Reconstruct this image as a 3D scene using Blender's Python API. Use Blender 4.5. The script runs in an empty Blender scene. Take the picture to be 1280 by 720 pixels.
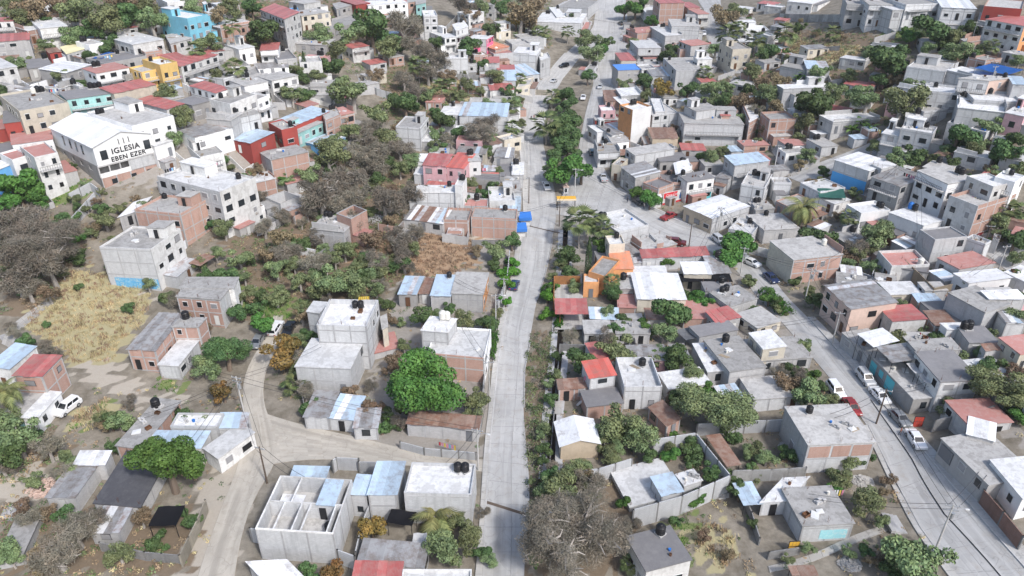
import bpy, bmesh, math, random, re
import numpy as np
from mathutils import Vector, Matrix

# ------------------------------------------------------------------ camera, world, sun, exposure
scene = bpy.context.scene
C = scene.collection
FOC, PITCH, CAMH = 920.0, math.radians(29.5), 78.0
cam_d = bpy.data.cameras.new('camera')
cam = bpy.data.objects.new('camera', cam_d)
C.objects.link(cam)
cam.location = (0, 0, CAMH)
cam.rotation_euler = (math.radians(90) - PITCH, 0, 0)
cam_d.sensor_width = 36.0
cam_d.lens = 36.0 * FOC / 1280.0
cam_d.clip_start = 1.0
cam_d.clip_end = 6000.0
scene.camera = cam

SUN_EL, SUN_AZ = math.radians(47), math.radians(143)      # azimuth clockwise from +Y
world = bpy.data.worlds.new('World')
scene.world = world
world.use_nodes = True
wn = world.node_tree
bg = wn.nodes['Background']
sky = wn.nodes.new('ShaderNodeTexSky')
sky.sky_type = 'NISHITA'
sky.sun_disc = False
sky.sun_elevation = SUN_EL
sky.sun_rotation = SUN_AZ
sky.dust_density = 2.5
wn.links.new(sky.outputs[0], bg.inputs[0])
bg.inputs[1].default_value = 0.145
sun_d = bpy.data.lights.new('sun', 'SUN')
sun_d.energy = 2.25
sun_d.angle = math.radians(5.5)
sun_d.color = (1.0, 0.985, 0.97)
sun = bpy.data.objects.new('sun', sun_d)
C.objects.link(sun)
sdir = Vector((math.sin(SUN_AZ) * math.cos(SUN_EL), math.cos(SUN_AZ) * math.cos(SUN_EL), math.sin(SUN_EL)))
sun.rotation_euler = sdir.to_track_quat('Z', 'Y').to_euler()
scene.view_settings.view_transform = 'Standard'
scene.view_settings.look = 'None'
scene.view_settings.exposure = 0.6
scene.view_settings.gamma = 1.0
scene.view_settings.use_curve_mapping = False
scene.cycles.max_bounces = 5
scene.cycles.diffuse_bounces = 3
scene.cycles.glossy_bounces = 2
scene.cycles.transparent_max_bounces = 4

RNG = random.Random(7)
NP = np.random.default_rng(11)

# ------------------------------------------------------------------ pixel rays and terrain
CP, SP = math.cos(PITCH), math.sin(PITCH)
def ray(px, py):
    x = (px - 640.0) / FOC
    y = -(py - 360.0) / FOC
    return np.array([x, CP + y * SP, -SP + y * CP])
def on_z(px, py, z):
    d = ray(px, py)
    t = (z - CAMH) / d[2]
    return np.array([d[0] * t, d[1] * t, z])
def project(p):
    x, y, z = p[0], p[1], p[2] - CAMH
    zc = y * CP - z * SP
    yc = y * SP + z * CP
    return 640 + FOC * x / zc, 360 - FOC * yc / zc, zc

# heights (m) read off the photograph: pixel x, pixel y, ground height
CTRL = [(630,715,0),(640,600,0),(640,450,0),(660,330,0),(680,250,1),(668,170,3),(690,100,6),(745,110,5),(765,40,10),(770,5,14),
 (740,200,2),(780,260,1.5),(850,290,1),(940,340,1),(1000,420,1),(1080,500,1),(1150,600,1),(1270,712,2),(900,450,0),(800,600,0),(1000,620,0),
 (300,600,0),(280,715,0),(450,565,0),(330,430,1),(520,470,0),(560,330,2),(580,250,4),(600,180,7),(620,100,12),(600,40,19),(620,5,22),
 (30,690,0),(90,520,2),(200,500,1),(20,440,4),(100,400,4),(200,370,4),(290,330,5),(150,320,7),(40,330,8),(30,230,15),(150,248,13),(230,240,12),
 (350,250,7),(440,300,4),(450,220,7),(480,150,11),(420,130,15),(330,170,17),(250,170,20),(130,130,24),(20,120,25),(60,60,30),(240,50,31),(380,60,25),(500,60,20),(20,5,37),(240,5,37),(420,5,30),
 (880,240,2),(960,250,3),(840,170,6),(930,170,7),(850,100,10),(900,60,14),(840,20,18),(900,5,21),(1000,120,16),(1010,200,8),(1050,240,7),(980,50,22),
 (1100,190,12),(1130,260,8),(1180,280,8),(1270,340,6),(1150,340,4),(1060,330,2),(1100,400,3),(1200,420,5),(1270,440,7),(1180,500,3),(1250,560,4),(1240,230,14),
 (1130,110,21),(1250,180,19),(1260,110,27),(1100,60,27),(1255,40,33),(1080,20,31),(1200,5,38),(1000,5,27),(1280,0,40)]
K, KH = [], []
for px, py, h in CTRL:
    p = on_z(px, py, h)
    K.append(p[:2]); KH.append(h)
for x, y, h in [(-110,40,0),(0,30,0),(110,40,1),(-150,90,5),(150,90,6),(-400,300,50),(400,300,52),(-300,150,25),(300,150,28),(0,700,40),(-400,700,75),(400,700,80),
                (0,1500,70),(-900,1500,110),(900,1500,110),(-900,300,90),(900,300,95),(-300,-100,10),(300,-100,10),(0,-100,0)]:
    K.append(np.array([x, y])); KH.append(h)
K = np.array(K); KH = np.array(KH, float)
def _phi(r): return -np.sqrt(r * r + 9.0)
_M = _phi(np.linalg.norm(K[:, None] - K[None], axis=2)) + np.eye(len(K)) * -2.5
_A = np.zeros((len(K) + 1, len(K) + 1)); _A[:-1, :-1] = _M; _A[-1, :-1] = 1; _A[:-1, -1] = 1
_W = np.linalg.solve(_A, np.append(KH, 0))
def hmap(x, y):
    x = np.asarray(x, float); y = np.asarray(y, float)
    sh = x.shape
    P = np.stack([x.ravel(), y.ravel()], 1)
    out = np.empty(len(P))
    for i in range(0, len(P), 20000):
        q = P[i:i + 20000]
        out[i:i + 20000] = _phi(np.linalg.norm(q[:, None] - K[None], axis=2)) @ _W[:-1] + _W[-1]
    return out.reshape(sh)
_HX, _HY = np.arange(-330, 331, 1.5), np.arange(10, 760, 1.5)
_HG = hmap(*np.meshgrid(_HX, _HY))
def hfast(x, y):
    fx = np.clip((np.asarray(x, float) + 330) / 1.5, 0, len(_HX) - 1.001); fy = np.clip((np.asarray(y, float) - 10) / 1.5, 0, len(_HY) - 1.001)
    i, j = fx.astype(int), fy.astype(int); u, v = fx - i, fy - j
    return _HG[j, i] * (1 - u) * (1 - v) + _HG[j, i + 1] * u * (1 - v) + _HG[j + 1, i] * (1 - u) * v + _HG[j + 1, i + 1] * u * v
def th(x, y): return float(hfast(x, y))
_T = np.concatenate([np.arange(60, 340, 2.0), np.arange(340, 900, 5.0)])
def at(px, py, hoff=0.0):
    """point of the ray through a pixel that lies hoff above the terrain"""
    d = ray(px, py); d = d / np.linalg.norm(d)
    P = d[None] * _T[:, None]; P[:, 2] += CAMH
    g = P[:, 2] - hfast(P[:, 0], P[:, 1]) - hoff
    k = np.argmax(g < 0)
    if g[k] >= 0: k = len(_T) - 1
    k = max(k, 1)
    a, b = _T[k - 1], _T[k]
    for _ in range(2):
        tt = np.linspace(a, b, 6)
        Q = d[None] * tt[:, None]; Q[:, 2] += CAMH
        gg = Q[:, 2] - hfast(Q[:, 0], Q[:, 1]) - hoff
        j = max(1, int(np.argmax(gg < 0))) if (gg < 0).any() else 5
        a, b = tt[j - 1], tt[j]
    t = (a + b) / 2
    p = d * t; p[2] += CAMH
    return p

# ------------------------------------------------------------------ object helpers
def put(o, parent=None):
    C.objects.link(o)
    if parent is not None: o.parent = parent
    return o
def tag(o, label=None, cat=None, group=None, kind=None):
    if label: o['label'] = label
    if cat: o['category'] = cat
    if group: o['group'] = group
    if kind: o['kind'] = kind
    return o
def empty(name, loc, rz=0.0):
    o = bpy.data.objects.new(name, None)
    o.location = loc; o.rotation_euler = (0, 0, rz)
    o.empty_display_size = 0.3
    return put(o)
def copy_tree(o, parent=None):
    c = o.copy(); C.objects.link(c)
    if parent is not None: c.parent = parent
    for ch in o.children: copy_tree(ch, c)
    return c

class MB:
    def __init__(s): s.v, s.f, s.m, s.uv = [], [], [], []
    def face(s, pts, m=0, uv=None):
        n = len(s.v)
        s.v.extend([tuple(map(float, p)) for p in pts]); s.f.append(tuple(range(n, n + len(pts)))); s.m.append(m)
        s.uv.extend(uv if uv else [(p[0], p[1]) for p in pts])
    def prism(s, poly, z0, z1, m=0, mt=None, bottom=True):
        """poly counter-clockwise [(x,y)], z0/z1 numbers or lists"""
        n = len(poly)
        a = z0 if isinstance(z0, (list, tuple)) else [z0] * n
        b = z1 if isinstance(z1, (list, tuple)) else [z1] * n
        for i in range(n):
            j = (i + 1) % n
            L = math.hypot(poly[j][0] - poly[i][0], poly[j][1] - poly[i][1])
            s.face([(*poly[i], a[i]), (*poly[j], a[j]), (*poly[j], b[j]), (*poly[i], b[i])], m, [(0, a[i]), (L, a[j]), (L, b[j]), (0, b[i])])
        s.face([(*poly[i], b[i]) for i in range(n)], m if mt is None else mt)
        if bottom: s.face([(*poly[i], a[i]) for i in reversed(range(n))], m)
    def box(s, x0, x1, y0, y1, z0, z1, m=0): s.prism([(x0, y0), (x1, y0), (x1, y1), (x0, y1)], z0, z1, m)
    def tube(s, pts, rad, n=6, m=0, cap=True):
        pts = [Vector(p) for p in pts]
        if not isinstance(rad, (list, tuple)): rad = [rad] * len(pts)
        rings = []
        for i, p in enumerate(pts):
            d = (pts[min(i + 1, len(pts) - 1)] - pts[max(i - 1, 0)]).normalized()
            u = d.cross(Vector((0, 0, 1)) if abs(d.z) < .9 else Vector((1, 0, 0))).normalized(); w = d.cross(u)
            rings.append([p + rad[i] * (math.cos(2 * math.pi * k / n) * u + math.sin(2 * math.pi * k / n) * w) for k in range(n)])
        for a, b in zip(rings, rings[1:]):
            for k in range(n): s.face([a[(k + 1) % n], a[k], b[k], b[(k + 1) % n]], m)
        if cap:
            s.face(rings[0], m); s.face(list(reversed(rings[-1])), m)
    def cyl(s, c, r, z0, z1, n=12, m=0, r1=None):
        r1 = r if r1 is None else r1
        a = [(c[0] + r * math.cos(2 * math.pi * k / n), c[1] + r * math.sin(2 * math.pi * k / n), z0) for k in range(n)]
        b = [(c[0] + r1 * math.cos(2 * math.pi * k / n), c[1] + r1 * math.sin(2 * math.pi * k / n), z1) for k in range(n)]
        for k in range(n): s.face([a[k], a[(k + 1) % n], b[(k + 1) % n], b[k]], m)
        s.face(b, m); s.face(list(reversed(a)), m)
    def mesh(s, name, mats, off=(0, 0, 0)):
        me = bpy.data.meshes.new(name)
        me.from_pydata([(x - off[0], y - off[1], z - off[2]) for x, y, z in s.v], [], s.f)
        for mm in mats: me.materials.append(mm)
        if any(s.m): me.polygons.foreach_set('material_index', s.m)
        uvl = me.uv_layers.new(name='UVMap')
        uvl.data.foreach_set('uv', np.array(s.uv, dtype=np.float32).ravel())
        return me
    def build(s, name, mats, parent=None, off=(0, 0, 0)):
        if not isinstance(mats, (list, tuple)): mats = [mats]
        return put(bpy.data.objects.new(name, s.mesh(name, mats, off)), parent)

def np_mesh(name, V, F, mats, col=None, midx=None, smooth=False):
    """V (n,3), F (m,k) arrays; col (n,) tint per vertex"""
    me = bpy.data.meshes.new(name)
    V = np.ascontiguousarray(V, dtype=np.float32); F = np.ascontiguousarray(F, dtype=np.int32)
    k = F.shape[1]
    me.vertices.add(len(V)); me.vertices.foreach_set('co', V.ravel())
    me.loops.add(F.size); me.loops.foreach_set('vertex_index', F.ravel())
    me.polygons.add(len(F))
    me.polygons.foreach_set('loop_start', np.arange(0, F.size, k, dtype=np.int32))
    me.polygons.foreach_set('loop_total', np.full(len(F), k, dtype=np.int32))
    for m in mats: me.materials.append(m)
    if midx is not None: me.polygons.foreach_set('material_index', np.ascontiguousarray(midx, dtype=np.int32))
    if smooth: me.polygons.foreach_set('use_smooth', np.ones(len(F), dtype=bool))
    if col is not None:
        a = me.attributes.new('tint', 'FLOAT', 'POINT'); a.data.foreach_set('value', np.ascontiguousarray(col, dtype=np.float32))
    me.update(calc_edges=True)
    return me

# ------------------------------------------------------------------ materials
def lin(r, g, b):
    f = lambda c: (c / 12.92 if c <= .04045 else ((c + .055) / 1.055) ** 2.4)
    return (f(r / 255), f(g / 255), f(b / 255))
class NT:
    def __init__(s, name):
        s.m = bpy.data.materials.new(name); s.m.use_nodes = True
        s.t = s.m.node_tree; s.b = s.t.nodes['Principled BSDF']
    def n(s, kind, **kw):
        o = s.t.nodes.new('ShaderNode' + kind)
        for k, v in kw.items(): setattr(o, k, v)
        return o
    def l(s, a, b): s.t.links.new(a, b)
    def noise(s, vec, scale, detail=4, rough=.6):
        o = s.n('TexNoise'); o.inputs['Scale'].default_value = scale; o.inputs['Detail'].default_value = detail; o.inputs['Roughness'].default_value = rough
        s.l(vec, o.inputs['Vector']); return o.outputs[0]
    def noise2(s, vec):
        o = s.n('TexNoise'); o.inputs['Scale'].default_value = .5; s.l(vec, o.inputs['Vector'])
        a = s.n('VectorMath', operation='ADD'); b = s.n('VectorMath', operation='SCALE'); b.inputs['Scale'].default_value = 2.5; s.l(o.outputs[1], b.inputs[0]); s.l(vec, a.inputs[0]); s.l(b.outputs[0], a.inputs[1]); return a.outputs[0]
    def ramp(s, fac, stops):
        o = s.n('ValToRGB'); e = o.color_ramp.elements
        while len(e) < len(stops): e.new(.5)
        for i, (p, c) in enumerate(stops):
            e[i].position = p; e[i].color = (*c, 1) if len(c) == 3 else c
        s.l(fac, o.inputs[0]); return o.outputs[0]
    def mix(s, fac, a, b, mode='MIX'):
        o = s.n('Mix', data_type='RGBA', blend_type=mode)
        for sock, v in ((o.inputs[0], fac), (o.inputs[6], a), (o.inputs[7], b)):
            if hasattr(v, 'links') or isinstance(v, bpy.types.NodeSocket): s.l(v, sock)
            elif isinstance(v, (int, float)): sock.default_value = v
            else: sock.default_value = (*v, 1)
        return o.outputs[2]
    def math(s, op, a, b):
        o = s.n('Math', operation=op)
        for sock, v in ((o.inputs[0], a), (o.inputs[1], b)):
            if isinstance(v, bpy.types.NodeSocket): s.l(v, sock)
            else: sock.default_value = v
        return o.outputs[0]
    def pos(s): return s.n('NewGeometry').outputs['Position']
    def uv(s): return s.n('UVMap').outputs[0]
    def rnd(s): return s.n('ObjectInfo').outputs['Random']
    def bump(s, h, strength=.3, dist=.05):
        o = s.n('Bump'); o.inputs['Strength'].default_value = strength; o.inputs['Distance'].default_value = dist
        s.l(h, o.inputs['Height']); s.l(o.outputs[0], s.b.inputs['Normal'])
    def out(s, col, rough=.85, metal=0.0, spec=.3):
        if isinstance(col, bpy.types.NodeSocket): s.l(col, s.b.inputs['Base Color'])
        else: s.b.inputs['Base Color'].default_value = (*col, 1)
        s.b.inputs['Roughness'].default_value = rough; s.b.inputs['Metallic'].default_value = metal
        s.b.inputs['Specular IOR Level'].default_value = spec
        return s.m
def scale3(c, k): return tuple(min(1, x * k) for x in c)

def weathered(name, c, dirt=(.13, .11, .09), amount=.5, rough=.85, vary=.16, fine=5.0, spec=.25):
    """painted or bare concrete: patchy tone, stains with ragged edges, fine grain, a little different on every object"""
    t = NT(name); p = t.pos()
    big = t.noise(p, .28, 6, .65); mid = t.noise(p, 1.3, 6, .7); fin = t.noise(p, fine, 3, .7)
    base = t.mix(t.ramp(big, [(.3, (0, 0, 0)), (.7, (1, 1, 1))]), scale3(c, .86), scale3(c, 1.08))
    st = t.math('MULTIPLY', t.ramp(mid, [(.50, (0, 0, 0)), (.72, (1, 1, 1))]), amount)
    base = t.mix(st, base, tuple(a * .55 + b * .45 for a, b in zip(c, dirt)))
    st2 = t.math('MULTIPLY', t.ramp(t.noise(p, .62, 5, .6), [(.53, (0, 0, 0)), (.57, (1, 1, 1))]), amount * .62)
    base = t.mix(st2, base, tuple(a * .5 + b * .5 for a, b in zip(c, dirt)))
    mp = t.n('Mapping'); mp.inputs['Scale'].default_value = (1.6, 1.6, .16); t.l(p, mp.inputs['Vector'])
    sk = t.math('MULTIPLY', t.ramp(t.noise(mp.outputs[0], 1.0, 5, .65), [(.5, (0, 0, 0)), (.72, (1, 1, 1))]), amount * .8)
    base = t.mix(sk, base, tuple(a * .5 + b * .5 for a, b in zip(c, dirt)))
    base = t.mix(t.math('MULTIPLY', fin, .22), base, scale3(c, .6))
    hs = t.n('HueSaturation'); t.l(base, hs.inputs['Color'])
    t.l(t.math('ADD', t.math('MULTIPLY', t.rnd(), vary * 2), 1 - vary), hs.inputs['Value'])
    t.bump(fin, .25, .03)
    return t.out(hs.outputs[0], rough, 0, spec)
def masonry(name, c1, c2, mortar, bw, bh, amount=.35, vary=.12):
    t = NT(name); p = t.pos()
    br = t.n('TexBrick'); t.l(t.uv(), br.inputs['Vector'])
    br.inputs['Scale'].default_value = 1; br.inputs['Brick Width'].default_value = bw; br.inputs['Row Height'].default_value = bh
    br.inputs['Mortar Size'].default_value = .014; br.inputs['Color1'].default_value = (*c1, 1); br.inputs['Color2'].default_value = (*c2, 1); br.inputs['Mortar'].default_value = (*mortar, 1)
    st = t.math('MULTIPLY', t.ramp(t.noise(p, .8, 6, .7), [(.45, (0, 0, 0)), (.75, (1, 1, 1))]), amount)
    base = t.mix(st, br.outputs[0], scale3(c1, .6))
    mp = t.n('Mapping'); mp.inputs['Scale'].default_value = (1.5, 1.5, .14); t.l(p, mp.inputs['Vector'])
    base = t.mix(t.math('MULTIPLY', t.ramp(t.noise(mp.outputs[0], 1.0, 5, .65), [(.5, (0, 0, 0)), (.74, (1, 1, 1))]), amount * 1.3), base, scale3(c1, .45))
    base = t.mix(t.math('MULTIPLY', t.noise(p, .25, 4, .6), .35), base, scale3(c2, 1.15))
    hs = t.n('HueSaturation'); t.l(base, hs.inputs['Color'])
    t.l(t.math('ADD', t.math('MULTIPLY', t.rnd(), vary * 2), 1 - vary), hs.inputs['Value'])
    t.bump(br.outputs[1], -.3, .02)
    return t.out(hs.outputs[0], .9)
def tin(name, c, c2, metal=.25, rough=.45):
    t = NT(name); p = t.pos()
    w = t.n('TexWave', wave_type='BANDS', bands_direction='X'); t.l(t.uv(), w.inputs['Vector']); w.inputs['Scale'].default_value = 1.6
    st = t.ramp(t.noise(p, .9, 6, .7), [(.42, (0, 0, 0)), (.62, (1, 1, 1))])
    base = t.mix(st, c, c2)
    rs = t.ramp(t.noise(p, .45, 6, .75), [(.54, (0, 0, 0)), (.7, (1, 1, 1))])
    base = t.mix(t.math('MULTIPLY', rs, .5), base, (.20, .13, .09))
    base = t.mix(t.math('MULTIPLY', w.outputs[1], .14), base, scale3(c, .55))
    hs = t.n('HueSaturation'); t.l(base, hs.inputs['Color'])
    t.l(t.math('ADD', t.math('MULTIPLY', t.rnd(), .34), .8), hs.inputs['Value'])
    t.bump(w.outputs[1], .5, .03)
    return t.out(hs.outputs[0], rough, metal, .4)
def plain(name, c, rough=.6, metal=0, vary=0.0):
    t = NT(name)
    n = t.noise(t.pos(), 3.0, 4, .6)
    base = t.mix(t.math('MULTIPLY', n, .3), c, scale3(c, .72))
    if vary:
        hs = t.n('HueSaturation'); t.l(base, hs.inputs['Color'])
        t.l(t.math('ADD', t.math('MULTIPLY', t.rnd(), vary * 2), 1 - vary), hs.inputs['Value']); base = hs.outputs[0]
    return t.out(base, rough, metal)
def leafmat(name, dark, light, hue=.02, val=.25):
    t = NT(name)
    a = t.n('Attribute', attribute_name='tint')
    base = t.mix(a.outputs['Fac'], dark, light)
    nz = t.ramp(t.noise(t.pos(), .55, 4, .65), [(.45, (0, 0, 0)), (.68, (1, 1, 1))])
    warm = tuple((x * 1.25 + y) / 2 for x, y in zip(light, (light[0] * 1.5, light[1] * 1.05, light[2] * .9)))
    base = t.mix(t.math('MULTIPLY', nz, .5), base, warm)
    hs = t.n('HueSaturation'); t.l(base, hs.inputs['Color'])
    r = t.rnd()
    t.l(t.math('ADD', t.math('MULTIPLY', r, val * 2), 1 - val), hs.inputs['Value'])
    t.l(t.math('ADD', t.math('MULTIPLY', r, hue * 2), .5 - hue), hs.inputs['Hue'])
    return t.out(hs.outputs[0], .6, 0, .25)

WALLC = {   # code: (material, words)
 'wh': (weathered('paint_white', (.67, .665, .65), amount=.7, vary=.2), 'white'),
 'wt': (weathered('paint_fresh_white', (.78, .78, .775), amount=.2), 'clean white'),
 'cr': (weathered('paint_cream', (.58, .53, .44), amount=.5), 'cream'),
 'pk': (weathered('paint_pink', (.58, .36, .38), amount=.4), 'pink'),
 'hp': (weathered('paint_hot_pink', (.78, .16, .30), amount=.15), 'hot pink'),
 'pb': (weathered('paint_rose_beige', (.60, .45, .38), amount=.3), 'rose beige'),
 'bl': (weathered('paint_blue', (.16, .42, .74), amount=.2), 'blue'),
 'cy': (weathered('paint_cyan', (.22, .54, .68), amount=.3), 'bright cyan'),
 'tq': (weathered('paint_turquoise', (.32, .56, .54), amount=.45), 'turquoise'),
 'or': (weathered('paint_orange', (.66, .32, .14), amount=.4), 'orange'),
 'ye': (weathered('paint_yellow', (.70, .48, .18), amount=.4), 'yellow'),
 'rd': (weathered('paint_red', (.33, .065, .055), amount=.25), 'red'),
 'gr': (weathered('render_grey', (.36, .35, .34), amount=.45), 'grey rendered'),
 'tn': (weathered('render_tan', (.52, .43, .32), amount=.4), 'tan'),
 'gb': (masonry('block_grey', (.38, .375, .37), (.46, .455, .45), (.31, .30, .30), .4, .2), 'grey block'),
 'lb': (masonry('block_pale', (.45, .455, .46), (.54, .545, .55), (.40, .40, .405), .4, .2, .4, .2), 'pale block'),
 'lw': (masonry('block_wall_pale', (.72, .73, .74), (.78, .79, .80), (.58, .58, .59), .4, .2, .25, .1), 'pale block'),
 'rb': (masonry('brick_red', (.37, .19, .135), (.44, .26, .20), (.38, .35, .33), .25, .09, .3), 'red brick'),
}
ROOFC = {
 'g': (weathered('slab_grey', (.42, .41, .395), (.10, .09, .08), amount=1.0, vary=.22), 'grey concrete roof'),
 'w': (weathered('slab_white', (.66, .66, .655), (.2, .19, .18), amount=.95, rough=.7), 'white painted flat roof'),
 'd': (weathered('slab_dark', (.20, .195, .20), (.35, .34, .32), amount=.4), 'dark grey flat roof'),
 'k': (weathered('slab_black', (.085, .085, .095), (.25, .25, .25), amount=.3), 'blackish felt roof'),
 'r': (weathered('slab_red', (.42, .20, .175), (.45, .42, .40), amount=.55), 'faded red flat roof'),
 'y': (weathered('slab_yellow', (.74, .68, .42), amount=.2), 'pale yellow roof'),
 'b': (weathered('slab_blue', (.09, .24, .62), amount=.25), 'blue roof'),
 't': (tin('tin_zinc', (.38, .375, .37), (.26, .23, .21)), 'corrugated zinc roof'),
 'tw': (tin('tin_white', (.80, .80, .80), (.68, .68, .68), .05, .4), 'white sheet roof'),
 'ta': (tin('tin_pale_blue', (.50, .62, .72), (.44, .52, .60), .15), 'pale blue sheet roof'),
 'tr': (tin('tin_red', (.42, .115, .105), (.42, .19, .17), .0, .5), 'dull red sheet roof'),
 'tR': (tin('tin_bright_red', (.55, .12, .09), (.50, .17, .14), .0, .45), 'bright red roof'),
 'tb': (tin('tin_rust', (.22, .12, .085), (.30, .22, .18), .05, .7), 'rusty brown sheet roof'),
 'tm': (tin('tin_patch', (.56, .58, .60), (.36, .28, .25), .15, .5), 'patchwork sheet roof'),
 'rt': (tin('tile_orange', (.62, .24, .13), (.55, .28, .19), .0, .7), 'orange tile roof'),
}
M = {}
M['glass'] = NT('window_glass').out((.025, .03, .035), .08, 0, .6)
M['curtain'] = weathered('curtained_glass', (.30, .30, .31), amount=.3, rough=.25)
M['dark'] = NT('dark_interior').out((.012, .012, .013), .9)
M['frame_white'] = plain('window_frame_white', (.62, .62, .61), .5)
M['frame_dark'] = plain('window_frame_dark', (.04, .04, .045), .5)
M['conc'] = weathered('concrete', (.44, .435, .43), amount=.5)
M['concd'] = weathered('concrete_dark', (.43, .43, .435), amount=.5)
M['door_brown'] = plain('door_brown', (.13, .065, .035), .6, 0, .3)
M['door_white'] = plain('door_white', (.62, .62, .60), .5, 0, .2)
M['door_black'] = plain('door_black', (.02, .02, .022), .5)
M['door_grey'] = plain('door_grey', (.24, .25, .27), .5, .3, .3)
M['door_teal'] = plain('door_teal', (.08, .42, .50), .5)
M['door_red'] = plain('door_red', (.40, .05, .04), .5)
M['metal_dark'] = plain('metal_dark', (.05, .05, .055), .5, .4)
M['metal_grey'] = plain('metal_grey', (.42, .43, .44), .45, .5)
M['tank_black'] = plain('tank_plastic_black', (.014, .014, .016), .45)
M['tank_white'] = plain('tank_plastic_white', (.66, .64, .58), .5)
M['tank_blue'] = plain('tank_plastic_blue', (.03, .16, .48), .45)
M['bark'] = weathered('bark', (.17, .13, .10), amount=.5, fine=9)
M['barkg'] = weathered('bark_grey', (.36, .33, .30), amount=.4, fine=9)
M['pole'] = weathered('pole_concrete', (.50, .49, .47), amount=.3)
M['wood'] = weathered('pole_wood', (.12, .09, .07), amount=.4)
M['rust'] = plain('rebar_rust', (.12, .06, .04), .8)
M['wood_pale'] = plain('planks_pale', (.36, .29, .21), .8, 0, .3)

def mural_mat(name, c1, c2, c3):
    t = NT(name); u = t.uv()
    a = t.ramp(t.noise(u, .55, 5, .7), [(.38, c1), (.5, c2), (.6, c3)])
    b = t.mix(t.ramp(t.noise(u, 1.7, 4, .6), [(.52, (0, 0, 0)), (.56, (1, 1, 1))]), a, c2)
    return t.out(b, .8)
MURAL = {'B': mural_mat('mural_blue', (.30, .52, .66), (.12, .38, .62), (.55, .60, .50)), 'A': mural_mat('mural_aqua', (.40, .66, .66), (.30, .58, .62), (.60, .64, .62)), 'U': weathered('mural_plain_blue', (.08, .33, .66), amount=.25),
         'T': mural_mat('mural_turquoise', (.10, .48, .56), (.12, .50, .55), (.14, .45, .50)), 'R': weathered('mural_red', (.42, .05, .05), amount=.2), 'K': WALLC['rb'][0], 'O': weathered('mural_orange', (.74, .30, .09), amount=.2)}
# ------------------------------------------------------------------ labels: how it looks + where it stands
REG, LANDM = [], []
def reg(o, look, px, py, cat, group=None):
    o['category'] = cat
    if group: o['group'] = group
    REG.append((o, look, px, py))
def landmark(px, py, words, o=None): LANDM.append((px, py, words, o))
ORD = ['first', 'second', 'third', 'fourth', 'fifth', 'sixth', 'seventh', 'eighth', 'ninth', 'tenth', 'eleventh', 'twelfth']
def relation(px, py, L):
    dx, dy = px - L[0], (py - L[1]) * 1.3
    if math.hypot(dx, dy) < 16: return 'beside ' + L[2]
    if abs(dx) > abs(dy): return ('right of ' if dx > 0 else 'left of ') + L[2]
    return ('in front of ' if dy > 0 else 'beyond ') + L[2]
def assign_labels():
    used = {}
    pend = []
    for o, look, px, py in REG:
        own = [l for l in LANDM if l[3] is o]
        cand = sorted((l for l in LANDM if l[3] is not o), key=lambda l: math.hypot(px - l[0], (py - l[1]) * 1.3))[:6]
        if own and own[0][2].split()[-1] in look:
            pass
        pend.append((o, look, px, py, cand))
    groups = {}
    for o, look, px, py, cand in pend:
        room = 15 - len(look.split())
        opts = [relation(px, py, l) for l in cand]
        opts = [r for r in opts if len(r.split()) <= room] or ['']
        for r in opts[:4]:
            lab = (look + ', ' + r) if r else look
            if lab not in used:
                used[lab] = o; o['label'] = lab; break
        else:
            groups.setdefault((look, opts[0]), []).append((px, py, o))
    for (look, r), items in groups.items():
        lab = (look + ', ' + r) if r else look
        if lab in used:
            o0 = used[lab]
            p0 = next((q for q in REG if q[0] is o0), None)
            items.append((p0[2], p0[3], o0))
        items.sort(key=lambda t: t[0])
        base = look if len((look + ' ' + r).split()) > 11 else lab
        cnt = len(items)
        for i, (px, py, o) in enumerate(items):
            s = (ORD[i] if i < len(ORD) else 'number %d' % (i + 1)) + ' from left'
            l2 = lab + ', ' + s
            if len(l2.split()) > 16:
                sh = look.split(' with ')[0].split(' on a ')[0].split(' on an ')[0]
                l2 = sh + (', ' + r if r else '') + ', ' + s
            if len(l2.split()) > 16: l2 = look + ', ' + s
            o['label'] = ' '.join(l2.split()[:16])
    seen = {}
    for o, look, px, py in sorted(REG, key=lambda t: t[2]):
        l = o['label']
        if l in seen:
            sh = look.split(' with ')[0].split(' on a ')[0].split(' on an ')[0]
            near = sorted((q for q in LANDM if q[3] is not o), key=lambda q: math.hypot(px - q[0], (py - q[1]) * 1.3))
            for q in near[:12]:
                for pre in ('',):
                    c = pre + sh + ', ' + relation(px, py, q)
                    if c not in seen and len(c.split()) <= 16: l = c; break
                if l not in seen: break
            o['label'] = l
        seen[l] = o

# ------------------------------------------------------------------ windows, doors, tanks (shared meshes)
_wc = {}
def win_mesh(w, h, fr):
    k = ('w', w, h, fr)
    if k not in _wc:
        m = MB(); t = .055
        for x0, x1, z0, z1 in ((-w/2, w/2, 0, t), (-w/2, w/2, h - t, h), (-w/2, -w/2 + t, t, h - t), (w/2 - t, w/2, t, h - t)):
            m.box(x0, x1, -.06, .02, z0, z1)
        if w > .8: m.box(-.025, .025, -.05, .0, t, h - t)
        if fr == 'frame_dark':
            for k in range(1, int(w / .2)): m.box(-w/2 + k * .2 - .01, -w/2 + k * .2 + .01, .021, .04, 0, h)
        if w > 1.6:
            for x in (-w/4, w/4): m.box(x - .02, x + .02, -.05, 0, t, h - t)
        m.box(-w/2 - .1, w/2 + .1, -.02, .11, -.08, -.002)
        if fr == 'frame_white': m.box(-w/2 - .12, w/2 + .12, -.02, .3, h + .02, h + .1)
        _wc[k] = m.mesh('window', [M[fr]])
    return _wc[k]
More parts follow.
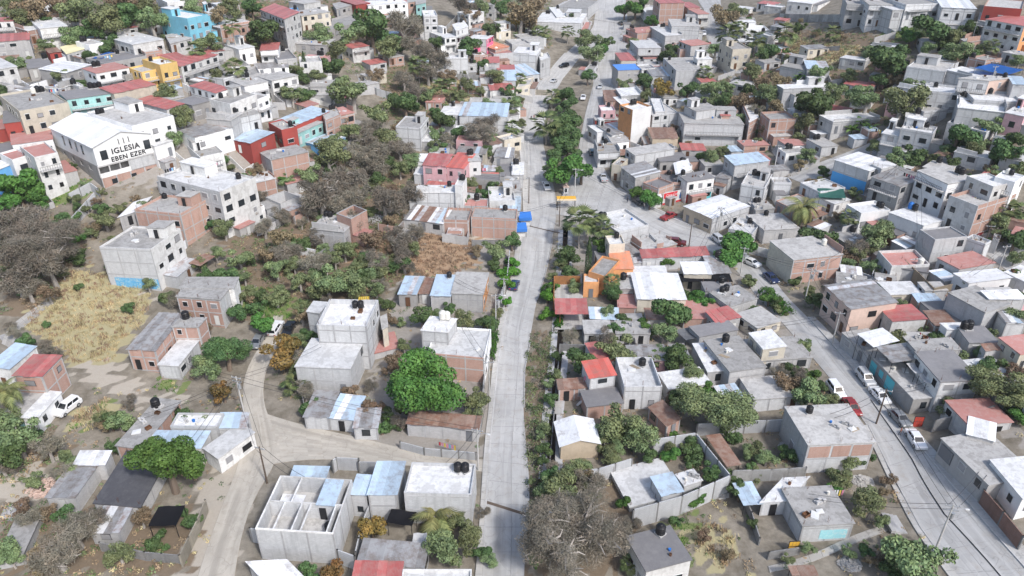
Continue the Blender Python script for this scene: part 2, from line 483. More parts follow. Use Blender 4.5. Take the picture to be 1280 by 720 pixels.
def pane_mesh(w, h, mt):
    k = ('p', w, h, mt)
    if k not in _wc:
        m = MB(); m.box(-w/2 + .05, w/2 - .05, -.09, -.062, .05, h - .05); _wc[k] = m.mesh('pane', [M[mt]])
    return _wc[k]
def door_mesh(w, h, mt):
    k = ('d', w, h, mt)
    if k not in _wc:
        m = MB(); m.box(-w/2 + .02, w/2 - .02, -.12, -.07, 0, h - .02)
        n = max(1, int(w / .8))
        for i in range(n):
            x0 = -w/2 + .08 + i * (w - .1) / n; x1 = x0 + (w - .1) / n - .06
            m.box(x0, x1, -.07, -.055, .12, h * .48); m.box(x0, x1, -.07, -.055, h * .53, h - .12)
        m.box(w/2 - .2, w/2 - .14, -.07, -.01, h * .47, h * .53)
        _wc[k] = m.mesh('door', [M[mt]])
    return _wc[k]
def add_on_wall(name, mesh, root, p, ang, z, base):
    o = bpy.data.objects.new(name, mesh)
    o.location = (p[0] - base[0], p[1] - base[1], z - base[2]); o.rotation_euler = (0, 0, ang)
    return put(o, root)

def wall_grid(m, p0, p1, z0, z1, ops, slot, base, d=.16):
    """a wall face with real openings: p0->p1 has its outside on the right hand; ops = (u0,u1,v0,v1)"""
    L = math.hypot(p1[0] - p0[0], p1[1] - p0[1])
    tx, ty = (p1[0] - p0[0]) / L, (p1[1] - p0[1]) / L
    nx, ny = ty, -tx
    P = lambda u, v, q=0: (p0[0] + tx * u - nx * q, p0[1] + ty * u - ny * q, v)
    us = sorted({0.0, L, *[a for o in ops for a in o[:2]]}); vs = sorted({z0, z1, *[a for o in ops for a in o[2:]]})
    for i in range(len(us) - 1):
        run = None
        for j in range(len(vs) - 1):
            cu, cv = (us[i] + us[i+1]) / 2, (vs[j] + vs[j+1]) / 2
            hole = any(o[0] < cu < o[1] and o[2] < cv < o[3] for o in ops)
            if not hole:
                if run is None: run = vs[j]
                if j == len(vs) - 2:
                    m.face([P(us[i], run), P(us[i+1], run), P(us[i+1], vs[j+1]), P(us[i], vs[j+1])], slot, [(us[i], run), (us[i+1], run), (us[i+1], vs[j+1]), (us[i], vs[j+1])])
            elif run is not None:
                m.face([P(us[i], run), P(us[i+1], run), P(us[i+1], vs[j]), P(us[i], vs[j])], slot, [(us[i], run), (us[i+1], run), (us[i+1], vs[j]), (us[i], vs[j])])
                run = None
    for u0, u1, v0, v1 in ops:
        m.face([P(u0, v0), P(u0, v1), P(u0, v1, d), P(u0, v0, d)], slot)
        m.face([P(u1, v0), P(u1, v0, d), P(u1, v1, d), P(u1, v1)], slot)
        m.face([P(u0, v1), P(u1, v1), P(u1, v1, d), P(u0, v1, d)], slot)
        m.face([P(u0, v0), P(u0, v0, d), P(u1, v0, d), P(u1, v0)], slot)
        m.face([P(u0, v0, d), P(u0, v1, d), P(u1, v1, d), P(u1, v0, d)], slot)

def strip_on_wall(m, p0, p1, u0, u1, v0, v1, out=.035, ins=.0):
    L = math.hypot(p1[0] - p0[0], p1[1] - p0[1]); tx, ty = (p1[0] - p0[0]) / L, (p1[1] - p0[1]) / L; nx, ny = ty, -tx
    q = [(p0[0] + tx * u + nx * k, p0[1] + ty * u + ny * k) for u, k in ((u0, out), (u1, out), (u1, -ins), (u0, -ins))]
    m.prism(list(reversed(q)) if ((q[1][0]-q[0][0])*(q[2][1]-q[0][1])-(q[1][1]-q[0][1])*(q[2][0]-q[0][0])) < 0 else q, v0, v1)

def tank_proto():
    P = {}
    for code, mt, words in (('k', 'tank_black', 'black'), ('kw', 'tank_white', 'white'), ('kb', 'tank_blue', 'blue')):
        b = MB(); prof = [(0, .53), (.06, .56), (.3, .56), (.33, .535), (.4, .535), (.43, .56), (.7, .56), (.73, .535), (.8, .535), (.83, .56), (1.0, .56), (1.12, .46), (1.2, .30)]
        for (z0, r0), (z1, r1) in zip(prof, prof[1:]):
            for k in range(14):
                a0, a1 = 2 * math.pi * k / 14, 2 * math.pi * (k + 1) / 14
                b.face([(r0 * math.cos(a0), r0 * math.sin(a0), z0), (r0 * math.cos(a1), r0 * math.sin(a1), z0), (r1 * math.cos(a1), r1 * math.sin(a1), z1), (r1 * math.cos(a0), r1 * math.sin(a0), z1)])
        l = MB(); l.cyl((0, 0), .31, 1.2, 1.26, 14); l.cyl((0, 0), .24, 1.26, 1.33, 12, 0, .14)
        s = MB(); s.box(-.5, .5, -.5, .5, -.22, 0)
        P[code] = (b.mesh('body', [M[mt]]), l.mesh('lid', [M[mt]]), s.mesh('plinth', [M['conc']]), words)
    return P
TANK = tank_proto()
def tank(x, y, z, code='k', s=1.0, where='a flat roof', plinth=True):
    b, l, pl, words = TANK[code]
    o = empty('water_tank', (x, y, z + (.22 * s if plinth else 0)), RNG.random() * 6); o.scale = (s, s, s * RNG.uniform(.92, 1.1))
    put(bpy.data.objects.new('body', b), o); put(bpy.data.objects.new('lid', l), o)
    if plinth: put(bpy.data.objects.new('plinth', pl), o)
    px, py, _ = project((x, y, z + .6))
    reg(o, words + ' plastic water tank on ' + where, px, py, 'water tank', 'rooftop water tanks')
    return o

# ------------------------------------------------------------------ houses
FLOOR = 2.75
STOREY = {1: 'one-storey', 2: 'two-storey', 3: 'three-storey', 4: 'four-storey'}
VIEW = Vector((0, 0, CAMH))
FOOT = []                         # footprints, to keep scrub out of the houses
def inset(q, d):
    """inset (d>0) or grow (d<0) a parallelogram"""
    q = [Vector(p) for p in q]; n = 4; out = []
    for i in range(n):
        a = (q[i-1] - q[i]).normalized(); b = (q[(i+1) % n] - q[i]).normalized()
        s = abs(a.x * b.y - a.y * b.x) or .1
        out.append(q[i] + (a + b) * (d / s))
    return [tuple(p) for p in out]

def frame_quad(A, B, Cc, h):
    cx, cy = (A[0] + Cc[0]) / 2, (A[1] + Cc[1]) / 2
    P = at(cx, cy, h); zt = P[2]
    a, b, c = (Vector(on_z(*p, zt)[:2]) for p in (A, B, Cc))
    e1, e2 = b - a, c - b
    dev = abs(e1.normalized().dot(e2.normalized()))
    if dev < .65:
        e2n = e2 - e1.normalized() * e2.dot(e1.normalized()) * .75
        e2 = e2n.normalized() * e2.length * (.5 + .5 * e2n.length / e2.length)
    d0 = a + e2
    q = [a, b, b + e2, d0]
    if e1.x * e2.y - e1.y * e2.x < 0: q = [q[1], q[0], q[3], q[2]]
    return q, zt

def sheets(name, q, zt, code, root, base, slope=.12, over=.22, thick=.03, width=1.05):
    Q = [Vector(p) for p in inset(q, -over)]
    L = (Q[1] - Q[0]).length
    n = int(max(2, min(12, round(L / width))))
    for i in range(n):
        u0, u1 = i / n - (.012 if i else 0), (i + 1) / n
        a, b = Q[0].lerp(Q[1], u0), Q[0].lerp(Q[1], u1); d, c = Q[3].lerp(Q[2], u0), Q[3].lerp(Q[2], u1)
        j = RNG.uniform(-.02, .02) + (.022 if i % 2 else 0)
        ext = RNG.uniform(-.12, .12)
        f = (a - d).normalized() * ext; a2, b2 = a + f, b + f
        m = MB()
        z0, z1 = zt - slope + j, zt + slope + j
        poly = [a2, b2, c, d]; zz = [z0, z0, z1, z1]
        W = (b - a).length; H = (a - d).length
        m.face([(*p, z) for p, z in zip(poly, zz)], 0, [(u0 * L, 0), (u0 * L + W, 0), (u0 * L + W, H), (u0 * L, H)])
        m.face([(*p, z - thick) for p, z in reversed(list(zip(poly, zz)))], 0)
        for k in range(4):
            l = (k + 1) % 4
            m.face([(*poly[k], zz[k] - thick), (*poly[l], zz[l] - thick), (*poly[l], zz[l]), (*poly[k], zz[k])], 0)
        cc = code
        if code == 'tm': cc = RNG.choice(['t', 'ta', 'tw', 'tm', 'tb', 'tm'])
        elif code in ('t', 'ta') and RNG.random() < .12: cc = RNG.choice(['tm', 'tw', 'ta'])
        m.build(name, ROOFC[cc][0], root, base)

def house(A, B, Cc, floors, wall, roof, opts='', noun='house', seed=0):
    rng = random.Random(seed * 77 + 5)
    O = opts.split()
    par = next((float(o[1:]) for o in O if re.match(r'p[\d.]+$', o)), 0.0)
    far = A[1] < 335; px0 = A
    if far and not par and roof in 'gwdr' and floors >= 1 and 'q' not in O and rng.random() < .42: par = rng.choice([.3, .45, .6])
    if far and 'u' not in O and 'q' not in O and roof in 'gw' and floors >= 1.2 and rng.random() < .34: O.append('u')
    if far and roof in 'gwdr' and floors >= 1 and not any(re.match(r'k[wb]?\d', o) for o in O) and rng.random() < .55: O.append(rng.choice(['k1', 'k2', 'k1', 'k1', 'k3', 'k2', 'kw1', 'k1', 'k1', 'k2']))
    h = floors * FLOOR + par
    q, zt = frame_quad(A, B, Cc, h)
    if A[1] < 450: q = [p + Vector((rng.uniform(-.2, .2), rng.uniform(-.2, .2))) for p in q]
    cen = sum(q, Vector((0, 0))) / 4
    zg = zt - h
    zb = min([th(p.x, p.y) for p in q] + [zg]) - .6
    base = (cen.x, cen.y, zg)
    root = empty(noun, base)
    FOOT.append([tuple(p) for p in q])
    wf, ws = (wall.split('/') + [wall])[:2]
    if wf == ws == 'wh' and rng.random() < .4: wf = ws = 'wt'
    mats = [WALLC[wf][0], WALLC[ws][0]]
    nst = max(1, int(round(floors)))
    zslab = zt - par                        # roof surface
    istin = roof[0] == 't' and roof != 'tn' or roof == 'rt'
    isopen = roof == 'o'
    gable = roof == 'G'
    ztop = zt if par else (zt - .16 if not (istin or isopen or gable) else zt - .17)
    wm = MB(); fr = MB(); wins = []
    masonry_code = lambda c: c in ('gb', 'lb', 'rb')
    for i in range(4):
        p0, p1 = q[i], q[(i + 1) % 4]
        e = p1 - p0; L = e.length
        if L < .3: continue
        nrm = Vector((e.y, -e.x)).normalized(); mid = (p0 + p1) / 2
        vis = nrm.dot(Vector((-mid.x, -mid.y))) / mid.length > -.25
        code = wf if i == 0 else ws; slot = 0 if i == 0 else 1
        ops = []
        bays = max(1, int(round(L / 3.1))); bw = L / bays
        ang = math.atan2(e.y, e.x)
        if vis and not isopen and 'N' not in O and floors >= .9:
            dens = (.9 if not masonry_code(code) else .5) if i == 0 else (.55 if not masonry_code(code) else .22)
            if i == 0 and 'n' in O: dens = 0
            if i != 0 and 's' in O: dens = 0
            if i == 0 and 'f' in O: dens = 1.0
            hasdoor = False
            for f in range(nst):
                zf = zg + f * FLOOR
                if zf + 2.2 > ztop: continue
                for b in range(bays):
                    if rng.random() > dens or bw < 1.3: continue
                    uc = (b + .5) * bw
                    if f == 0 and i == 0 and not hasdoor and rng.random() < .6:
                        hasdoor = True
                        if 'g' in O and bw > 2.9: w, hh, mt = 2.5, 2.2, rng.choice(['door_grey', 'door_white', 'door_brown'])
                        else: w, hh, mt = .95, 2.1, rng.choice(['door_brown', 'door_white', 'door_black', 'door_grey'])
                        ops.append((uc - w/2, uc + w/2, zf + .04, zf + hh)); wins.append(('door', w, hh - .04, mt, i, uc, zf + .04, ang))
                    else:
                        w = rng.choice([1.0, 1.3, 1.7]) if bw > 2.4 else .8; hh = rng.choice([1.0, 1.2, 1.4]); zs = zf + .9
                        if zs + hh > ztop - .2: hh = 1.0; zs = zf + .85
                        if zs + hh > ztop - .1: continue
                        mt = rng.choice(['glass', 'glass', 'glass', 'curtain', 'curtain', 'dark'])
                        ops.append((uc - w/2, uc + w/2, zs, zs + hh)); wins.append(('window', w, hh, mt, i, uc, zs, ang))
        if isopen: continue
        wall_grid(wm, p0, p1, zb, ztop, ops, slot, base)
        if vis and masonry_code(code):
            tw = .11
            for b in range(bays + 1):
                u = min(max(b * bw, tw), L - tw)
                strip_on_wall(fr, p0, p1, u - tw, u + tw, zb, ztop - .003)
            for f in range(nst + 1):
                zz = zg + f * FLOOR
                v0, v1 = max(zb, zz - .22), min(ztop - .004, zz)
                if f == nst and par: v0, v1 = zslab - .2, zslab
                for b in range(bays):
                    ua = b * bw + (tw if b else 2 * tw); ub = (b + 1) * bw - (tw if b < bays - 1 else 2 * tw)
                    if v1 - v0 > .05: strip_on_wall(fr, p0, p1, ua, ub, v0, v1, .03)
    qt = [tuple(p) for p in q]
    if isopen:
        mid_z = zt - FLOOR
        inn = inset(qt, .18)
        for i in range(4):
            j = (i + 1) % 4
            wm.prism([qt[i], qt[j], inn[j], inn[i]], zb, zt, 0 if i == 0 else 1)
        o = wm.build('wall', mats, root, base)
        fl = MB(); fl.prism(inset(qt, .179), mid_z - .2, mid_z); fl.build('floor_slab', M['conc'], root, base)
        for i in range(4):                                     # concrete ring beam on the walls
            j = (i + 1) % 4
            g = inset(qt, -.02); g2 = inset(qt, .2)
            fr.prism([g[i], g[j], g2[j], g2[i]], zt + .002, zt + .14)
        fr.build('ring_beam', M['conc'], root, base)
    else:
        if par:
            inn = inset(qt, .16)
            for i in range(4):
                j = (i + 1) % 4
                wm.face([(*qt[i], zt), (*qt[j], zt), (*inn[j], zt), (*inn[i], zt)], 0 if i == 0 else 1)
                wm.face([(*inn[j], zslab - .05), (*inn[i], zslab - .05), (*inn[i], zt), (*inn[j], zt)], 0 if i == 0 else 1)
            wm.build('wall', mats, root, base)
            rf = MB(); rf.prism(inn, zslab - .15, zslab); rf.build('roof', ROOFC[roof][0], root, base)
        elif gable:
            a, b, c, d = qt
            ra = ((a[0] + b[0]) / 2, (a[1] + b[1]) / 2); rc = ((c[0] + d[0]) / 2, (c[1] + d[1]) / 2)
            hr = .28 * (Vector(a) - Vector(b)).length / 2 + .15
            wm.face([(*a, ztop), (*b, ztop), (*ra, ztop + hr)], 0); wm.face([(*c, ztop), (*d, ztop), (*rc, ztop + hr)], 1)
            wm.build('wall', mats, root, base)
            e = inset(qt, -.3); ra2 = ((e[0][0] + e[1][0]) / 2, (e[0][1] + e[1][1]) / 2); rc2 = ((e[2][0] + e[3][0]) / 2, (e[2][1] + e[3][1]) / 2)
            for (l0, r0, r1, l1) in ((e[0], ra2, rc2, e[3]), (ra2, e[1], e[2], rc2)):
                zl = [ztop - .05 if p in e else ztop + hr + .03 for p in (l0, r0, r1, l1)]
                m = MB(); m.prism([l0, r0, r1, l1], [z - .0 for z in zl], [z + .07 for z in zl]); m.build('roof_slope', ROOFC['tw'][0], root, base)
        else:
            wm.build('wall', mats, root, base)
            if istin: sheets('roof_sheet', q, zt - .02, roof, root, base)
            else:
                rf = MB(); g = inset(qt, -.16); rf.prism(g, zt - .16, zt); rf.build('roof', ROOFC[roof][0], root, base)
        if fr.f: fr.build('concrete_frame', M['conc'] if wf == 'rb' else M['concd'], root, base)
    for kind, w, hh, mt, i, uc, z, ang in wins:
        p = q[i] + (q[(i+1) % 4] - q[i]).normalized() * uc
        if kind == 'door': add_on_wall('door', door_mesh(w, hh, mt), root, p, ang, z, base)
        else:
            wo = add_on_wall('window', win_mesh(w, hh, 'frame_white' if rng.random() < .55 else 'frame_dark'), root, p, ang, z, base)
            put(bpy.data.objects.new('pane', pane_mesh(w, hh, mt)), wo)
    ex, ey = (q[1] - q[0]), (q[3] - q[0])
    loc = lambda u, v: q[0] + ex * u + ey * v
    HB.append((root, q, zg, zslab, base, wf, ws, roof, far, px0, noun))
    if nst >= 2 and far and wf in ('wh', 'wt', 'cr', 'pk', 'tq', 'lb', 'ye') and 'n' not in O and rng.random() < .45: O.append('b')
    if 'b' in O and nst >= 2:                                      # balcony along the front of the top storey
        m = MB(); r = MB(); n2 = Vector((ex.y, -ex.x)).normalized()
        zf = zg + (nst - 1) * FLOOR
        a, b = q[0] + ex * .04, q[1] - ex * .04
        P4 = [tuple(a + n2 * 1.1), tuple(b + n2 * 1.1), tuple(b + n2 * .04), tuple(a + n2 * .04)]
        m.prism(P4, zf - .16, zf); bo = m.build('balcony', M['conc'], root, base)
        n = max(3, int(ex.length / .5))
        for k in range(n + 1):
            p = Vector(P4[0]).lerp(Vector(P4[1]), k / n); r.box(p.x - .02, p.x + .02, p.y - .02, p.y + .02, zf, zf + .9)
        r.prism([P4[0], P4[1], tuple(Vector(P4[1]) - n2 * .06), tuple(Vector(P4[0]) - n2 * .06)], zf + .9, zf + .96)
        rr = r.build('railing', M['frame_dark' if rng.random() < .5 else 'frame_white'], None, base); rr.parent = bo
    if 'u' in O and ex.length > 4 and ey.length > 4:               # stair hut on the roof
        m = MB(); u0, v0 = rng.choice([.06, .6]), .58
        uw = min(rng.choice([.3, .4, .55]), .94 - u0); P4 = [tuple(loc(u0, v0)), tuple(loc(u0 + uw, v0)), tuple(loc(u0 + uw, .93)), tuple(loc(u0, .93))]
        m.prism(P4, zslab - .02, zslab + 2.2); hut = m.build('stair_hut', WALLC[ws][0], root, base)
        s = MB(); s.prism(inset(P4, -.15), zslab + 2.201, zslab + 2.33); s.build('hut_roof', ROOFC[roof if roof in ('g', 'w', 'd', 'r') else 'g'][0], None, base).parent = hut
        p = (Vector(P4[0]) + Vector(P4[1])) / 2 - Vector((ex.y, -ex.x)).normalized() * -.14
        d = add_on_wall('door', door_mesh(.85, 1.95, 'door_black'), root, p, math.atan2(ex.y, ex.x), zslab + .02, base)
    for o in O:                                                    # painted patches low on the front wall: m<colour>:u0,u1,z0,z1
        if re.match(r'm[A-Z]:', o):
            u0, u1, a0, a1 = (float(v) for v in o[3:].split(','))
            mm_ = MB(); strip_on_wall(mm_, q[0], q[1], ex.length * u0, ex.length * u1, zg + a0, zg + a1, .045, -.036)
            L_ = ex.length * (u1 - u0)
            mm_.uv = [(math.hypot(v[0] - q[0].x, v[1] - q[0].y), v[2] - zg) for v in mm_.v]
            mm_.build('mural' if o[1] in 'AB' else 'painted_panel', MURAL[o[1]], root, base)
    if not istin and not gable and not isopen:
        # bare reinforcement left standing at corners and column heads of unfinished roofs
        if masonry_code(wf) and rng.random() < .55 and zt and at is not None and cen.y < 190:
            m = MB()
            for u, v in ((.03, .04), (.97, .04), (.97, .96), (.03, .96), (.5, .04), (.5, .96)):
                p = loc(u, v)
                for k in range(3):
                    dx, dy = rng.uniform(-.08, .08), rng.uniform(-.08, .08)
                    m.tube([(p.x + dx, p.y + dy, zt - .02), (p.x + dx * 2.2, p.y + dy * 2.2, zt + rng.uniform(.5, 1.1))], .018, 3, 0, False)
            tag(m.build('rebar', M['rust'], root, base), kind='stuff')
        # half-built walls and column stubs waiting for the next storey
        if far and masonry_code(ws) and not par and rng.random() < .6:
            for i in rng.sample(range(4), rng.choice([1, 2, 2, 3])):
                p0, p1 = q[i], q[(i + 1) % 4]; L = (p1 - p0).length; u0 = rng.choice([0, 0, .3]) * L; u1 = L * rng.uniform(.55, 1)
                t_ = (p1 - p0) / L; n_ = Vector((-t_.y, t_.x)); hh = rng.choice([.6, .8, 1.2, 1.6])
                m = MB(); m.prism([tuple(p0 + t_ * (u0 + .25) + n_ * .02), tuple(p0 + t_ * (u1 - .2) + n_ * .02), tuple(p0 + t_ * (u1 - .2) + n_ * .16), tuple(p0 + t_ * (u0 + .25) + n_ * .16)], zslab + .001, [zslab + hh, zslab + hh * rng.uniform(.6, 1), zslab + hh * .8, zslab + hh])
                m.uv = [(v[0] + v[1], v[2]) for v in m.v]; m.build('half_wall', WALLC['gb' if ws == 'lb' and rng.random() < .4 else ws][0], root, base)
        # things that people leave on flat roofs
        if 'c' in O or (rng.random() < .22 and cen.y < 240):
            for k in range(rng.randint(2, 5)):
                p = loc(rng.uniform(.15, .85), rng.uniform(.2, .85)); junk(p.x, p.y, zslab, rng)
    rw = ROOFC[roof][1] if roof in ROOFC else {'o': 'roofless open rooms', 'G': 'white gabled sheet roof'}[roof]
    wwords = WALLC[wf][1] if wf == ws else WALLC[wf][1] + '-fronted'
    st = STOREY.get(nst, '') if noun == 'house' else 'low' if floors < 1.2 else 'tall'
    look = f'{st} {wwords} {noun} with {rw}'
    px, py = (A[0] + Cc[0]) / 2, (A[1] + Cc[1]) / 2
    reg(root, look, px, py, noun, 'houses of the town' if noun == 'house' else None)
    nm = next((o[2:].replace('_', ' ') for o in O if o.startswith('L:')), None)
    if nm: landmark(px, py, 'the ' + nm, root)
    k = 0
    for o in O:
        mm = re.match(r'(k|kw|kb)(\d)$', o)
        if mm:
            for _ in range(int(mm.group(2))):
                u, v = rng.choice([(.12, .85), (.85, .82), (.5, .86), (.3, .8), (.7, .85)]) if k == 0 else (rng.uniform(.1, .9), rng.uniform(.7, .9))
                if k and k < 3: u, v = u_ + (.17 if u_ < .6 else -.17) * (6.0 / max(ex.length, 6)), v_
                u_, v_ = u, v; k += 1
                p = loc(u, v)
                where = ('the ' + nm) if nm else 'a ' + rw if not rw.startswith('o') else 'an ' + rw
                tank(p.x, p.y, zslab + (.1 if istin else 0), mm.group(1), rng.uniform(.95, 1.25), where)
    return root

_jk = {}
def junk(x, y, z, rng):
    kind = rng.choice(['bucket', 'crate', 'block_stack', 'block_stack', 'plank_pile', 'folded_tarp', 'folded_tarp', 'paint_tub', 'plant_pot'])
    if kind not in _jk:
        m = MB()
        if kind == 'bucket': m.cyl((0, 0), .17, 0, .36, 10, 0, .21); mt = 'tank_blue'
        elif kind == 'paint_tub': m.cyl((0, 0), .22, 0, .5, 10, 0, .22); mt = 'tank_white'
        elif kind == 'crate':
            m.box(-.4, .4, -.3, .3, 0, .04)
            for y0 in (-.3, .27): m.box(-.4, .4, y0, y0 + .03, .04, .4)
            for x0 in (-.4, .37): m.box(x0, x0 + .03, -.27, .27, .04, .4)
            mt = 'door_brown'
        elif kind == 'block_stack':
            for i in range(3):
                for j in range(2): m.box(-.7 + i * .45, -.3 + i * .45, -.3 + j * .3, -.05 + j * .3, 0, .22 + .2 * ((i + j) % 2))
            mt = 'conc'
        elif kind == 'plank_pile':
            for i in range(4): m.box(-.8 + .1 * i, .7 + .07 * i, -.3 + i * .15, -.18 + i * .15, 0, .06 + .03 * (i % 2))
            mt = 'wood_pale'
        elif kind == 'folded_tarp': m.prism([(-.5, -.4), (.6, -.35), (.55, .45), (-.45, .4)], 0, [.16, .1, .2, .12]); mt = 'frame_white'
        else:
            m.cyl((0, 0), .16, 0, .3, 8, 0, .2)
            for k in range(6): m.tube([(0, 0, .3), (.25 * math.cos(k), .25 * math.sin(k), .7)], [.03, .01], 3)
            mt = 'door_brown'
        _jk[kind] = m.mesh(kind, [M[mt]])
    o = bpy.data.objects.new(kind, _jk[kind]); o.location = (x, y, z + .003); o.rotation_euler = (0, 0, rng.random() * 6.28)
    s = rng.uniform(.9, 1.3); o.scale = (s, s, s); put(o)
    px, py, _ = project((x, y, z))
    look = {'bucket': 'small blue bucket on a flat roof', 'crate': 'open wooden crate on a flat roof', 'block_stack': 'loose grey blocks stacked on a flat roof', 'plank_pile': 'brown planks lying on a flat roof',
            'folded_tarp': 'folded white tarp lying on a flat roof', 'paint_tub': 'white plastic tub on a flat roof', 'plant_pot': 'potted plant on a flat roof'}[kind]
    reg(o, look, px, py, kind.replace('_', ' '), 'clutter on the flat roofs')

def canopy(A, B, Cc, h, roof, opts='', noun='canopy'):
    """a roof on posts: sheets (or one cloth) and its posts are the parts"""
    q, zt = frame_quad(A, B, Cc, h)
    cen = sum(q, Vector((0, 0))) / 4
    O = opts.split()
    g = th(cen.x, cen.y)
    zbase = g if 'roof' not in O else zt - 2.3
    base = (cen.x, cen.y, zbase)
    root = empty(noun, base)
    cloth = roof in CLOTH
    if cloth:
        n = 8; V = []; F = []
        for i in range(n + 1):
            for j in range(n + 1):
                u, v = i / n, j / n
                p = q[0].lerp(q[1], u).lerp(q[3].lerp(q[2], u), v)
                sag = -.35 * 16 * u * (1 - u) * v * (1 - v) + .06 * math.sin(9 * u + 5 * v)
                V.append((p.x - base[0], p.y - base[1], zt + sag - base[2]))
        for i in range(n):
            for j in range(n): F.append((i * (n+1) + j, (i+1) * (n+1) + j, (i+1) * (n+1) + j + 1, i * (n+1) + j + 1))
        me = np_mesh('cloth', V, F, [CLOTH[roof][0]], smooth=True); put(bpy.data.objects.new('cloth', me), root)
        rw = CLOTH[roof][1]
    else:
        sheets('roof_sheet', q, zt, roof, root, base, .1, .1)
        rw = ROOFC[roof][1]
    pm = MB(); qi = inset([tuple(p) for p in q], .15)
    z0 = min(th(*p) for p in qi) - .3 if 'roof' not in O else zbase
    mesh = None
    for p in qi:
        m = MB(); m.cyl((0, 0), .045, 0, zt - .12 - z0, 8)
        o = bpy.data.objects.new('post', m.mesh('post', [M['metal_dark']])); o.location = (p[0] - base[0], p[1] - base[1], z0 - base[2]); put(o, root)
    px, py = (A[0] + Cc[0]) / 2, (A[1] + Cc[1]) / 2
    reg(root, f'{"sagging " if cloth else "open "}canopy with {rw} on posts', px, py, noun, 'canopies and awnings')
    nm = next((o[2:].replace('_', ' ') for o in O if o.startswith('L:')), None)
    if nm: landmark(px, py, 'the ' + nm, root)
    FOOT.append([tuple(p) for p in q])
CLOTH = {'black': (plain('cloth_black', (.02, .02, .025), .9), 'black shade cloth'), 'green': (plain('cloth_green', (.07, .22, .18), .8), 'green shade cloth'),
         'blue': (plain('cloth_blue', (.04, .18, .55), .7), 'blue tarpaulin'), 'white': (plain('cloth_white', (.75, .75, .75), .7), 'white cloth'), 'greytarp': (plain('cloth_grey', (.26, .27, .29), .8), 'grey tarpaulin')}

HB = []
def boundary(pts, h, code, look=None, cap=True, noun='boundary_wall', L=None):
    """a free-standing wall along the pixels of its top edge; panels between columns are parts"""
    P = [at(*p, h) for p in pts] if len(pts[0]) == 2 else [np.array(p) for p in pts]
    if len(pts[0]) == 3: pts = [project(p)[:2] for p in P]
    c = sum(P) / len(P)
    base = (c[0], c[1], th(c[0], c[1]))
    root = empty(noun, base); root['kind'] = 'thing'
    if code == 'lb': code = 'lw'
    mt = WALLC[code][0] if code in WALLC else M[code]
    cm = {}
    for a, b in zip(P, P[1:]):
        a2, b2 = Vector(a[:2]), Vector(b[:2]); Ln = (b2 - a2).length
        n = max(1, int(round(Ln / 3.0))); t = (b2 - a2) / Ln; nr = Vector((t.y, -t.x))
        for i in range(n):
            p, r = a2 + t * Ln * i / n, a2 + t * Ln * (i + 1) / n
            zt0, zt1 = a[2] + (b[2] - a[2]) * i / n, a[2] + (b[2] - a[2]) * (i + 1) / n
            zlo = min(th(p.x, p.y), th(r.x, r.y)) - .5
            poly = [tuple(p + t * .11 + nr * .075), tuple(r - t * .11 + nr * .075), tuple(r - t * .11 - nr * .075), tuple(p + t * .11 - nr * .075)]
            m = MB(); m.prism(poly, zlo, [zt0, zt1, zt1, zt0]); m.build('wall_panel', mt, root, base)
        for i in range(n + 1):
            p = a2 + t * Ln * i / n; z = a[2] + (b[2] - a[2]) * i / n
            m = MB(); poly = [tuple(p - t * .11 + nr * .1), tuple(p + t * .11 + nr * .1), tuple(p + t * .11 - nr * .1), tuple(p - t * .11 - nr * .1)]
            m.prism(poly, th(p.x, p.y) - .5, z + .05); m.build('column', M['conc'] if code in ('lw', 'gb', 'rb') else mt, root, base)
    k = len(pts) // 2
    px = sum(p[0] for p in pts) / len(pts); py = sum(p[1] for p in pts) / len(pts)
    ww = WALLC[code][1] if code in WALLC else 'stone'
    reg(root, look or f'{ww} boundary wall with columns', px, py, 'wall', 'boundary walls')
    if L: landmark(px, py, 'the ' + L, root)

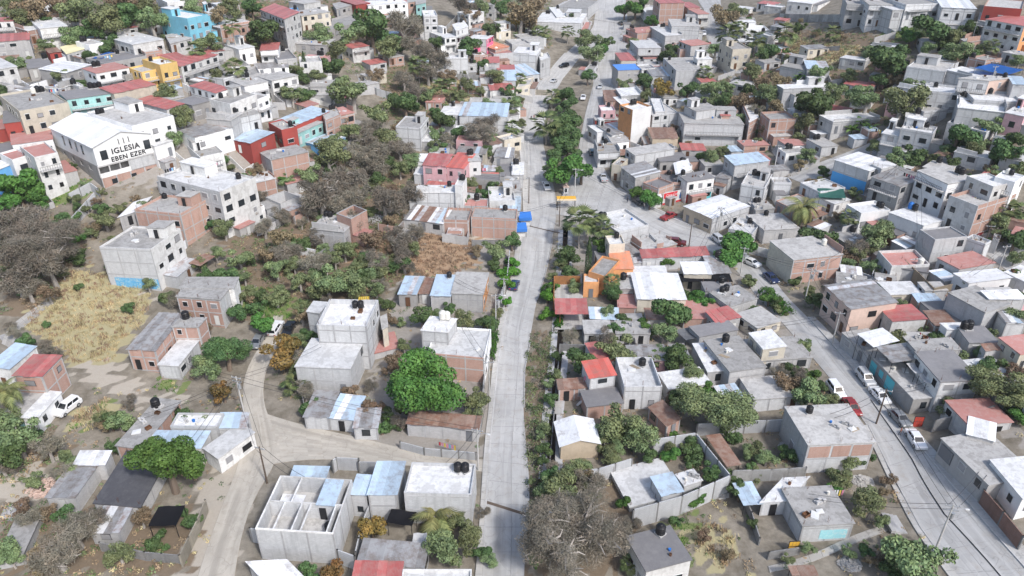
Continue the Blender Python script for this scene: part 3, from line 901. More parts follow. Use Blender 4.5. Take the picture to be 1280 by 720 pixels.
def free(pts):
    X, Y = np.array([p[0] for p in pts]), np.array([p[1] for p in pts])
    return clear_of_houses(X, Y).all() and not any(inpoly(X, Y, rp).any() for rp in RP_G) and canal_d(X, Y).min() > 2.5
def annexes():
    """lower side rooms built against houses, and yard walls running off their corners"""
    rng = random.Random(99)
    for root, q, zg, zs, base, wf, ws, roof, far, px0, noun in list(HB):
        if not far or noun != 'house': continue
        for _ in range(2):
            i = rng.choice([0, 1, 1, 3, 3]); p0, p1 = q[i], q[(i + 1) % 4]; L = (p1 - p0).length
            if L < 3: continue
            t = (p1 - p0) / L; n = Vector((t.y, -t.x)); w = rng.uniform(1.6, 3.4); u0 = rng.uniform(0, .3) * L; u1 = rng.uniform(.6, 1) * L
            if rng.random() < .35: continue
            a, b = p0 + t * u0, p0 + t * u1
            R_ = [a + n * .06, b + n * .06, b + n * w, a + n * w]
            if not free([tuple(a.lerp(b, f) + n * w * g) for f in (0, .5, 1) for g in (.15, .6, 1.12)]): continue
            poly = sorted_ccw(R_); mid = sum(R_, Vector((0, 0))) / 4; g = min(th(*p) for p in poly)
            top = min(zs - .5, th(mid.x, mid.y) + rng.choice([2.3, 2.5, 2.7]))
            if top < g + 1.6: continue
            code = rng.choice([ws, ws, 'gb', 'lb', 'rb', 'gr'])
            m = MB(); m.prism(poly, g - .5, top - .13); m.uv = [(v[0] + v[1], v[2]) for v in m.v]; m.build('side_room', WALLC[code][0], root, base)
            rc = rng.choice(['g', 'w', 'g', 't', 'tb', 'tm', 'd', 'r'])
            sl = rng.uniform(.05, .3) if rc[0] == 't' else 0
            gp = inset(poly, -.15)
            zz = [top - (sl if (Vector(p) - (a + b) / 2).dot(n) > w * .5 else 0) for p in gp]
            r = MB(); r.prism(gp, [z - .12 for z in zz], zz); r.uv = [(v[0], v[1]) for v in r.v]; r.build('side_roof', ROOFC[rc][0], root, base)
            e = (R_[3] - R_[2]) if True else None; fa, fb = (R_[3], R_[2])
            if (fb - fa).length > 2 and top - g > 2.3:
                dd = (fb - fa).normalized(); pm = fa.lerp(fb, .5) + n * .15
                zz0 = max(th(pm.x, pm.y), g) + .02
                o_ = add_on_wall('door', door_mesh(.9, min(2.0, top - zz0 - .2), rng.choice(['door_black', 'door_brown', 'door_grey', 'door_white'])) if top - zz0 > 1.8 else win_mesh(1.0, 1.0, 'frame_white'), root, pm - n * .06, math.atan2(dd.y, dd.x), zz0, base)
            FOOT.append([tuple(p) for p in poly])
    for root, q, zg, zs, base, wf, ws, roof, far, px0, noun in list(HB):
        if not far or rng.random() < .45: continue
        i = rng.choice([0, 1]); c = q[i] if rng.random() < .5 else q[(i + 1) % 4]
        e = (q[1] - q[0]).normalized(); f = Vector((-e.y, e.x)); s = rng.choice([-1, 1]); L1, L2 = rng.uniform(3, 6), rng.uniform(3, 7)
        P = [c - f * .3, c - f * L1, c - f * L1 + e * s * L2]
        if not free([tuple(P[0].lerp(P[1], k)) for k in (.25, .6, 1)] + [tuple(P[1].lerp(P[2], k)) for k in (.3, .6, 1)]): continue
        h = rng.choice([1.4, 1.8, 2.2]); code = rng.choice(['gb', 'lb', 'gb', 'rb', 'wh'])
        boundary([(p.x, p.y, th(p.x, p.y) + h) for p in P], h, code, WALLC[code][1] + ' yard wall with columns beside a house')
# ------------------------------------------------------------------ the town: roof corners are given in pixels (x4) of the tile at column,row of a 4 x 4 grid
# ax ay bx by cx cy  floors  wall[front/sides]  roof  options
HOUSES = '''
@0 0
-40 107 62 104 45 88 2 wh tr
-30 208 145 195 100 165 2 gb tr
200 142 335 128 290 84 2 wh w c
140 152 215 140 205 112 1.5 rb w
215 75 345 60 300 38 1 rb w k1
935 92 1040 72 985 38 2.4 cy w L:bright_cyan_house f
1040 76 1090 60 1060 32 2 cy w
835 12 960 0 940 -30 2 wh w f
660 222 815 195 745 150 1.3 wh w L:long_white_house
850 218 960 190 930 150 1 wh g c
330 268 430 240 400 208 1 wh y
440 225 515 212 495 188 1.3 wh g
520 318 735 278 680 245 1 gr d
330 362 455 320 400 286 1.2 gr tw
480 365 640 335 590 308 2 wh r k2 L:white_house_with_faded_red_roof
625 375 700 352 680 328 1.2 gr d
710 360 805 340 770 313 1.8 ye g L:yellow_house f
795 325 885 308 830 276 2.4 ye w b f
900 330 1090 272 1035 255 2 wh tr f
850 305 945 290 900 260 1.2 wh tr
1100 140 1275 112 1215 82 1.2 rb w
1195 245 1270 232 1235 205 1.4 wh w
335 497 575 462 500 432 2 tq d k3 L:turquoise_house f
570 465 775 420 735 390 1.8 cr tr
665 500 830 545 905 518 1.3 wh tr L:long_dull_red_roof
655 632 862 578 650 510 2.3 wh g p0.4 k2 c f L:white_school-like_house
95 555 340 510 280 425 2 cr g p0.5 k2 kw1 c
20 615 135 600 100 545 1.6 rd d f L:red_trimmed_house
-40 350 85 330 30 278 2 wh w
140 342 255 330 215 290 1 gr d
60 720 265 692 230 638 1.3 wh r
950 425 1078 462 1128 438 2 wh tr f
1150 520 1285 470 1250 430 2.3 wh g b c k1
970 682 1160 632 1090 605 1.4 wh t
1030 590 1150 600 1190 560 1.6 gb g
960 525 1050 502 970 480 1.4 gr d
1225 385 1300 362 1280 328 1 gb g k1
725 262 815 250 800 230 1 rb g
775 728 862 700 845 668 1.3 wh w b q
-20 440 60 420 40 395 1.3 gb g
250 262 305 255 290 238 1 rd tb
1180 590 1300 560 1260 520 1.6 lb g
20 30 60 22 50 5 1.3 wh r
210 20 260 10 250 -10 1.3 wh tr
1120 70 1190 60 1180 35 1.2 lb w
580 455 640 440 620 425 1 lb g
1050 640 1100 650 1130 625 1 lb t
390 430 420 424 410 405 1 lb w
@1 0
20 45 140 92 215 62 3 wh tr b L:tall_white_house_with_pink_roof
225 78 370 58 330 38 2 cr g c
500 22 570 12 560 -15 1.6 rd tr
560 26 755 12 740 -8 2 wh w f
360 150 520 108 480 68 1 gr g
800 22 850 12 848 -25 2.3 tq g
758 12 798 6 796 -25 2 rb g
835 78 905 76 900 50 3 lb w
1005 60 1065 72 1120 55 2 wh w f
1000 152 1060 132 1038 103 2 wh w
945 190 1000 182 985 148 2 wh w
1060 192 1155 196 1205 178 2 lb/hp w L:hot_pink_house
1195 245 1265 230 1230 203 1.3 rb rt
945 292 1062 290 1060 275 2.4 lb w n
930 370 1002 355 995 333 1.3 gb g
1140 312 1215 312 1200 284 1.2 lb tr
1205 345 1290 345 1280 325 1 rb tr
1225 400 1300 400 1290 345 1 lb ta
1170 450 1290 446 1280 415 1.2 wh tr k1
1015 574 1250 582 1240 518 2 lb ta n L:pale_blue_roofed_warehouse
915 572 1012 576 1012 528 1 lb w k1
1060 515 1250 520 1250 490 1 gb g
700 632 822 640 830 586 2 lb g k2 L:lone_block_house_on_the_slope
480 240 565 226 520 198 1.5 wh tr
20 250 110 245 140 212 1.6 wh tr
105 300 205 290 190 240 1.2 gb d k1
165 215 350 225 340 193 1 gr g c
220 312 325 306 300 278 1.8 wh g
80 402 205 376 120 358 2.2 wh g b
0 500 65 476 20 455 2 wh g f
-60 430 60 405 20 370 1.8 wh g c
265 432 385 432 380 400 1.2 gb g
190 628 368 552 318 520 1.4 rd ta L:red_house_with_pale_blue_roof f
200 668 330 610 300 580 1.2 tq g
60 612 130 650 190 628 1.6 rd g k1 c
345 602 420 572 400 532 2 rb g
415 577 492 560 462 528 2.2 rb r k2
-140 690 -30 712 75 662 1.2 rd ta
240 707 330 730 450 690 1 bl ta
0 340 160 330 120 312 1 wh t
1150 560 1250 545 1290 520 1 gb g
600 20 640 15 630 -5 1 gb g
400 45 500 20 480 -5 1 gr g
170 60 215 58 210 38 1.5 bl w
240 20 320 5 300 -15 1.5 wh g
1190 270 1290 262 1280 245 1.3 lb r
1250 520 1290 520 1290 480 1 lb w
@2 0
115 108 345 115 380 68 1.4 lb w n L:long_pale_blue_wall_house
740 15 862 12 855 -8 3 rb tr n L:tall_brick_house
668 62 735 62 730 35 1.3 lb w
880 38 940 36 930 10 1.4 rb tr
800 130 940 132 928 96 2.3 lb g n
625 165 760 152 745 128 1.2 rb r c
765 178 850 174 830 128 1.8 lb w
632 240 745 238 700 198 2 lb w
548 302 620 300 610 263 1.5 cr tr
530 350 640 345 640 318 2.3 gr b L:blue_roofed_shop
648 345 720 340 720 318 1.8 lb g
840 247 892 246 890 215 1.3 rb w
895 228 990 218 970 193 2 gb r
820 352 1000 348 960 285 2 lb g c k1 n
930 297 1000 294 995 278 2.3 wh w
1145 150 1290 152 1260 126 1.3 wh w
1105 247 1200 242 1190 205 2.4 cr g f L:cream_house_behind_palms
1080 120 1220 126 1210 88 1 gb g
548 478 650 472 660 435 1.2 lb w
470 502 535 502 540 452 1 rb tb
603 550 697 531 650 502 3.7 wt/or w p0.6 n q L:white_and_orange_tower
445 553 515 551 512 524 2 pk w f
418 600 525 598 520 573 1.2 rd g
425 660 495 652 470 618 1.4 wh w
500 672 600 652 580 603 1.3 lb t
715 556 765 556 795 493 2 lb w
700 578 830 562 820 500 1.8 lb g c
860 615 1160 622 1120 565 2.2 lb g c L:big_bare_block_house
920 556 1030 540 1000 508 3 lb g n k1
1140 500 1185 610 1235 585 1.5 rb w
1045 576 1090 576 1085 540 2.4 rb tr
0 270 120 276 125 238 2 lb w n
0 386 140 366 160 312 1.4 lb ta
140 302 190 286 180 260 2.2 lb w
230 30 380 40 380 2 1.4 lb g n
362 346 408 350 405 322 1 lb g
-20 655 45 640 50 590 1.3 lb w c
0 540 40 532 50 495 1.2 wh g
20 440 90 422 110 385 1 cr g
700 380 790 378 780 335 1.6 lb t
-30 580 35 570 48 530 1.2 lb t
700 690 830 690 830 640 1.4 tn tb
500 712 590 705 600 655 1.2 wh g k1 c
60 200 160 190 150 160 1 lb g
0 222 90 215 80 190 1 gb g
930 70 985 68 975 40 1.6 wh r
1020 640 1085 648 1090 600 1 gb g
225 85 268 84 268 35 1.4 wh w n
@3 0
395 18 500 22 495 -10 2.6 gb g b f
505 22 625 25 620 -8 2.6 lb g b f L:row_of_terraced_upper_houses
625 48 803 46 705 20 2.2 lb w
870 34 1045 42 1050 -5 1.4 lb tw
690 22 870 16 860 -20 1.6 lb g f
1080 30 1270 45 1260 -5 2.4 rd/rb g f L:red_brick_arcade_house
1090 92 1280 128 1310 92 3 wh/or tr f L:white_three-storey_house_with_orange_side
95 5 220 18 280 -20 1.3 wh w
990 212 1065 200 1040 183 1.5 rb g
700 332 890 356 950 318 2 lb g n L:long_walled_block_building
895 348 1060 385 1115 364 1.2 lb w n
960 390 1105 402 1225 386 2.2 lb/pb g f L:rose_beige_house
795 452 965 468 940 428 1.8 lb w
645 432 785 452 880 418 1.1 lb w
780 558 905 545 870 513 1.2 lb g k1
1030 498 1280 512 1260 462 1.2 lb w
950 536 1190 562 1200 500 1.8 lb w k1 n
690 582 772 592 760 570 2.2 wh w
665 640 825 667 822 630 2.2 lb w c f
575 665 665 682 680 640 2 lb w
80 442 315 432 290 413 1.4 lb w n
200 342 310 346 320 308 1.2 lb ta
60 328 190 350 200 315 1.3 gb g
10 598 140 592 120 553 2 rb g
325 607 560 592 470 563 1.3 gb w
1190 562 1285 582 1280 520 1.5 pk w
1230 417 1300 422 1290 386 1.3 lb ta
0 180 40 176 30 148 1.5 wh w
1010 640 1090 660 1110 630 1.2 lb g
900 610 960 622 985 590 1.4 lb w
1050 100 1090 110 1100 70 1.5 lb g
@0 1
-20 130 65 97 0 22 1.6 bl w
62 78 152 52 130 10 2.2 wh r f
165 68 290 40 250 -20 3 wh r f L:white_house_beside_the_church
785 160 1100 240 1275 165 3 lb/wh w p0.5 c f L:tall_bare_block_house_below_the_church
670 328 900 352 1085 280 2.2 rb g p0.5 k1 L:brick_house_with_parapet
495 515 755 524 985 428 3 lb/wh g p0.4 n c u mB:.12,.98,-.4,1.9 L:house_with_blue_graffiti
600 358 690 330 760 265 1 gb tw
900 722 1168 722 1165 668 2 wh g
1000 65 1120 40 1080 -20 1.4 wh g c
@1 1
75 78 262 38 190 5 2 rb/gb g n L:brick_house_with_roof_plants
120 300 215 265 140 235 1.2 lb o
-10 328 40 308 20 278 1.2 wh w
275 422 442 440 490 368 1.4 gb g c
403 350 470 378 504 322 2.1 rb o
835 102 950 108 960 52 2.2 pk tr f L:pink_house
955 112 1040 120 1062 48 2.2 pk tR
800 242 1030 242 1050 205 2 lb w n k1 c
990 206 1035 208 1062 168 2.8 wh w n
1065 87 1122 82 1140 45 2.4 wh g k2
1085 178 1220 182 1215 150 1.2 gr d
1165 286 1300 282 1290 210 1.2 wh w p0.8
1040 308 1160 312 1150 273 1 gb r k1
740 372 930 396 930 325 1 gb tm c
935 378 1065 382 1080 320 1.3 rb g
1075 366 1300 376 1290 325 1.8 rb g k1 n L:long_brick_house_beside_the_main_street
790 82 850 84 860 52 1.2 wh tw
1190 60 1280 65 1275 20 1 gb t
870 55 960 55 955 20 1.2 wh g c
@2 1
0 152 60 152 50 90 1.2 lb w
-60 330 40 330 48 232 1.2 wh ta
-30 240 45 238 48 160 1.6 lb g c
545 112 622 166 705 120 2 gr t
655 192 730 222 795 190 1.5 rb d
760 206 868 206 830 150 1.35 rb d q n
690 266 752 262 748 225 1.1 wh tw
880 187 1015 167 975 133 2.2 wh d k1 f mR:.02,.32,.0,2.3 mT:.66,.95,.0,2.2 L:white_house_with_teal_garage_door
745 88 885 82 860 40 1.2 gr d k1
615 55 815 22 795 -12 2 lb g n
1115 102 1290 82 1270 38 2.2 lb ta L:pale_blue_roofed_house_at_the_lane
1145 198 1265 218 1295 150 2 lb g c
862 309 1000 369 1215 322 1.5 tn/lb tw L:white_roofed_market_hall
1080 422 1200 448 1280 398 1 lb w c k1
530 438 690 402 560 322 1.4 lb w k2 c L:pale_corner_house_by_the_junction
492 502 567 497 556 453 2 cr w p0.5 n
505 622 605 622 605 540 1.4 or rt n
655 567 985 552 975 515 1.2 lb tr L:long_red_sheet_roof
1000 645 1095 642 1060 560 1 gb t k1 c
868 645 1000 645 980 590 1.4 cr tw
628 770 868 772 830 648 1.4 cr tw n L:big_white_sheet_roof_house
580 650 775 646 770 608 1 lb w
380 638 470 662 500 570 1.5 or g p0.5 n
358 690 432 693 425 650 1.2 or w p0.4 L:orange_house
543 722 622 722 620 670 1.2 gr g k1
970 735 1110 735 1100 690 1 gb d k1
500 100 545 108 560 70 1.6 cr g
850 110 900 108 895 85 1.4 wh w
1020 160 1080 175 1110 145 1.4 lb t
430 45 540 40 560 -10 1.6 lb g c
@3 1
335 77 508 132 615 90 2 lb tw L:blue_fronted_house n mU:.0,1,-1.5,2.4
520 162 665 212 740 145 2 gb t c f b
750 132 905 200 985 155 2.7 wh g k3 b f L:white_house_with_washing_on_its_balcony
905 255 1050 310 1215 240 2.3 wh/rb g p0.8 f
1000 160 1130 212 1215 190 3.1 wh w f L:house_with_a_white_rooftop_room
1130 162 1235 190 1250 150 3 wh w kw1 k1
395 300 472 347 600 322 1.5 wh w
608 340 775 405 905 395 1.6 wh w kb1 k1 L:white_house_with_a_blue_tank
835 477 1000 462 920 410 2 lb d L:grey_roofed_house_by_the_steep_lane
995 468 1085 500 1100 478 1.3 lb g
550 534 625 609 785 580 1.2 wh r kw1
850 567 960 625 1150 600 1.2 gb r
930 642 1005 690 1250 690 1.4 wh tw c
40 282 170 345 230 290 1 rb g
-20 430 155 418 40 345 1.2 gb g
15 482 125 577 370 548 2.2 cr/rb g n L:rose_house_with_curved_grey_roof
160 192 260 240 382 215 1 lb w c
30 192 120 192 100 165 1.3 lb g
285 703 415 823 620 772 2.2 pb t f L:pink_house_with_big_zinc_roof
1120 470 1160 480 1165 455 1 gb g
-60 330 30 320 20 280 1 gb g c
520 100 570 120 620 95 2 lb w
660 620 800 640 850 600 1 gb d
240 260 330 300 390 270 1 wh w
1180 640 1290 690 1340 640 1 wh w
@0 2
880 40 1095 54 1150 -10 2.1 rb/lb g L:brick_house_with_two_front_windows f
640 302 770 307 900 130 1.6 rb t f L:unfinished_brick_house_at_the_field
790 382 890 387 990 262 1 lb w n
860 192 990 194 1030 150 1.9 rb g k1
65 432 205 437 305 340 2.1 rb tr L:red_roofed_house_by_the_field
-60 382 45 400 138 292 1.6 wh ta
110 645 180 652 240 520 1 wh w
0 642 105 645 190 517 .9 tq g
580 785 700 800 870 562 1 rb g c k1
700 792 1000 795 1060 720 1.1 wh ta
850 690 1085 692 1110 625 1.2 lb w p0.4 c
1088 695 1225 695 1195 632 1.2 lb ta
1020 800 1090 850 1225 700 1.1 wh w n
@1 2
197 390 470 400 562 262 2 lb w L:white_topped_block_house
298 182 555 190 622 62 2.9 lb w p1.0 k2 c n L:tall_block_house_with_parapet
255 117 320 122 362 70 2.1 lb w
628 205 655 190 655 128 2 cr g n
590 327 715 292 765 208 .5 gb r n
850 327 1138 350 1165 208 1.8 rb/wt w p0.3 n c L:brick_house_by_the_main_street
832 207 962 222 1000 155 2.8 lb w n kw2
710 24 800 28 845 -55 1.1 gr ta
815 25 865 28 905 -45 .9 gr tb
870 32 968 36 1000 -60 1.3 gb ta k1
975 25 1132 32 1160 -75 1.5 gb/or g n L:grey_block_house_with_orange_side
240 637 360 642 410 520 1 lb t L:row_of_tin_shacks
363 642 485 655 540 545 1 lb ta
488 692 605 692 612 605 1 lb tm
755 672 1110 702 1122 645 1 gb tb L:rusty_roofed_shack
@2 2
535 96 620 96 630 -10 .7 rb r n
390 447 518 427 495 350 1.9 lb tR f L:small_bright_red_roofed_house
562 492 752 492 668 347 1.4 lb w p0.9 k1 c
375 592 555 572 520 497 1 rb d
235 502 390 492 392 450 1 rb tb
245 785 435 770 410 655 1.1 tn G n L:white_gabled_shed
775 687 842 652 805 550 .9 rb tb
910 278 977 415 1087 402 1.1 gb w n
1090 417 1270 392 1130 240 1.5 gb g k1 n L:wide_stained_concrete_roof
935 242 1130 207 1090 160 1.2 gb d
1030 172 1140 142 1090 88 1.2 gb tr
1185 222 1258 302 1375 288 2 cr w
1220 365 1500 345 1420 240 1 gb g c
1085 92 1225 52 1150 -20 1.1 gb g k2
862 152 1055 150 1050 52 .8 rb r n
@3 2
555 90 625 164 785 150 1.4 wh tr L:dull_red_roofed_house_up_the_bank
785 112 838 185 915 165 1.2 rb tb
480 300 732 552 855 545 1.1 gr g n c q mT:.18,.3,.1,2.3 mT:.36,.44,.9,2.2 mT:.5,.66,.0,2.5 L:turquoise_house_by_the_parked_cars
375 222 500 332 620 300 1 gb g c
865 467 1060 457 970 310 2 lb/wh d f L:dark_roofed_house_above_the_cars
750 320 965 307 930 250 1.8 gb g c
900 207 1010 202 985 172 1.4 wh w
1100 312 1200 297 1175 272 1 gb tb
1010 272 1150 267 1130 192 1 gb d k2
1110 52 1285 47 1262 12 2 lb tw c
905 22 1090 122 1200 72 2.1 lb g n L:long_pale_block_wall_house
790 12 900 12 880 -30 1 lb g
890 178 1040 168 900 62 1 gb d
870 752 1105 982 1300 900 1 gr g f g q
1115 860 1275 1050 1420 980 1.2 wh w f L:white_flat_roof_by_the_wide_road
203 783 535 767 402 580 2 lb/gb g q k1 n mK:.03,.35,2.9,5.0 mK:.385,.655,2.9,5.0 mK:.69,.97,2.9,5.0 L:brick_house_with_grey_roof_by_the_road
1200 170 1290 165 1290 120 1.2 lb t
1000 725 1130 760 1170 690 1 gb tw
@0 3
470 352 700 372 720 110 .9 gb k n L:blackish_roof
230 320 370 322 495 170 1 gb t
370 157 520 157 530 100 1.1 gb tw
450 492 590 497 640 367 .9 gb tm
-20 640 110 612 280 402 .6 gb g
@1 3
175 220 345 224 365 178 1 gb ta
475 302 550 307 590 222 1.6 lb ta
560 307 700 307 785 155 1.8 lb ta n
740 302 1075 312 1112 160 1.9 lb w p0.5 k2 n L:pale_blue_house_by_the_main_street
510 642 835 672 850 565 1 gb t
485 732 720 737 720 655 1.1 lb tr L:red_sheet_roof_at_the_bottom_edge
722 772 1075 772 1075 685 1 wh w p0.4
40 732 230 722 150 645 1 gb tw
@2 3
672 692 895 634 782 472 1.6 wh d k1 L:dark_roofed_house_behind_the_bare_tree
590 372 850 300 795 122 .4 lb w n q L:pale_walled_compound
750 312 852 288 805 205 1.1 lb ta
862 265 948 238 912 185 1.1 lb w q
@3 3
-30 347 97 340 200 225 1 lb w
175 467 430 452 305 270 1.2 lb g n c q mA:.38,.92,.5,2.2 L:low_house_with_aqua_wall
'''
CANOPIES = '''
@0 0
460 292 505 294 502 262 2.4 blue
@0 1
275 167 370 127 312 107 2.6 tR L:red_lean-to_by_the_church
945 592 1000 607 1065 562 2.5 tb
@2 0
545 520 595 515 600 480 2.5 tw
@3 0
1030 340 1195 375 1215 338 3 blue L:blue_tarpaulin
@1 1
1115 172 1215 172 1205 145 3.0 tR
@2 1
820 150 895 127 880 75 5.4 tw
835 690 1105 690 1100 648 2.8 black L:black_shade_cloth
@3 1
255 267 390 272 445 232 3 green L:green_shade_cloth
@2 2
218 127 380 127 380 55 3.2 tr L:red_terrace_roof
870 262 935 247 880 197 2.6 greytarp
@3 2
450 227 530 292 632 250 5.2 tw
545 292 622 370 752 340 5.2 t
690 377 735 427 802 412 4.6 white
750 432 790 477 858 465 4.6 white
@0 3
740 472 880 467 935 367 2.6 black L:black_shade_cloth_under_the_green_tree
@1 3
650 452 780 472 792 400 2.6 black
780 567 850 567 850 505 2.4 white
@2 3
1075 167 1145 157 1010 17 2.4 tb
1160 362 1255 352 1200 250 2.5 ta
@3 3
125 715 250 712 215 672 2.4 tb
'''
def tile_lines(txt):
    ox = oy = 0
    for ln in txt.strip().splitlines():
        if ln.startswith('@'):
            c, r = ln[1:].split(); ox, oy = int(c) * 320, int(r) * 180; continue
        if not ln.strip(): continue
        f = ln.split()
        n = [float(v) for v in f[:6]]
        yield [(ox + n[i] / 4, oy + n[i + 1] / 4) for i in (0, 2, 4)], f[6:]
# ------------------------------------------------------------------ ground
def inpoly(px, py, poly):
    c = np.zeros(px.shape, bool); n = len(poly)
    for i in range(n):
        x0, y0 = poly[i]; x1, y1 = poly[(i + 1) % n]
        if y0 == y1: continue
        k = ((y0 > py) != (y1 > py)) & (px < (x1 - x0) * (py - y0) / (y1 - y0) + x0)
        c ^= k
    return c
def ground_poly(pix): return [tuple(at(*p)[:2]) for p in pix]
PAINT = {   # which ground cover lies where (pixels of the photograph)
 'yellow': [[(95,335),(150,345),(190,365),(178,400),(150,440),(140,452),(85,455),(60,430),(25,405),(60,370)], 
            [(868,655),(905,655),(925,690),(915,712),(880,700)], [(985,50),(1020,55),(1012,80),(985,70)], [(1030,55),(1075,60),(1065,85),(1030,80)], [(530,100),(585,100),(580,135),(535,130)],
            [(90,520),(130,500),(140,515),(100,545)], [(1110,600),(1128,625),(1135,640),(1118,630)]],
 'rust': [[(528,286),(594,296),(592,332),(548,350),(508,344)], [(355,290),(400,300),(385,345),(345,345)], [(440,300),(500,290),(500,345),(450,355)]],
 'green': [[(55,238),(95,225),(118,240),(85,258),(60,255)], [(85,530),(135,498),(140,505),(95,545)], [(200,470),(225,478),(222,495),(190,485)], [(330,370),(390,375),(360,400),(325,395)], [(838,652),(862,642),(872,680),(850,690)],
           [(790,390),(815,392),(815,425),(795,425)], [(1125,25),(1165,35),(1130,55),(1105,45)], [(300,360),(345,360),(335,395),(300,390)]],
 'path': [[(185,365),(196,370),(160,430),(150,455),(160,480),(190,495),(230,490),(240,500),(180,505),(130,485),(95,465),(95,450),(140,448),(170,400)], [(255,600),(305,540),(320,545),(318,580),(300,620),(285,700),(280,725),(235,725)], [(10,560),(70,585),(60,620),(0,640)],
          [(500,280),(640,300),(640,310),(500,300)], [(640,380),(630,420),(615,440),(622,400)]],
 'litter': [[(664,420),(692,412),(690,600),(664,640),(659,560)], [(300,250),(350,230),(420,160),(530,160),(520,260),(510,350),(380,400),(300,400),(280,300)], [(0,250),(60,260),(110,290),(95,350),(50,385),(0,400)], [(0,530),(80,540),(60,600),(0,650)], [(480,80),(650,60),(630,150),(480,150)], [(300,0),(480,0),(480,60),(300,60)],
            [(640,600),(800,600),(800,720),(650,720)], [(940,40),(1130,50),(1110,160),(960,150)], [(0,640),(250,640),(260,720),(0,720)], [(890,100),(960,90),(980,190),(920,170)]],
 'pave': [[(690,260),(860,270),(930,330),(990,400),(960,500),(860,520),(780,480),(780,330),(700,330)], [(1000,280),(1280,280),(1280,560),(1180,520),(1080,420)], [(500,340),(640,340),(610,580),(440,560)], [(640,100),(560,180),(520,330),(650,330)], [(140,100),(320,100),(330,240),(100,240)]],
}
XS = np.unique(np.concatenate([np.arange(-900, -240, 30.), np.arange(-240, -120, 3.), np.arange(-120, 0, 1.2), np.arange(0, 16, .6), np.arange(16, 125, 1.2), np.arange(125, 245, 3.), np.arange(245, 905, 30.)]))
YS = np.unique(np.concatenate([np.arange(20, 300, 1.2), np.arange(300, 620, 4.), np.arange(620, 1500, 40.)]))
GX, GY = np.meshgrid(XS, YS)
GZ = hmap(GX, GY)
CANAL = [at(707, 288), at(705, 340), at(700, 431), at(691, 520), at(688, 600)]
def canal_d(x, y):
    d = np.full(np.shape(x), 1e9)
    for a, b in zip(CANAL, CANAL[1:]):
        ax, ay, bx, by = a[0], a[1], b[0], b[1]; L2 = (bx - ax) ** 2 + (by - ay) ** 2
        t = np.clip(((x - ax) * (bx - ax) + (y - ay) * (by - ay)) / L2, 0, 1)
        d = np.minimum(d, np.hypot(x - ax - t * (bx - ax), y - ay - t * (by - ay)))
    return d
def build_ground():
    ny, nx = GX.shape
    idx = np.arange(nx * ny).reshape(ny, nx)
    F = np.stack([idx[:-1, :-1], idx[:-1, 1:], idx[1:, 1:], idx[1:, :-1]], -1).reshape(-1, 4)
    cx = (GX[:-1, :-1] + GX[1:, 1:]).ravel() / 2; cy = (GY[:-1, :-1] + GY[1:, 1:]).ravel() / 2
    F = F[canal_d(cx, cy) > 1.35]
    V = np.stack([GX.ravel(), GY.ravel(), GZ.ravel()], 1)
    t = NT('ground'); p = t.pos()
    me = np_mesh('ground', V, F, [t.m], smooth=True)
    jx = GX + np.interp(NP.random(GX.shape), [0, 1], [-2.5, 2.5]); jy = GY + np.interp(NP.random(GX.shape), [0, 1], [-1.5, 1.5])
    base = t.mix(t.ramp(t.noise(p, .35, 6, .7), [(.35, (0, 0, 0)), (.65, (1, 1, 1))]), (.15, .13, .105), (.32, .285, .24))
    base = t.mix(t.math('MULTIPLY', t.noise(p, 2.2, 4, .7), .5), base, (.13, .12, .085))
    looks = {'yellow': ((.40, .345, .215), (.29, .27, .155)), 'rust': ((.36, .25, .16), (.27, .19, .125)), 'green': ((.10, .15, .05), (.21, .23, .10)), 'path': ((.42, .385, .33), (.33, .29, .24)), 'litter': ((.13, .10, .07), (.23, .18, .13)), 'pave': ((.36, .34, .315), (.21, .185, .155))}
    for k in ('pave', 'litter', 'path', 'green', 'rust', 'yellow'):
        w = np.zeros(GX.shape)
        for poly in PAINT[k]: w = np.maximum(w, inpoly(jx * 1.0, jy, ground_poly(poly)).astype(float))
        a = me.attributes.new(k, 'FLOAT', 'POINT'); a.data.foreach_set('value', w.ravel().astype(np.float32))
        at_ = t.n('Attribute', attribute_name=k)
        f = t.ramp(t.math('ADD', t.math('MULTIPLY', at_.outputs['Fac'], .7), t.math('MULTIPLY', t.noise(p, .9, 5, .7), .5)), [(.5, (0, 0, 0)), (.68, (1, 1, 1))])
        c = t.mix(t.noise(p, 1.7, 5, .7), looks[k][0], looks[k][1])
        base = t.mix(f, base, c)
    t.bump(t.noise(p, 3, 5, .7), .6, .12)
    t.out(base, .95, 0, .1)
    o = put(bpy.data.objects.new('ground', me)); tag(o, 'dusty hillside ground under the town', None, None, 'structure')
build_ground()

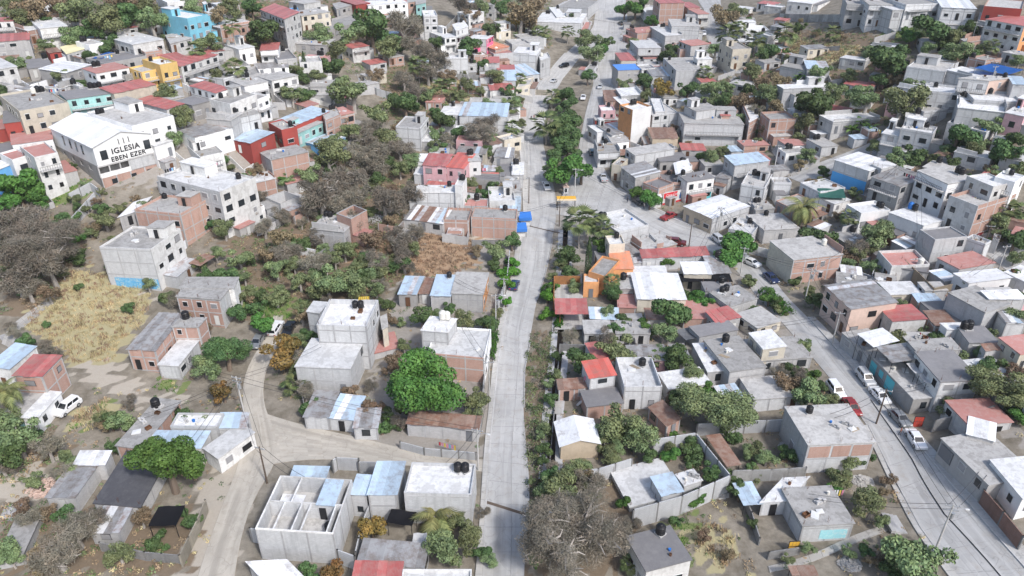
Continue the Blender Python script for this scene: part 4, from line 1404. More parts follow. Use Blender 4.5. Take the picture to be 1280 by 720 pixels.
def ribbon(name, L, R, mat_, lift, label, thick=.12, step=2.0, across=8, smooth=True):
    """a road: matching polylines of pixels for its two edges, draped on the ground"""
    A = [Vector(at(*p)[:2]) for p in L]; B = [Vector(at(*p)[:2]) for p in R]
    rows = []; s = 0; S = []
    for i in range(len(A) - 1):
        n = max(1, int(((A[i+1] - A[i]).length + (B[i+1] - B[i]).length) / 2 / step))
        for k in range(n):
            rows.append((A[i].lerp(A[i+1], k / n), B[i].lerp(B[i+1], k / n)))
    rows.append((A[-1], B[-1]))
    for _ in range(3 if smooth else 0):
        rows = [rows[0]] + [((rows[i-1][0] + rows[i][0] * 2 + rows[i+1][0]) / 4, (rows[i-1][1] + rows[i][1] * 2 + rows[i+1][1]) / 4) for i in range(1, len(rows) - 1)] + [rows[-1]]
    n = len(rows); P = np.array([[tuple(a.lerp(b, k / across)) for k in range(across + 1)] for a, b in rows])
    Z = hmap(P[..., 0], P[..., 1]) + lift
    m = MB(); dist = 0
    for i in range(n - 1):
        d1 = dist + ((rows[i+1][0] + rows[i+1][1]) / 2 - (rows[i][0] + rows[i][1]) / 2).length
        w = (rows[i][1] - rows[i][0]).length
        for k in range(across):
            q = [(i, k), (i, k + 1), (i + 1, k + 1), (i + 1, k)]
            uv = [(w * k / across, dist), (w * (k + 1) / across, dist), (w * (k + 1) / across, d1), (w * k / across, d1)]
            m.face([(*P[a][b], Z[a][b]) for a, b in q], 0, uv)
        for k, sgn in ((0, 1), (across, -1)):
            a, b = (*P[i][k], Z[i][k]), (*P[i + 1][k], Z[i + 1][k])
            lo = lambda v: (v[0], v[1], v[2] - thick - .1)
            m.face([a, b, lo(b), lo(a)] if sgn > 0 else [b, a, lo(a), lo(b)], 0)
        dist = d1
    o = m.build(name, mat_); 
    if m.v and (Vector(m.v[1]) - Vector(m.v[0])).cross(Vector(m.v[3]) - Vector(m.v[0])).z < 0: o.data.flip_normals()
    tag(o, label, None, None, 'structure')
    return rows
def road_mat(name, c, slab=(3.6, 4.2), joint=.012):
    t = NT(name); p = t.pos()
    br = t.n('TexBrick'); t.l(t.uv(), br.inputs['Vector']); br.offset = 0.0
    br.inputs['Scale'].default_value = 1; br.inputs['Brick Width'].default_value = slab[0]; br.inputs['Row Height'].default_value = slab[1]; br.inputs['Mortar Size'].default_value = joint * 4
    br.inputs['Color1'].default_value = (*scale3(c, .97), 1); br.inputs['Color2'].default_value = (*scale3(c, 1.05), 1); br.inputs['Mortar'].default_value = (*scale3(c, .5), 1)
    b = t.mix(t.ramp(t.noise(p, .16, 6, .65), [(.35, (0, 0, 0)), (.7, (1, 1, 1))]), br.outputs[0], scale3(c, .78))
    b = t.mix(t.math('MULTIPLY', t.ramp(t.noise(p, .7, 6, .7), [(.5, (0, 0, 0)), (.75, (1, 1, 1))]), .55), b, scale3((.30, .26, .21), 1))
    b = t.mix(t.math('MULTIPLY', t.ramp(t.noise(p, .33, 3, .5), [(.60, (0, 0, 0)), (.615, (1, 1, 1))]), .4), b, scale3(c, .72))
    vo = t.n('TexVoronoi', feature='DISTANCE_TO_EDGE'); vo.inputs['Scale'].default_value = .22; t.l(t.noise2(p), vo.inputs['Vector'])
    b = t.mix(t.math('MULTIPLY', t.ramp(vo.outputs[0], [(.0, (1, 1, 1)), (.012, (0, 0, 0))]), .55), b, scale3(c, .45))
    mp = t.n('Mapping'); mp.inputs['Scale'].default_value = (1.1, .05, 1); t.l(t.uv(), mp.inputs['Vector'])
    b = t.mix(t.math('MULTIPLY', t.ramp(t.noise(mp.outputs[0], 1.0, 4, .6), [(.5, (0, 0, 0)), (.7, (1, 1, 1))]), .55), b, scale3(c, 1.22))
    mp2 = t.n('Mapping'); mp2.inputs['Scale'].default_value = (.8, .035, 1); mp2.inputs['Location'].default_value = (7, 3, 0); t.l(t.uv(), mp2.inputs['Vector'])
    b = t.mix(t.math('MULTIPLY', t.ramp(t.noise(mp2.outputs[0], 1.0, 4, .6), [(.53, (0, 0, 0)), (.66, (1, 1, 1))]), .6), b, scale3(c, .62))
    t.bump(t.noise(p, 6, 4, .7), .2, .03)
    return t.out(b, .9, 0, .2)
RM = road_mat('street_concrete', (.43, .425, .415)); RD = road_mat('street_dusty', (.45, .415, .36), (60, 90)); RW = road_mat('walk_concrete', (.46, .45, .43), (1.6, 1.6)); RP = road_mat('path_concrete', (.40, .385, .36), (1.2, 2.0))
main = ribbon('road', [(600,760),(604,700),(607,640),(610,590),(612,550),(617,510),(622,460),(629,410),(640,365),(648,335),(652,300),(662,270),(661,240),(659,205),(656,180),(655,160),(664,125),(676,100),(690,84),(706,66)],
              [(655,760),(655,700),(662,640),(662,600),(657,550),(654,510),(655,462),(662,425),(671,375),(681,342),(690,300),(696,268),(694,240),(684,205),(679,180),(679,160),(688,125),(702,100),(714,86),(728,68)], RM, .10, 'pale concrete main street running up the valley')
ribbon('road', [(694,268),(702,245),(720,210),(724,180),(730,150),(738,120),(742,100),(744,70),(746,45),(748,20),(750,-12)], [(800,282),(782,252),(760,220),(746,190),(752,160),(766,125),(774,100),(783,70),(785,45),(784,20),(782,-12)], RM, .085, 'carriageway beyond the planted median')
ribbon('road', [(704,70),(725,52),(742,32),(746,5),(748,-12)], [(732,74),(748,58),(766,38),(768,5),(770,-12)], RM, .075, 'street joining at the top of the median')
ribbon('road', [(720,235),(770,270),(822,300),(870,309),(892,315),(918,335),(945,370),(975,400),(1020,452),(1085,532),(1107,577),(1130,622),(1150,660),(1172,690),(1215,745)],
       [(775,235),(815,258),(858,277),(885,290),(925,308),(960,340),(985,373),(1010,397),(1070,465),(1130,535),(1150,560),(1182,598),(1212,632),(1250,676),(1310,745)], RM, .07, 'wide concrete street sloping down between parked cars')
ribbon('pavement', [(1010,397),(1040,432),(1070,465),(1130,535),(1150,560),(1182,598),(1212,632),(1250,676),(1310,745)], [(1018,397),(1052,432),(1084,465),(1142,535),(1164,560),(1200,598),(1232,632),(1272,676),(1335,745)], RW, .20, 'raised pavement along the wide street')
ribbon('pavement', [(1078,532),(1100,577),(1122,622),(1140,660),(1162,690),(1203,745)], [(1085,532),(1107,577),(1130,622),(1150,660),(1172,690),(1215,745)], RW, .18, 'narrow pavement on the valley side of the wide street')
ribbon('pavement', [(590,760),(596,700),(600,640),(603,590),(606,550),(611,510),(615,462),(622,412),(632,368),(641,338),(645,302),(654,272),(653,240),(651,205),(648,180),(647,160),(656,125),(668,102)],
       [(600,760),(604,700),(607,640),(610,590),(612,550),(617,510),(622,460),(629,410),(640,365),(648,335),(652,300),(662,270),(661,240),(659,205),(656,180),(655,160),(664,125),(676,100)], RW, .19, 'pavement along the west side of the main street')
ribbon('road', [(240,745),(252,705),(274,640),(296,590),(303,560),(306,520),(302,490),(308,460),(322,435),(340,412),(342,395)], [(290,745),(297,690),(310,640),(330,600),(350,575),(345,540),(330,510),(328,480),(334,455),(345,440),(356,415),(354,395)], RD, .09, 'dusty side street climbing past the walled houses')
ribbon('road', [(318,512),(345,522),(380,532),(420,541),(475,553),(530,568),(606,575)], [(318,585),(350,578),(385,574),(425,574),(470,579),(530,584),(606,590)], RD, .075, 'dusty cross street joining the main street')
ribbon('road', [(868,-12),(880,12),(878,30),(885,52),(893,72),(906,92)], [(900,-12),(902,12),(903,30),(912,52),(920,72),(930,92)], RM, .09, 'steep street at the top of the town')
ribbon('road', [(985,222),(1020,205),(1060,190),(1105,170),(1120,160)], [(1005,230),(1042,216),(1085,200),(1125,182),(1138,170)], RM, .09, 'concrete ramp beside the blue fronted house')
ribbon('road', [(1035,222),(1060,238),(1100,252),(1150,272),(1185,292),(1215,305),(1250,330),(1300,365)], [(1050,212),(1080,228),(1115,240),(1160,258),(1200,280),(1235,290),(1270,310),(1320,340)], RM, .07, 'steep lane below the balconied houses')
ribbon('path', [(72,362),(45,385),(18,402),(5,412),(2,430)], [(78,366),(52,392),(26,410),(16,420),(12,435)], RP, .10, 'concrete footpath down the scrubby bank')
ribbon('path', [(905,92),(920,110),(940,150),(965,190),(985,222)], [(912,88),(930,108),(950,150),(975,188),(1000,218)], RP, .10, 'footpath along the foot of the dry bank')
ribbon('path', [(960,708),(1015,695),(1065,668),(1110,655)], [(962,716),(1018,704),(1070,678),(1115,662)], RP, .10, 'footpath climbing to the wide street')
ribbon('pavement', [(693,414),(693,345)], [(731,414),(727,345)], RW, .38, 'concrete terrace of the orange house over the canal', smooth=False)
ribbon('pavement', [(680,519),(681,503)], [(702,519),(702,503)], RW, .26, 'small slab bridge over the canal', smooth=False, step=1.0)
ribbon('pavement', [(680,478),(681,472)], [(701,478),(701,472)], RW, .26, 'footbridge slab over the canal', smooth=False, step=.6)
# kerbs of the main street and the wide street
def kerb(pix, name='kerb', off=.1):
    P = [at(*p) for p in pix]; m = MB()
    for a, b in zip(P, P[1:]):
        A, B = Vector(a[:2]), Vector(b[:2]); n = max(1, int((B - A).length / 4)); t = (B - A).normalized(); nr = Vector((t.y, -t.x)) * off
        for k in range(n):
            p, q = A.lerp(B, k / n), A.lerp(B, (k + 1) / n)
            z0, z1 = th(p.x, p.y) + .24, th(q.x, q.y) + .24
            m.prism([tuple(p + nr), tuple(q + nr), tuple(q - nr), tuple(p - nr)], [z0 - .4, z1 - .4, z1 - .4, z0 - .4], [z0, z1, z1, z0])
    tag(m.build(name, M['conc']), 'concrete kerb along the street', None, None, 'structure')
kerb([(604,700),(607,640),(610,596)]); kerb([(611,568),(617,510),(622,460),(629,410),(640,365),(648,335),(652,300)]); kerb([(655,510),(656,462),(663,428)]); kerb([(672,375),(682,342),(691,300)])
kerb([(1010,397),(1070,465),(1130,535),(1182,598),(1212,632),(1250,676),(1310,745)]); kerb([(1085,532),(1107,577),(1130,622),(1150,660),(1172,690)])
def joint(a, b, w, name, label):
    P, Q = at(*a), at(*b); m = MB(); A, B = Vector(P[:2]), Vector(Q[:2]); t = (B - A).normalized(); nr = Vector((t.y, -t.x)) * w / 2
    n = max(2, int((B - A).length / 1.5))
    for k in range(n):
        p, q = A.lerp(B, k / n), A.lerp(B, (k + 1) / n); z0, z1 = th(p.x, p.y) + .125, th(q.x, q.y) + .125
        m.face([(*(p + nr), z0), (*(q + nr), z1), (*(q - nr), z1), (*(p - nr), z0)] if nr.cross(t) > 0 else [(*(p - nr), z0), (*(q - nr), z1), (*(q + nr), z1), (*(p + nr), z0)], 0)
    tag(m.build(name, M['dark'] if w < .3 else M['wood']), label, None, None, 'structure')
joint((1088, 500), (1140, 575), .16, 'road_joint', 'long dark joint down the wide street'); joint((1140, 575), (1180, 643), .16, 'road_joint', 'long dark joint down the wide street'); joint((1180, 643), (1262, 735), .16, 'road_joint', 'long dark joint down the wide street')
joint((662, 283), (707, 293), .45, 'drainage_grate', 'dark drain grate across the main street'); joint((604, 627), (664, 646), .5, 'drainage_grate', 'dark drain grate across the main street')
# canal: floor, two walls and their ledges
def canal():
    m = MB(); P = [Vector(c[:2]) for c in CANAL]
    pts = []
    for a, b in zip(P, P[1:]):
        n = max(1, int((b - a).length / 2)); pts += [a.lerp(b, k / n) for k in range(n)]
    pts.append(P[-1])
    for i in range(len(pts) - 1):
        a, b = pts[i], pts[i+1]; t = (b - a).normalized(); nr = Vector((t.y, -t.x))
        za, zb = th(a.x, a.y), th(b.x, b.y)
        for s in (-1, 1):
            m.prism(sorted_ccw([a + nr * s * .6, b + nr * s * .6, b + nr * s * 1.75, a + nr * s * 1.75]), min(za, zb) - 2.1, (za + zb) / 2 + .12)
        m.prism(sorted_ccw([a + nr * .599, b + nr * .599, b - nr * .599, a - nr * .599]), min(za, zb) - 2.0, min(za, zb) - 1.7, 1)
    tag(m.build('canal', [M['concd'], M['wood']]), 'deep concrete storm canal beside the main street', None, None, 'structure')
def sorted_ccw(q):
    c = sum(q, Vector((0, 0))) / len(q)
    return [tuple(p) for p in sorted(q, key=lambda p: math.atan2(p.y - c.y, p.x - c.x))]
canal()
# ------------------------------------------------------------------ plants
def unit(v): return v / np.maximum(np.linalg.norm(v, axis=-1, keepdims=True), 1e-9)
def leaf_cards(P, N, size, rng, aspect=1.5, fold=.0):
    """one bent quad per point, facing about N"""
    n = len(P); N = unit(N + rng.normal(0, .55, (n, 3)))
    r = rng.normal(0, 1, (n, 3)); T = unit(np.cross(N, r)); B = np.cross(N, T)
    s = (size * rng.uniform(.65, 1.35, n))[:, None]
    V = np.stack([P - T * s * .5, P - B * s * .5 / aspect * 1.0, P + T * s * .5, P + B * s * .5 / aspect], 1)
    return V.reshape(-1, 3), np.arange(4 * n).reshape(-1, 4)
def crown_pts(rng, n, lobes, up=.3, shell=.28):
    c = np.array([l[0] for l in lobes]); r = np.array([l[1] for l in lobes])
    w = r ** 2.2; w /= w.sum()
    k = rng.choice(len(lobes), n, p=w)
    d = unit(rng.normal(0, 1, (n, 3)) + np.array([0, 0, up]))
    rad = r[k] * (1 - np.abs(rng.normal(0, shell, n)).clip(0, .9))
    sq = np.array([1, 1, .78])
    lt = rng.uniform(.15, .85, len(lobes))
    return c[k] + d * rad[:, None] * sq, d, (lt[k] * .7 + rng.uniform(0, .3, n))
def make_lobes(rng, n, flat=.75, spread=.72, rmin=.18, rmax=.44):
    L = [((0, 0, .0), .42)]
    for i in range(n):
        a = rng.uniform(0, 2 * np.pi); rr = spread * np.sqrt(rng.uniform(.1, 1)); z = rng.uniform(-.45, .75) * flat
        k = np.sqrt(max(0.15, 1 - (z / flat) ** 2 * .7))
        L.append(((rr * k * np.cos(a), rr * k * np.sin(a), z), rng.uniform(rmin, rmax)))
    return L
def limb_mesh(rng, H, lobes, mt, r0=.09, twigs=2, bare=False):
    """tapered trunk from -H to the crown centre, with limbs reaching to the lobes (unit crown)"""
    m = MB(); bend = rng.normal(0, .06, 2)
    top = Vector((bend[0], bend[1], -.15)); m.tube([(0, 0, -H - .25), (0, 0, -H), (bend[0] * .6, bend[1] * .6, -H * .5), tuple(top)], [r0 * 1.5, r0 * 1.15, r0 * .85, r0 * .6], 7)
    for (c, r) in lobes[1:]:
        if rng.random() < .8:
            c = Vector(c); st = Vector((0, 0, -H)).lerp(top, rng.uniform(.55, 1)); mid = st.lerp(c, .5) + Vector((0, 0, -.06))
            m.tube([st, mid, c + Vector((0, 0, r * .4))], [r0 * .5, r0 * .3, r0 * .08], 4, 0, False)
            if bare:
                for _ in range(9):
                    d = Vector(rng.normal(0, 1, 3)); d.z = abs(d.z) * .7; d.normalize(); e0 = mid.lerp(c, rng.uniform(0, 1)); e1 = e0 + d * r * rng.uniform(.5, 1.0); e2 = e1 + (d + Vector(rng.normal(0, .5, 3))).normalized() * r * .5
                    m.tube([e0, e1, e2], [r0 * .26, r0 * .15, r0 * .05], 3, 0, False)
    return m.mesh('trunk', [mt])
G = {
 'F': leafmat('leaves_ficus', (.022, .065, .014), (.10, .21, .045), .015, .2),
 'D': leafmat('leaves_dark', (.03, .06, .022), (.10, .165, .058), .02, .25),
 'O': leafmat('leaves_olive', (.072, .098, .046), (.20, .255, .115), .03, .25),
 'B': leafmat('leaves_brown', (.10, .075, .045), (.24, .19, .12), .02, .2),
 'A': leafmat('leaves_amber', (.10, .075, .02), (.30, .22, .06), .02, .2),
 'X': leafmat('twigs_grey', (.085, .08, .06), (.26, .242, .195), .015, .2),
 'M': leafmat('leaves_mango', (.05, .06, .02), (.26, .17, .05), .03, .2),
 'V': leafmat('bougainvillea', (.10, .02, .14), (.32, .05, .36), .01, .15),
 'P': leafmat('fronds_fan', (.045, .07, .025), (.16, .20, .08), .02, .2),
 'C': leafmat('fronds_coconut', (.07, .09, .03), (.22, .23, .09), .02, .2),
 'N': leafmat('leaves_banana', (.05, .11, .025), (.16, .27, .06), .01, .2),
 'Y': leafmat('leaves_cypress', (.015, .035, .013), (.05, .085, .03), .01, .2),
 'H': leafmat('leaves_hedge', (.03, .10, .012), (.10, .25, .03), .01, .15),
 'W': leafmat('dry_grass', (.29, .255, .13), (.55, .475, .28), .01, .15),
 'R': leafmat('dry_weeds', (.17, .12, .08), (.38, .28, .185), .02, .2),
}
#        trunk height (in crown radii), leaves, leaf size, lobes, flatness, bark, name, words
SPEC = {
 'F': (.95, 3000, .15, 9, .70, 'bark', 'ficus_tree', 'dense bright green round tree'),
 'D': (.95, 2500, .145, 9, .75, 'bark', 'broadleaf_tree', 'dark green broadleaf tree'),
 'O': (1.0, 3400, .105, 10, .70, 'barkg', 'acacia_tree', 'airy grey-green acacia tree'),
 'B': (.95, 2000, .12, 9, .70, 'barkg', 'dry_leaved_tree', 'brownish dry leaved tree'),
 'A': (.95, 1500, .135, 7, .70, 'bark', 'amber_tree', 'amber leaved tree'),
 'X': (.95, 2600, .17, 11, .72, 'barkg', 'bare_tree', 'leafless grey twiggy tree'),
 'M': (.95, 1900, .145, 8, .78, 'bark', 'mango_tree', 'mango tree with orange flushes'),
 'V': (.8, 1500, .13, 6, .7, 'bark', 'bougainvillea', 'purple flowering bougainvillea'),
 'S': (.55, 1200, .15, 6, .75, 'bark', 'shrub', 'low green shrub'),
 'H': (.75, 1800, .15, 5, .8, 'bark', 'street_tree', 'clipped bright green street tree'),
}
def twig_cards(rng, n, lobes):
    P, d, tv = crown_pts(rng, n, lobes, .5, .35)
    T = unit(d + rng.normal(0, .9, d.shape)); B = unit(np.cross(T, rng.normal(0, 1, d.shape)))
    L = (k_ := min(1, (2600 / n) ** .45)) * rng.uniform(.05, .17, n)[:, None]; w = k_ * rng.uniform(.005, .012, n)[:, None]
    V = np.stack([P - T * L - B * w, P - T * L + B * w, P + T * L + B * w * .4, P + T * L - B * w * .4], 1).reshape(-1, 3)
    return V, np.arange(4 * n).reshape(-1, 4), np.repeat(tv, 4)
TREE = {}
def tree_variant(code, seed, n=None, size=None, nl=None):
    H, nn, ss, ll, flat, bark, name, words = SPEC[code]
    rng = np.random.default_rng(seed * 101 + ord(code))
    n = n or nn; size = size or ss
    lobes = make_lobes(rng, nl or ll, flat) if seed < 10 else make_lobes(rng, nl, .62, .78, .22, .38)
    mc = G.get(code) or G['D']
    if code == 'S': mc = G['O'] if seed % 2 else G['D']
    if code == 'X':
        V, F, tv = twig_cards(rng, n, lobes)
        nl_ = 11000 if seed > 10 else 700            # shrivelled leaves still hanging among the twigs
        P, d, t2 = crown_pts(rng, nl_, lobes, .3, .3); V2, F2 = leaf_cards(P, d, .032 if seed > 10 else .085, rng, 1.8)
        F = np.concatenate([F, F2 + len(V)]); V = np.concatenate([V, V2]); tv = np.concatenate([tv, np.repeat(t2 * .7, 4)])
    else:
        P, d, tv = crown_pts(rng, n, lobes, .25, .30 if code in 'OBX' else .2)
        V, F = leaf_cards(P, d, size, rng, 1.6); tv = np.repeat(tv, 4)
    cm = np_mesh('crown', V, F, [mc], tv)
    tm = limb_mesh(rng, H, lobes, M[bark], bare=code == 'X', r0=.10 if code == 'X' else .09)
    return cm, tm
def tree(code, px, py, r, look=None, var=None, lm=None):
    """crown centre and crown radius in pixels"""
    H, n, s, l, flat, bark, name, words = SPEC[code]
    if var is None: r = r * 1.45 + .8
    else: r = r * 1.12
    p = at(px, py, 3.0)
    R = r
    for _ in range(3):
        sc = FOC / project(p)[2]; R = r / sc; p = at(px, py, R * H)
    key = (code, var if var is not None else RNG.randrange(5))
    if key not in TREE:
        TREE[key] = tree_variant(code, key[1]) if var is None or var < 10 else tree_variant(code, var, *BIG[var])
    cm, tm = TREE[key]
    g = th(p[0], p[1])
    o = empty(name, (p[0], p[1], g), RNG.uniform(0, 6.28)); o.scale = (R * RNG.uniform(.85, 1.2), R * RNG.uniform(.85, 1.2), R * (RNG.uniform(.85, 1.05) if var is None else {12: 1.05}.get(var, .85)))
    for nm, me in (('trunk', tm), ('crown', cm)):
        c = bpy.data.objects.new(nm, me); c.location = (0, 0, H); put(c, o)
    size = 'small ' if R < 2.0 else 'large ' if R > 5 else ''
    reg(o, look or size + words, px, py, 'shrub' if code == 'S' else 'tree', 'shrubs' if code == 'S' else 'trees of the valley')
    if lm: landmark(px, py, 'the ' + lm, o)
    return o
BIG = {11: (16000, .068, 20), 12: (14000, .068, 16), 13: (42000, .11, 28), 14: (17000, .12, 22), 15: (16000, .055, 18), 16: (12000, .06, 15)}

def frond_mesh(kind):
    V, F, tv = [], [], []
    rng = np.random.default_rng(5)
    def quad(a, b, c, d, t):
        n = len(V); V.extend([a, b, c, d]); F.append((n, n + 1, n + 2, n + 3)); tv.extend([t] * 4)
    if kind == 'fan':
        for k in range(-5, 6):
            a = k * .24; d = np.array([math.cos(a), math.sin(a), 0]); e = np.array([math.cos(a + .13), math.sin(a + .13), 0]); f = np.array([math.cos(a - .13), math.sin(a - .13), 0])
            o = np.array([.55, 0, .28]); q = lambda v, s: o + v * s + np.array([0, 0, -.25 * s * s])
            quad(o, q(f, .36), q(d, .66 - abs(k) * .02), q(e, .36), rng.random())
        quad(np.array([0, -.02, 0]), np.array([.55, -.015, .28]), np.array([.55, .015, .28]), np.array([0, .02, 0]), .4)
    else:
        nseg = 13; pr = lambda s: np.array([s, 0, .55 * s - .95 * s * s])
        for i in range(nseg):
            s0, s1 = i / nseg, (i + 1) / nseg
            quad(pr(s0) + [0, -.012, 0], pr(s1) + [0, -.01, 0], pr(s1) + [0, .01, 0], pr(s0) + [0, .012, 0], .5)
            if i < 1: continue
            ln = .34 * math.sin(math.pi * min(1, s0 * .8 + .18))
            for sg in (-1, 1):
                tip = pr(s1) + np.array([.14, sg * ln, -.16]); quad(pr(s0), pr(s0) * .7 + tip * .3 + [-.02, 0, .02], tip, pr(s1), rng.random())
    return np_mesh('frond', np.array(V), np.array(F), [G['P' if kind == 'fan' else 'C']], np.array(tv))
FROND = {}
def palm(kind, px, py, rad, htrunk, n=22, look=None, lm=None):
    """crown centre pixel, frond length in pixels, trunk height in metres"""
    if kind not in FROND: FROND[kind] = frond_mesh('fan' if kind == 'P' else 'feather')
    p = at(px, py, htrunk); R = 1.3 * rad * project(p)[2] / FOC; g = th(p[0], p[1])
    o = empty('fan_palm' if kind == 'P' else 'coconut_palm', (p[0], p[1], g), RNG.uniform(0, 6))
    m = MB(); m.tube([(0, 0, -.3), (.08, 0, htrunk * .4), (.02, .05, htrunk * .75), (0, 0, htrunk + .1)], [.26, .19, .16, .17], 8); m.build('trunk', M['barkg'], o)
    for k in range(n):
        f = bpy.data.objects.new('frond', FROND[kind]); t = k / n
        f.location = (0, 0, htrunk); f.rotation_euler = (RNG.uniform(-.3, .3), -.75 + 1.75 * t + RNG.uniform(-.12, .12), k * 2.4); s = R * RNG.uniform(.85, 1.1); f.scale = (s, s, s); put(f, o)
    reg(o, look or ('tall fan palm with shaggy crown' if kind == 'P' else 'coconut palm with drooping feather fronds'), px, py, 'palm', 'palms')
    if lm: landmark(px, py, 'the ' + lm, o)
def banana(px, py, rad, n=9):
    if 'N' not in FROND:
        V, F, tv = [], [], []
        for i in range(6):
            s0, s1 = i / 6, (i + 1) / 6; w = lambda s: .17 * math.sin(math.pi * min(1, .12 + s * .88)) ; pr = lambda s: np.array([s * .8, 0, .8 * s - .75 * s * s])
            for sg in (-1, 1):
                k = len(V); V.extend([pr(s0), pr(s1), pr(s1) + [0, sg * w(s1), -.03], pr(s0) + [0, sg * w(s0), -.03]]); F.append((k, k + 1, k + 2, k + 3)); tv.extend([.3 + .1 * i] * 4)
        FROND['N'] = np_mesh('leaf', np.array(V), np.array(F), [G['N']], np.array(tv))
    p = at(px, py, 1.6); R = rad * project(p)[2] / FOC; g = th(p[0], p[1])
    o = empty('banana_plant', (p[0], p[1], g), RNG.uniform(0, 6))
    m = MB(); m.tube([(0, 0, -.2), (0, 0, 1.6)], [.2, .12], 7); m.build('stem', G['N'], o)
    for k in range(n):
        f = bpy.data.objects.new('leaf', FROND['N']); f.location = (0, 0, 1.3 + .05 * (k % 3)); f.rotation_euler = (0, -.6 + 1.0 * k / n, k * 2.4); s = R * 1.3 * RNG.uniform(.8, 1.1); f.scale = (s, s, s); put(f, o)
    reg(o, 'banana plant with broad green leaves', px, py, 'banana plant', 'banana plants')
def cypress(px, py, rpx, hm):
    """base pixel, radius in pixels, height in metres"""
    p = at(px, py); R = rpx * project(p)[2] / FOC
    rng = np.random.default_rng(int(px)); n = 2200
    z = rng.uniform(0, 1, n) ** .85; a = rng.uniform(0, 6.28, n); rr = (np.minimum(1, (1 - z) * 2.2 + .1) * np.minimum(1, z * 8 + .3)) * rng.uniform(.7, 1.05, n)
    P = np.stack([rr * R * np.cos(a), rr * R * np.sin(a), .4 + z * (hm - .4)], 1); N = np.stack([np.cos(a), np.sin(a), .6 + 0 * a], 1)
    V, F = leaf_cards(P, N, .28, rng, 1.8)
    o = empty('cypress_tree', tuple(p))
    put(bpy.data.objects.new('crown', np_mesh('crown', V, F, [G['Y']], np.repeat(rng.uniform(0, 1, n), 4))), o)
    m = MB(); m.tube([(0, 0, -.3), (0, 0, hm * .8)], [.16, .05], 6); m.build('trunk', M['bark'], o)
    q = project((p[0], p[1], p[2] + hm / 2)); reg(o, 'slim dark columnar cypress', q[0], q[1], 'tree', 'cypresses')

# what nobody could count: scrub, weeds and dry grass on the open ground
FP = None
def clear_of_houses(x, y):
    ok = np.ones(x.shape, bool)
    for q in FOOT:
        qx = [p[0] for p in q]; qy = [p[1] for p in q]
        k = (x > min(qx)) & (x < max(qx)) & (y > min(qy)) & (y < max(qy)) & ok
        if k.any(): ok[k] &= ~inpoly(x[k], y[k], q)
    return ok
ROADPX = [[(600,760),(604,700),(612,550),(622,460),(640,365),(652,300),(662,270),(656,180),(655,160),(690,84),(706,66),(728,68),(702,100),(679,160),(684,205),(696,268),(690,300),(671,375),(655,462),(657,550),(662,640),(655,760)],
          [(694,268),(720,210),(738,120),(750,-12),(775,-12),(776,45),(764,125),(746,190),(782,252),(870,280),(960,340),(1010,397),(1150,560),(1320,745),(1203,745),(1122,622),(1020,452),(918,335),(822,300)],
          [(250,745),(300,590),(302,490),(340,400),(356,395),(334,455),(330,510),(420,541),(606,575),(606,590),(425,574),(330,600),(290,745)],
          [(1035,222),(1100,252),(1185,292),(1300,365),(1320,340),(1200,280),(1115,240),(1050,212)], [(868,-12),(880,12),(885,52),(906,92),(930,92),(912,52),(900,-12)], [(985,222),(1120,160),(1138,170),(1005,230)]]
def scrub(name, label, pix, count, rad, code, leaves=34, leaf=.30, flat=.7, up=.3, seed=1, blades=False):
    rng = np.random.default_rng(seed)
    V, F, T, MI = [], [], [], []
    codes = code if isinstance(code, (list, tuple)) else [code]
    off = 0
    for poly in pix:
        g = ground_poly(poly); gx = [p[0] for p in g]; gy = [p[1] for p in g]
        area = abs(sum(g[i][0] * g[(i+1) % len(g)][1] - g[(i+1) % len(g)][0] * g[i][1] for i in range(len(g)))) / 2
        n = int(count * area)
        x = rng.uniform(min(gx), max(gx), n * 2); y = rng.uniform(min(gy), max(gy), n * 2)
        k = inpoly(x, y, g) & clear_of_houses(x, y) & (canal_d(x, y) > (.75 if 'canal' in label else 1.5))
        for rp in RP_G: k &= ~inpoly(x, y, rp)
        x, y = x[k][:n], y[k][:n]
        n = len(x)
        if not n: continue
        z = hmap(x, y); r = rad * rng.uniform(.45, 1.35, n)
        c = np.repeat(np.stack([x, y, z], 1), leaves, 0); rr = np.repeat(r, leaves)[:, None]
        d = unit(rng.normal(0, 1, (n * leaves, 3)) + np.array([0, 0, up])); d[:, 2] = np.abs(d[:, 2])
        if blades:
            B = c + rng.normal(0, .6, c.shape) * np.array([1, 1, 0]) * rr; B[:, 2] = c[:, 2] - .05
            h = rr * rng.uniform(.5, 1.2, (len(c), 1)); tip = B + np.concatenate([rng.normal(0, .28, (len(c), 2)), np.ones((len(c), 1))], 1) * h
            s = unit(rng.normal(0, 1, (len(c), 3)) * np.array([1, 1, 0])) * .045
            v = np.stack([B - s, B + s, tip + s * .9, tip - s * .9], 1).reshape(-1, 3)
            f = np.arange(len(v)).reshape(-1, 4)
        else:
            P = c + d * rr * rng.uniform(.55, 1.0, (len(c), 1)) * np.array([1, 1, flat])
            v, f = leaf_cards(P, d, leaf, rng, 1.5)
        V.append(v); F.append(f + off); off += len(v)
        tv = np.clip(np.repeat(rng.uniform(0, .6, n), leaves) + rng.uniform(0, .4, n * leaves), 0, 1); T.append(np.repeat(tv, 4))
        MI.append(np.repeat(rng.integers(0, len(codes), n), leaves))
    o = put(bpy.data.objects.new(name, np_mesh(name, np.concatenate(V), np.concatenate(F), [G[c] for c in codes], np.concatenate(T), np.concatenate(MI))))
    tag(o, label, None, None, 'stuff')
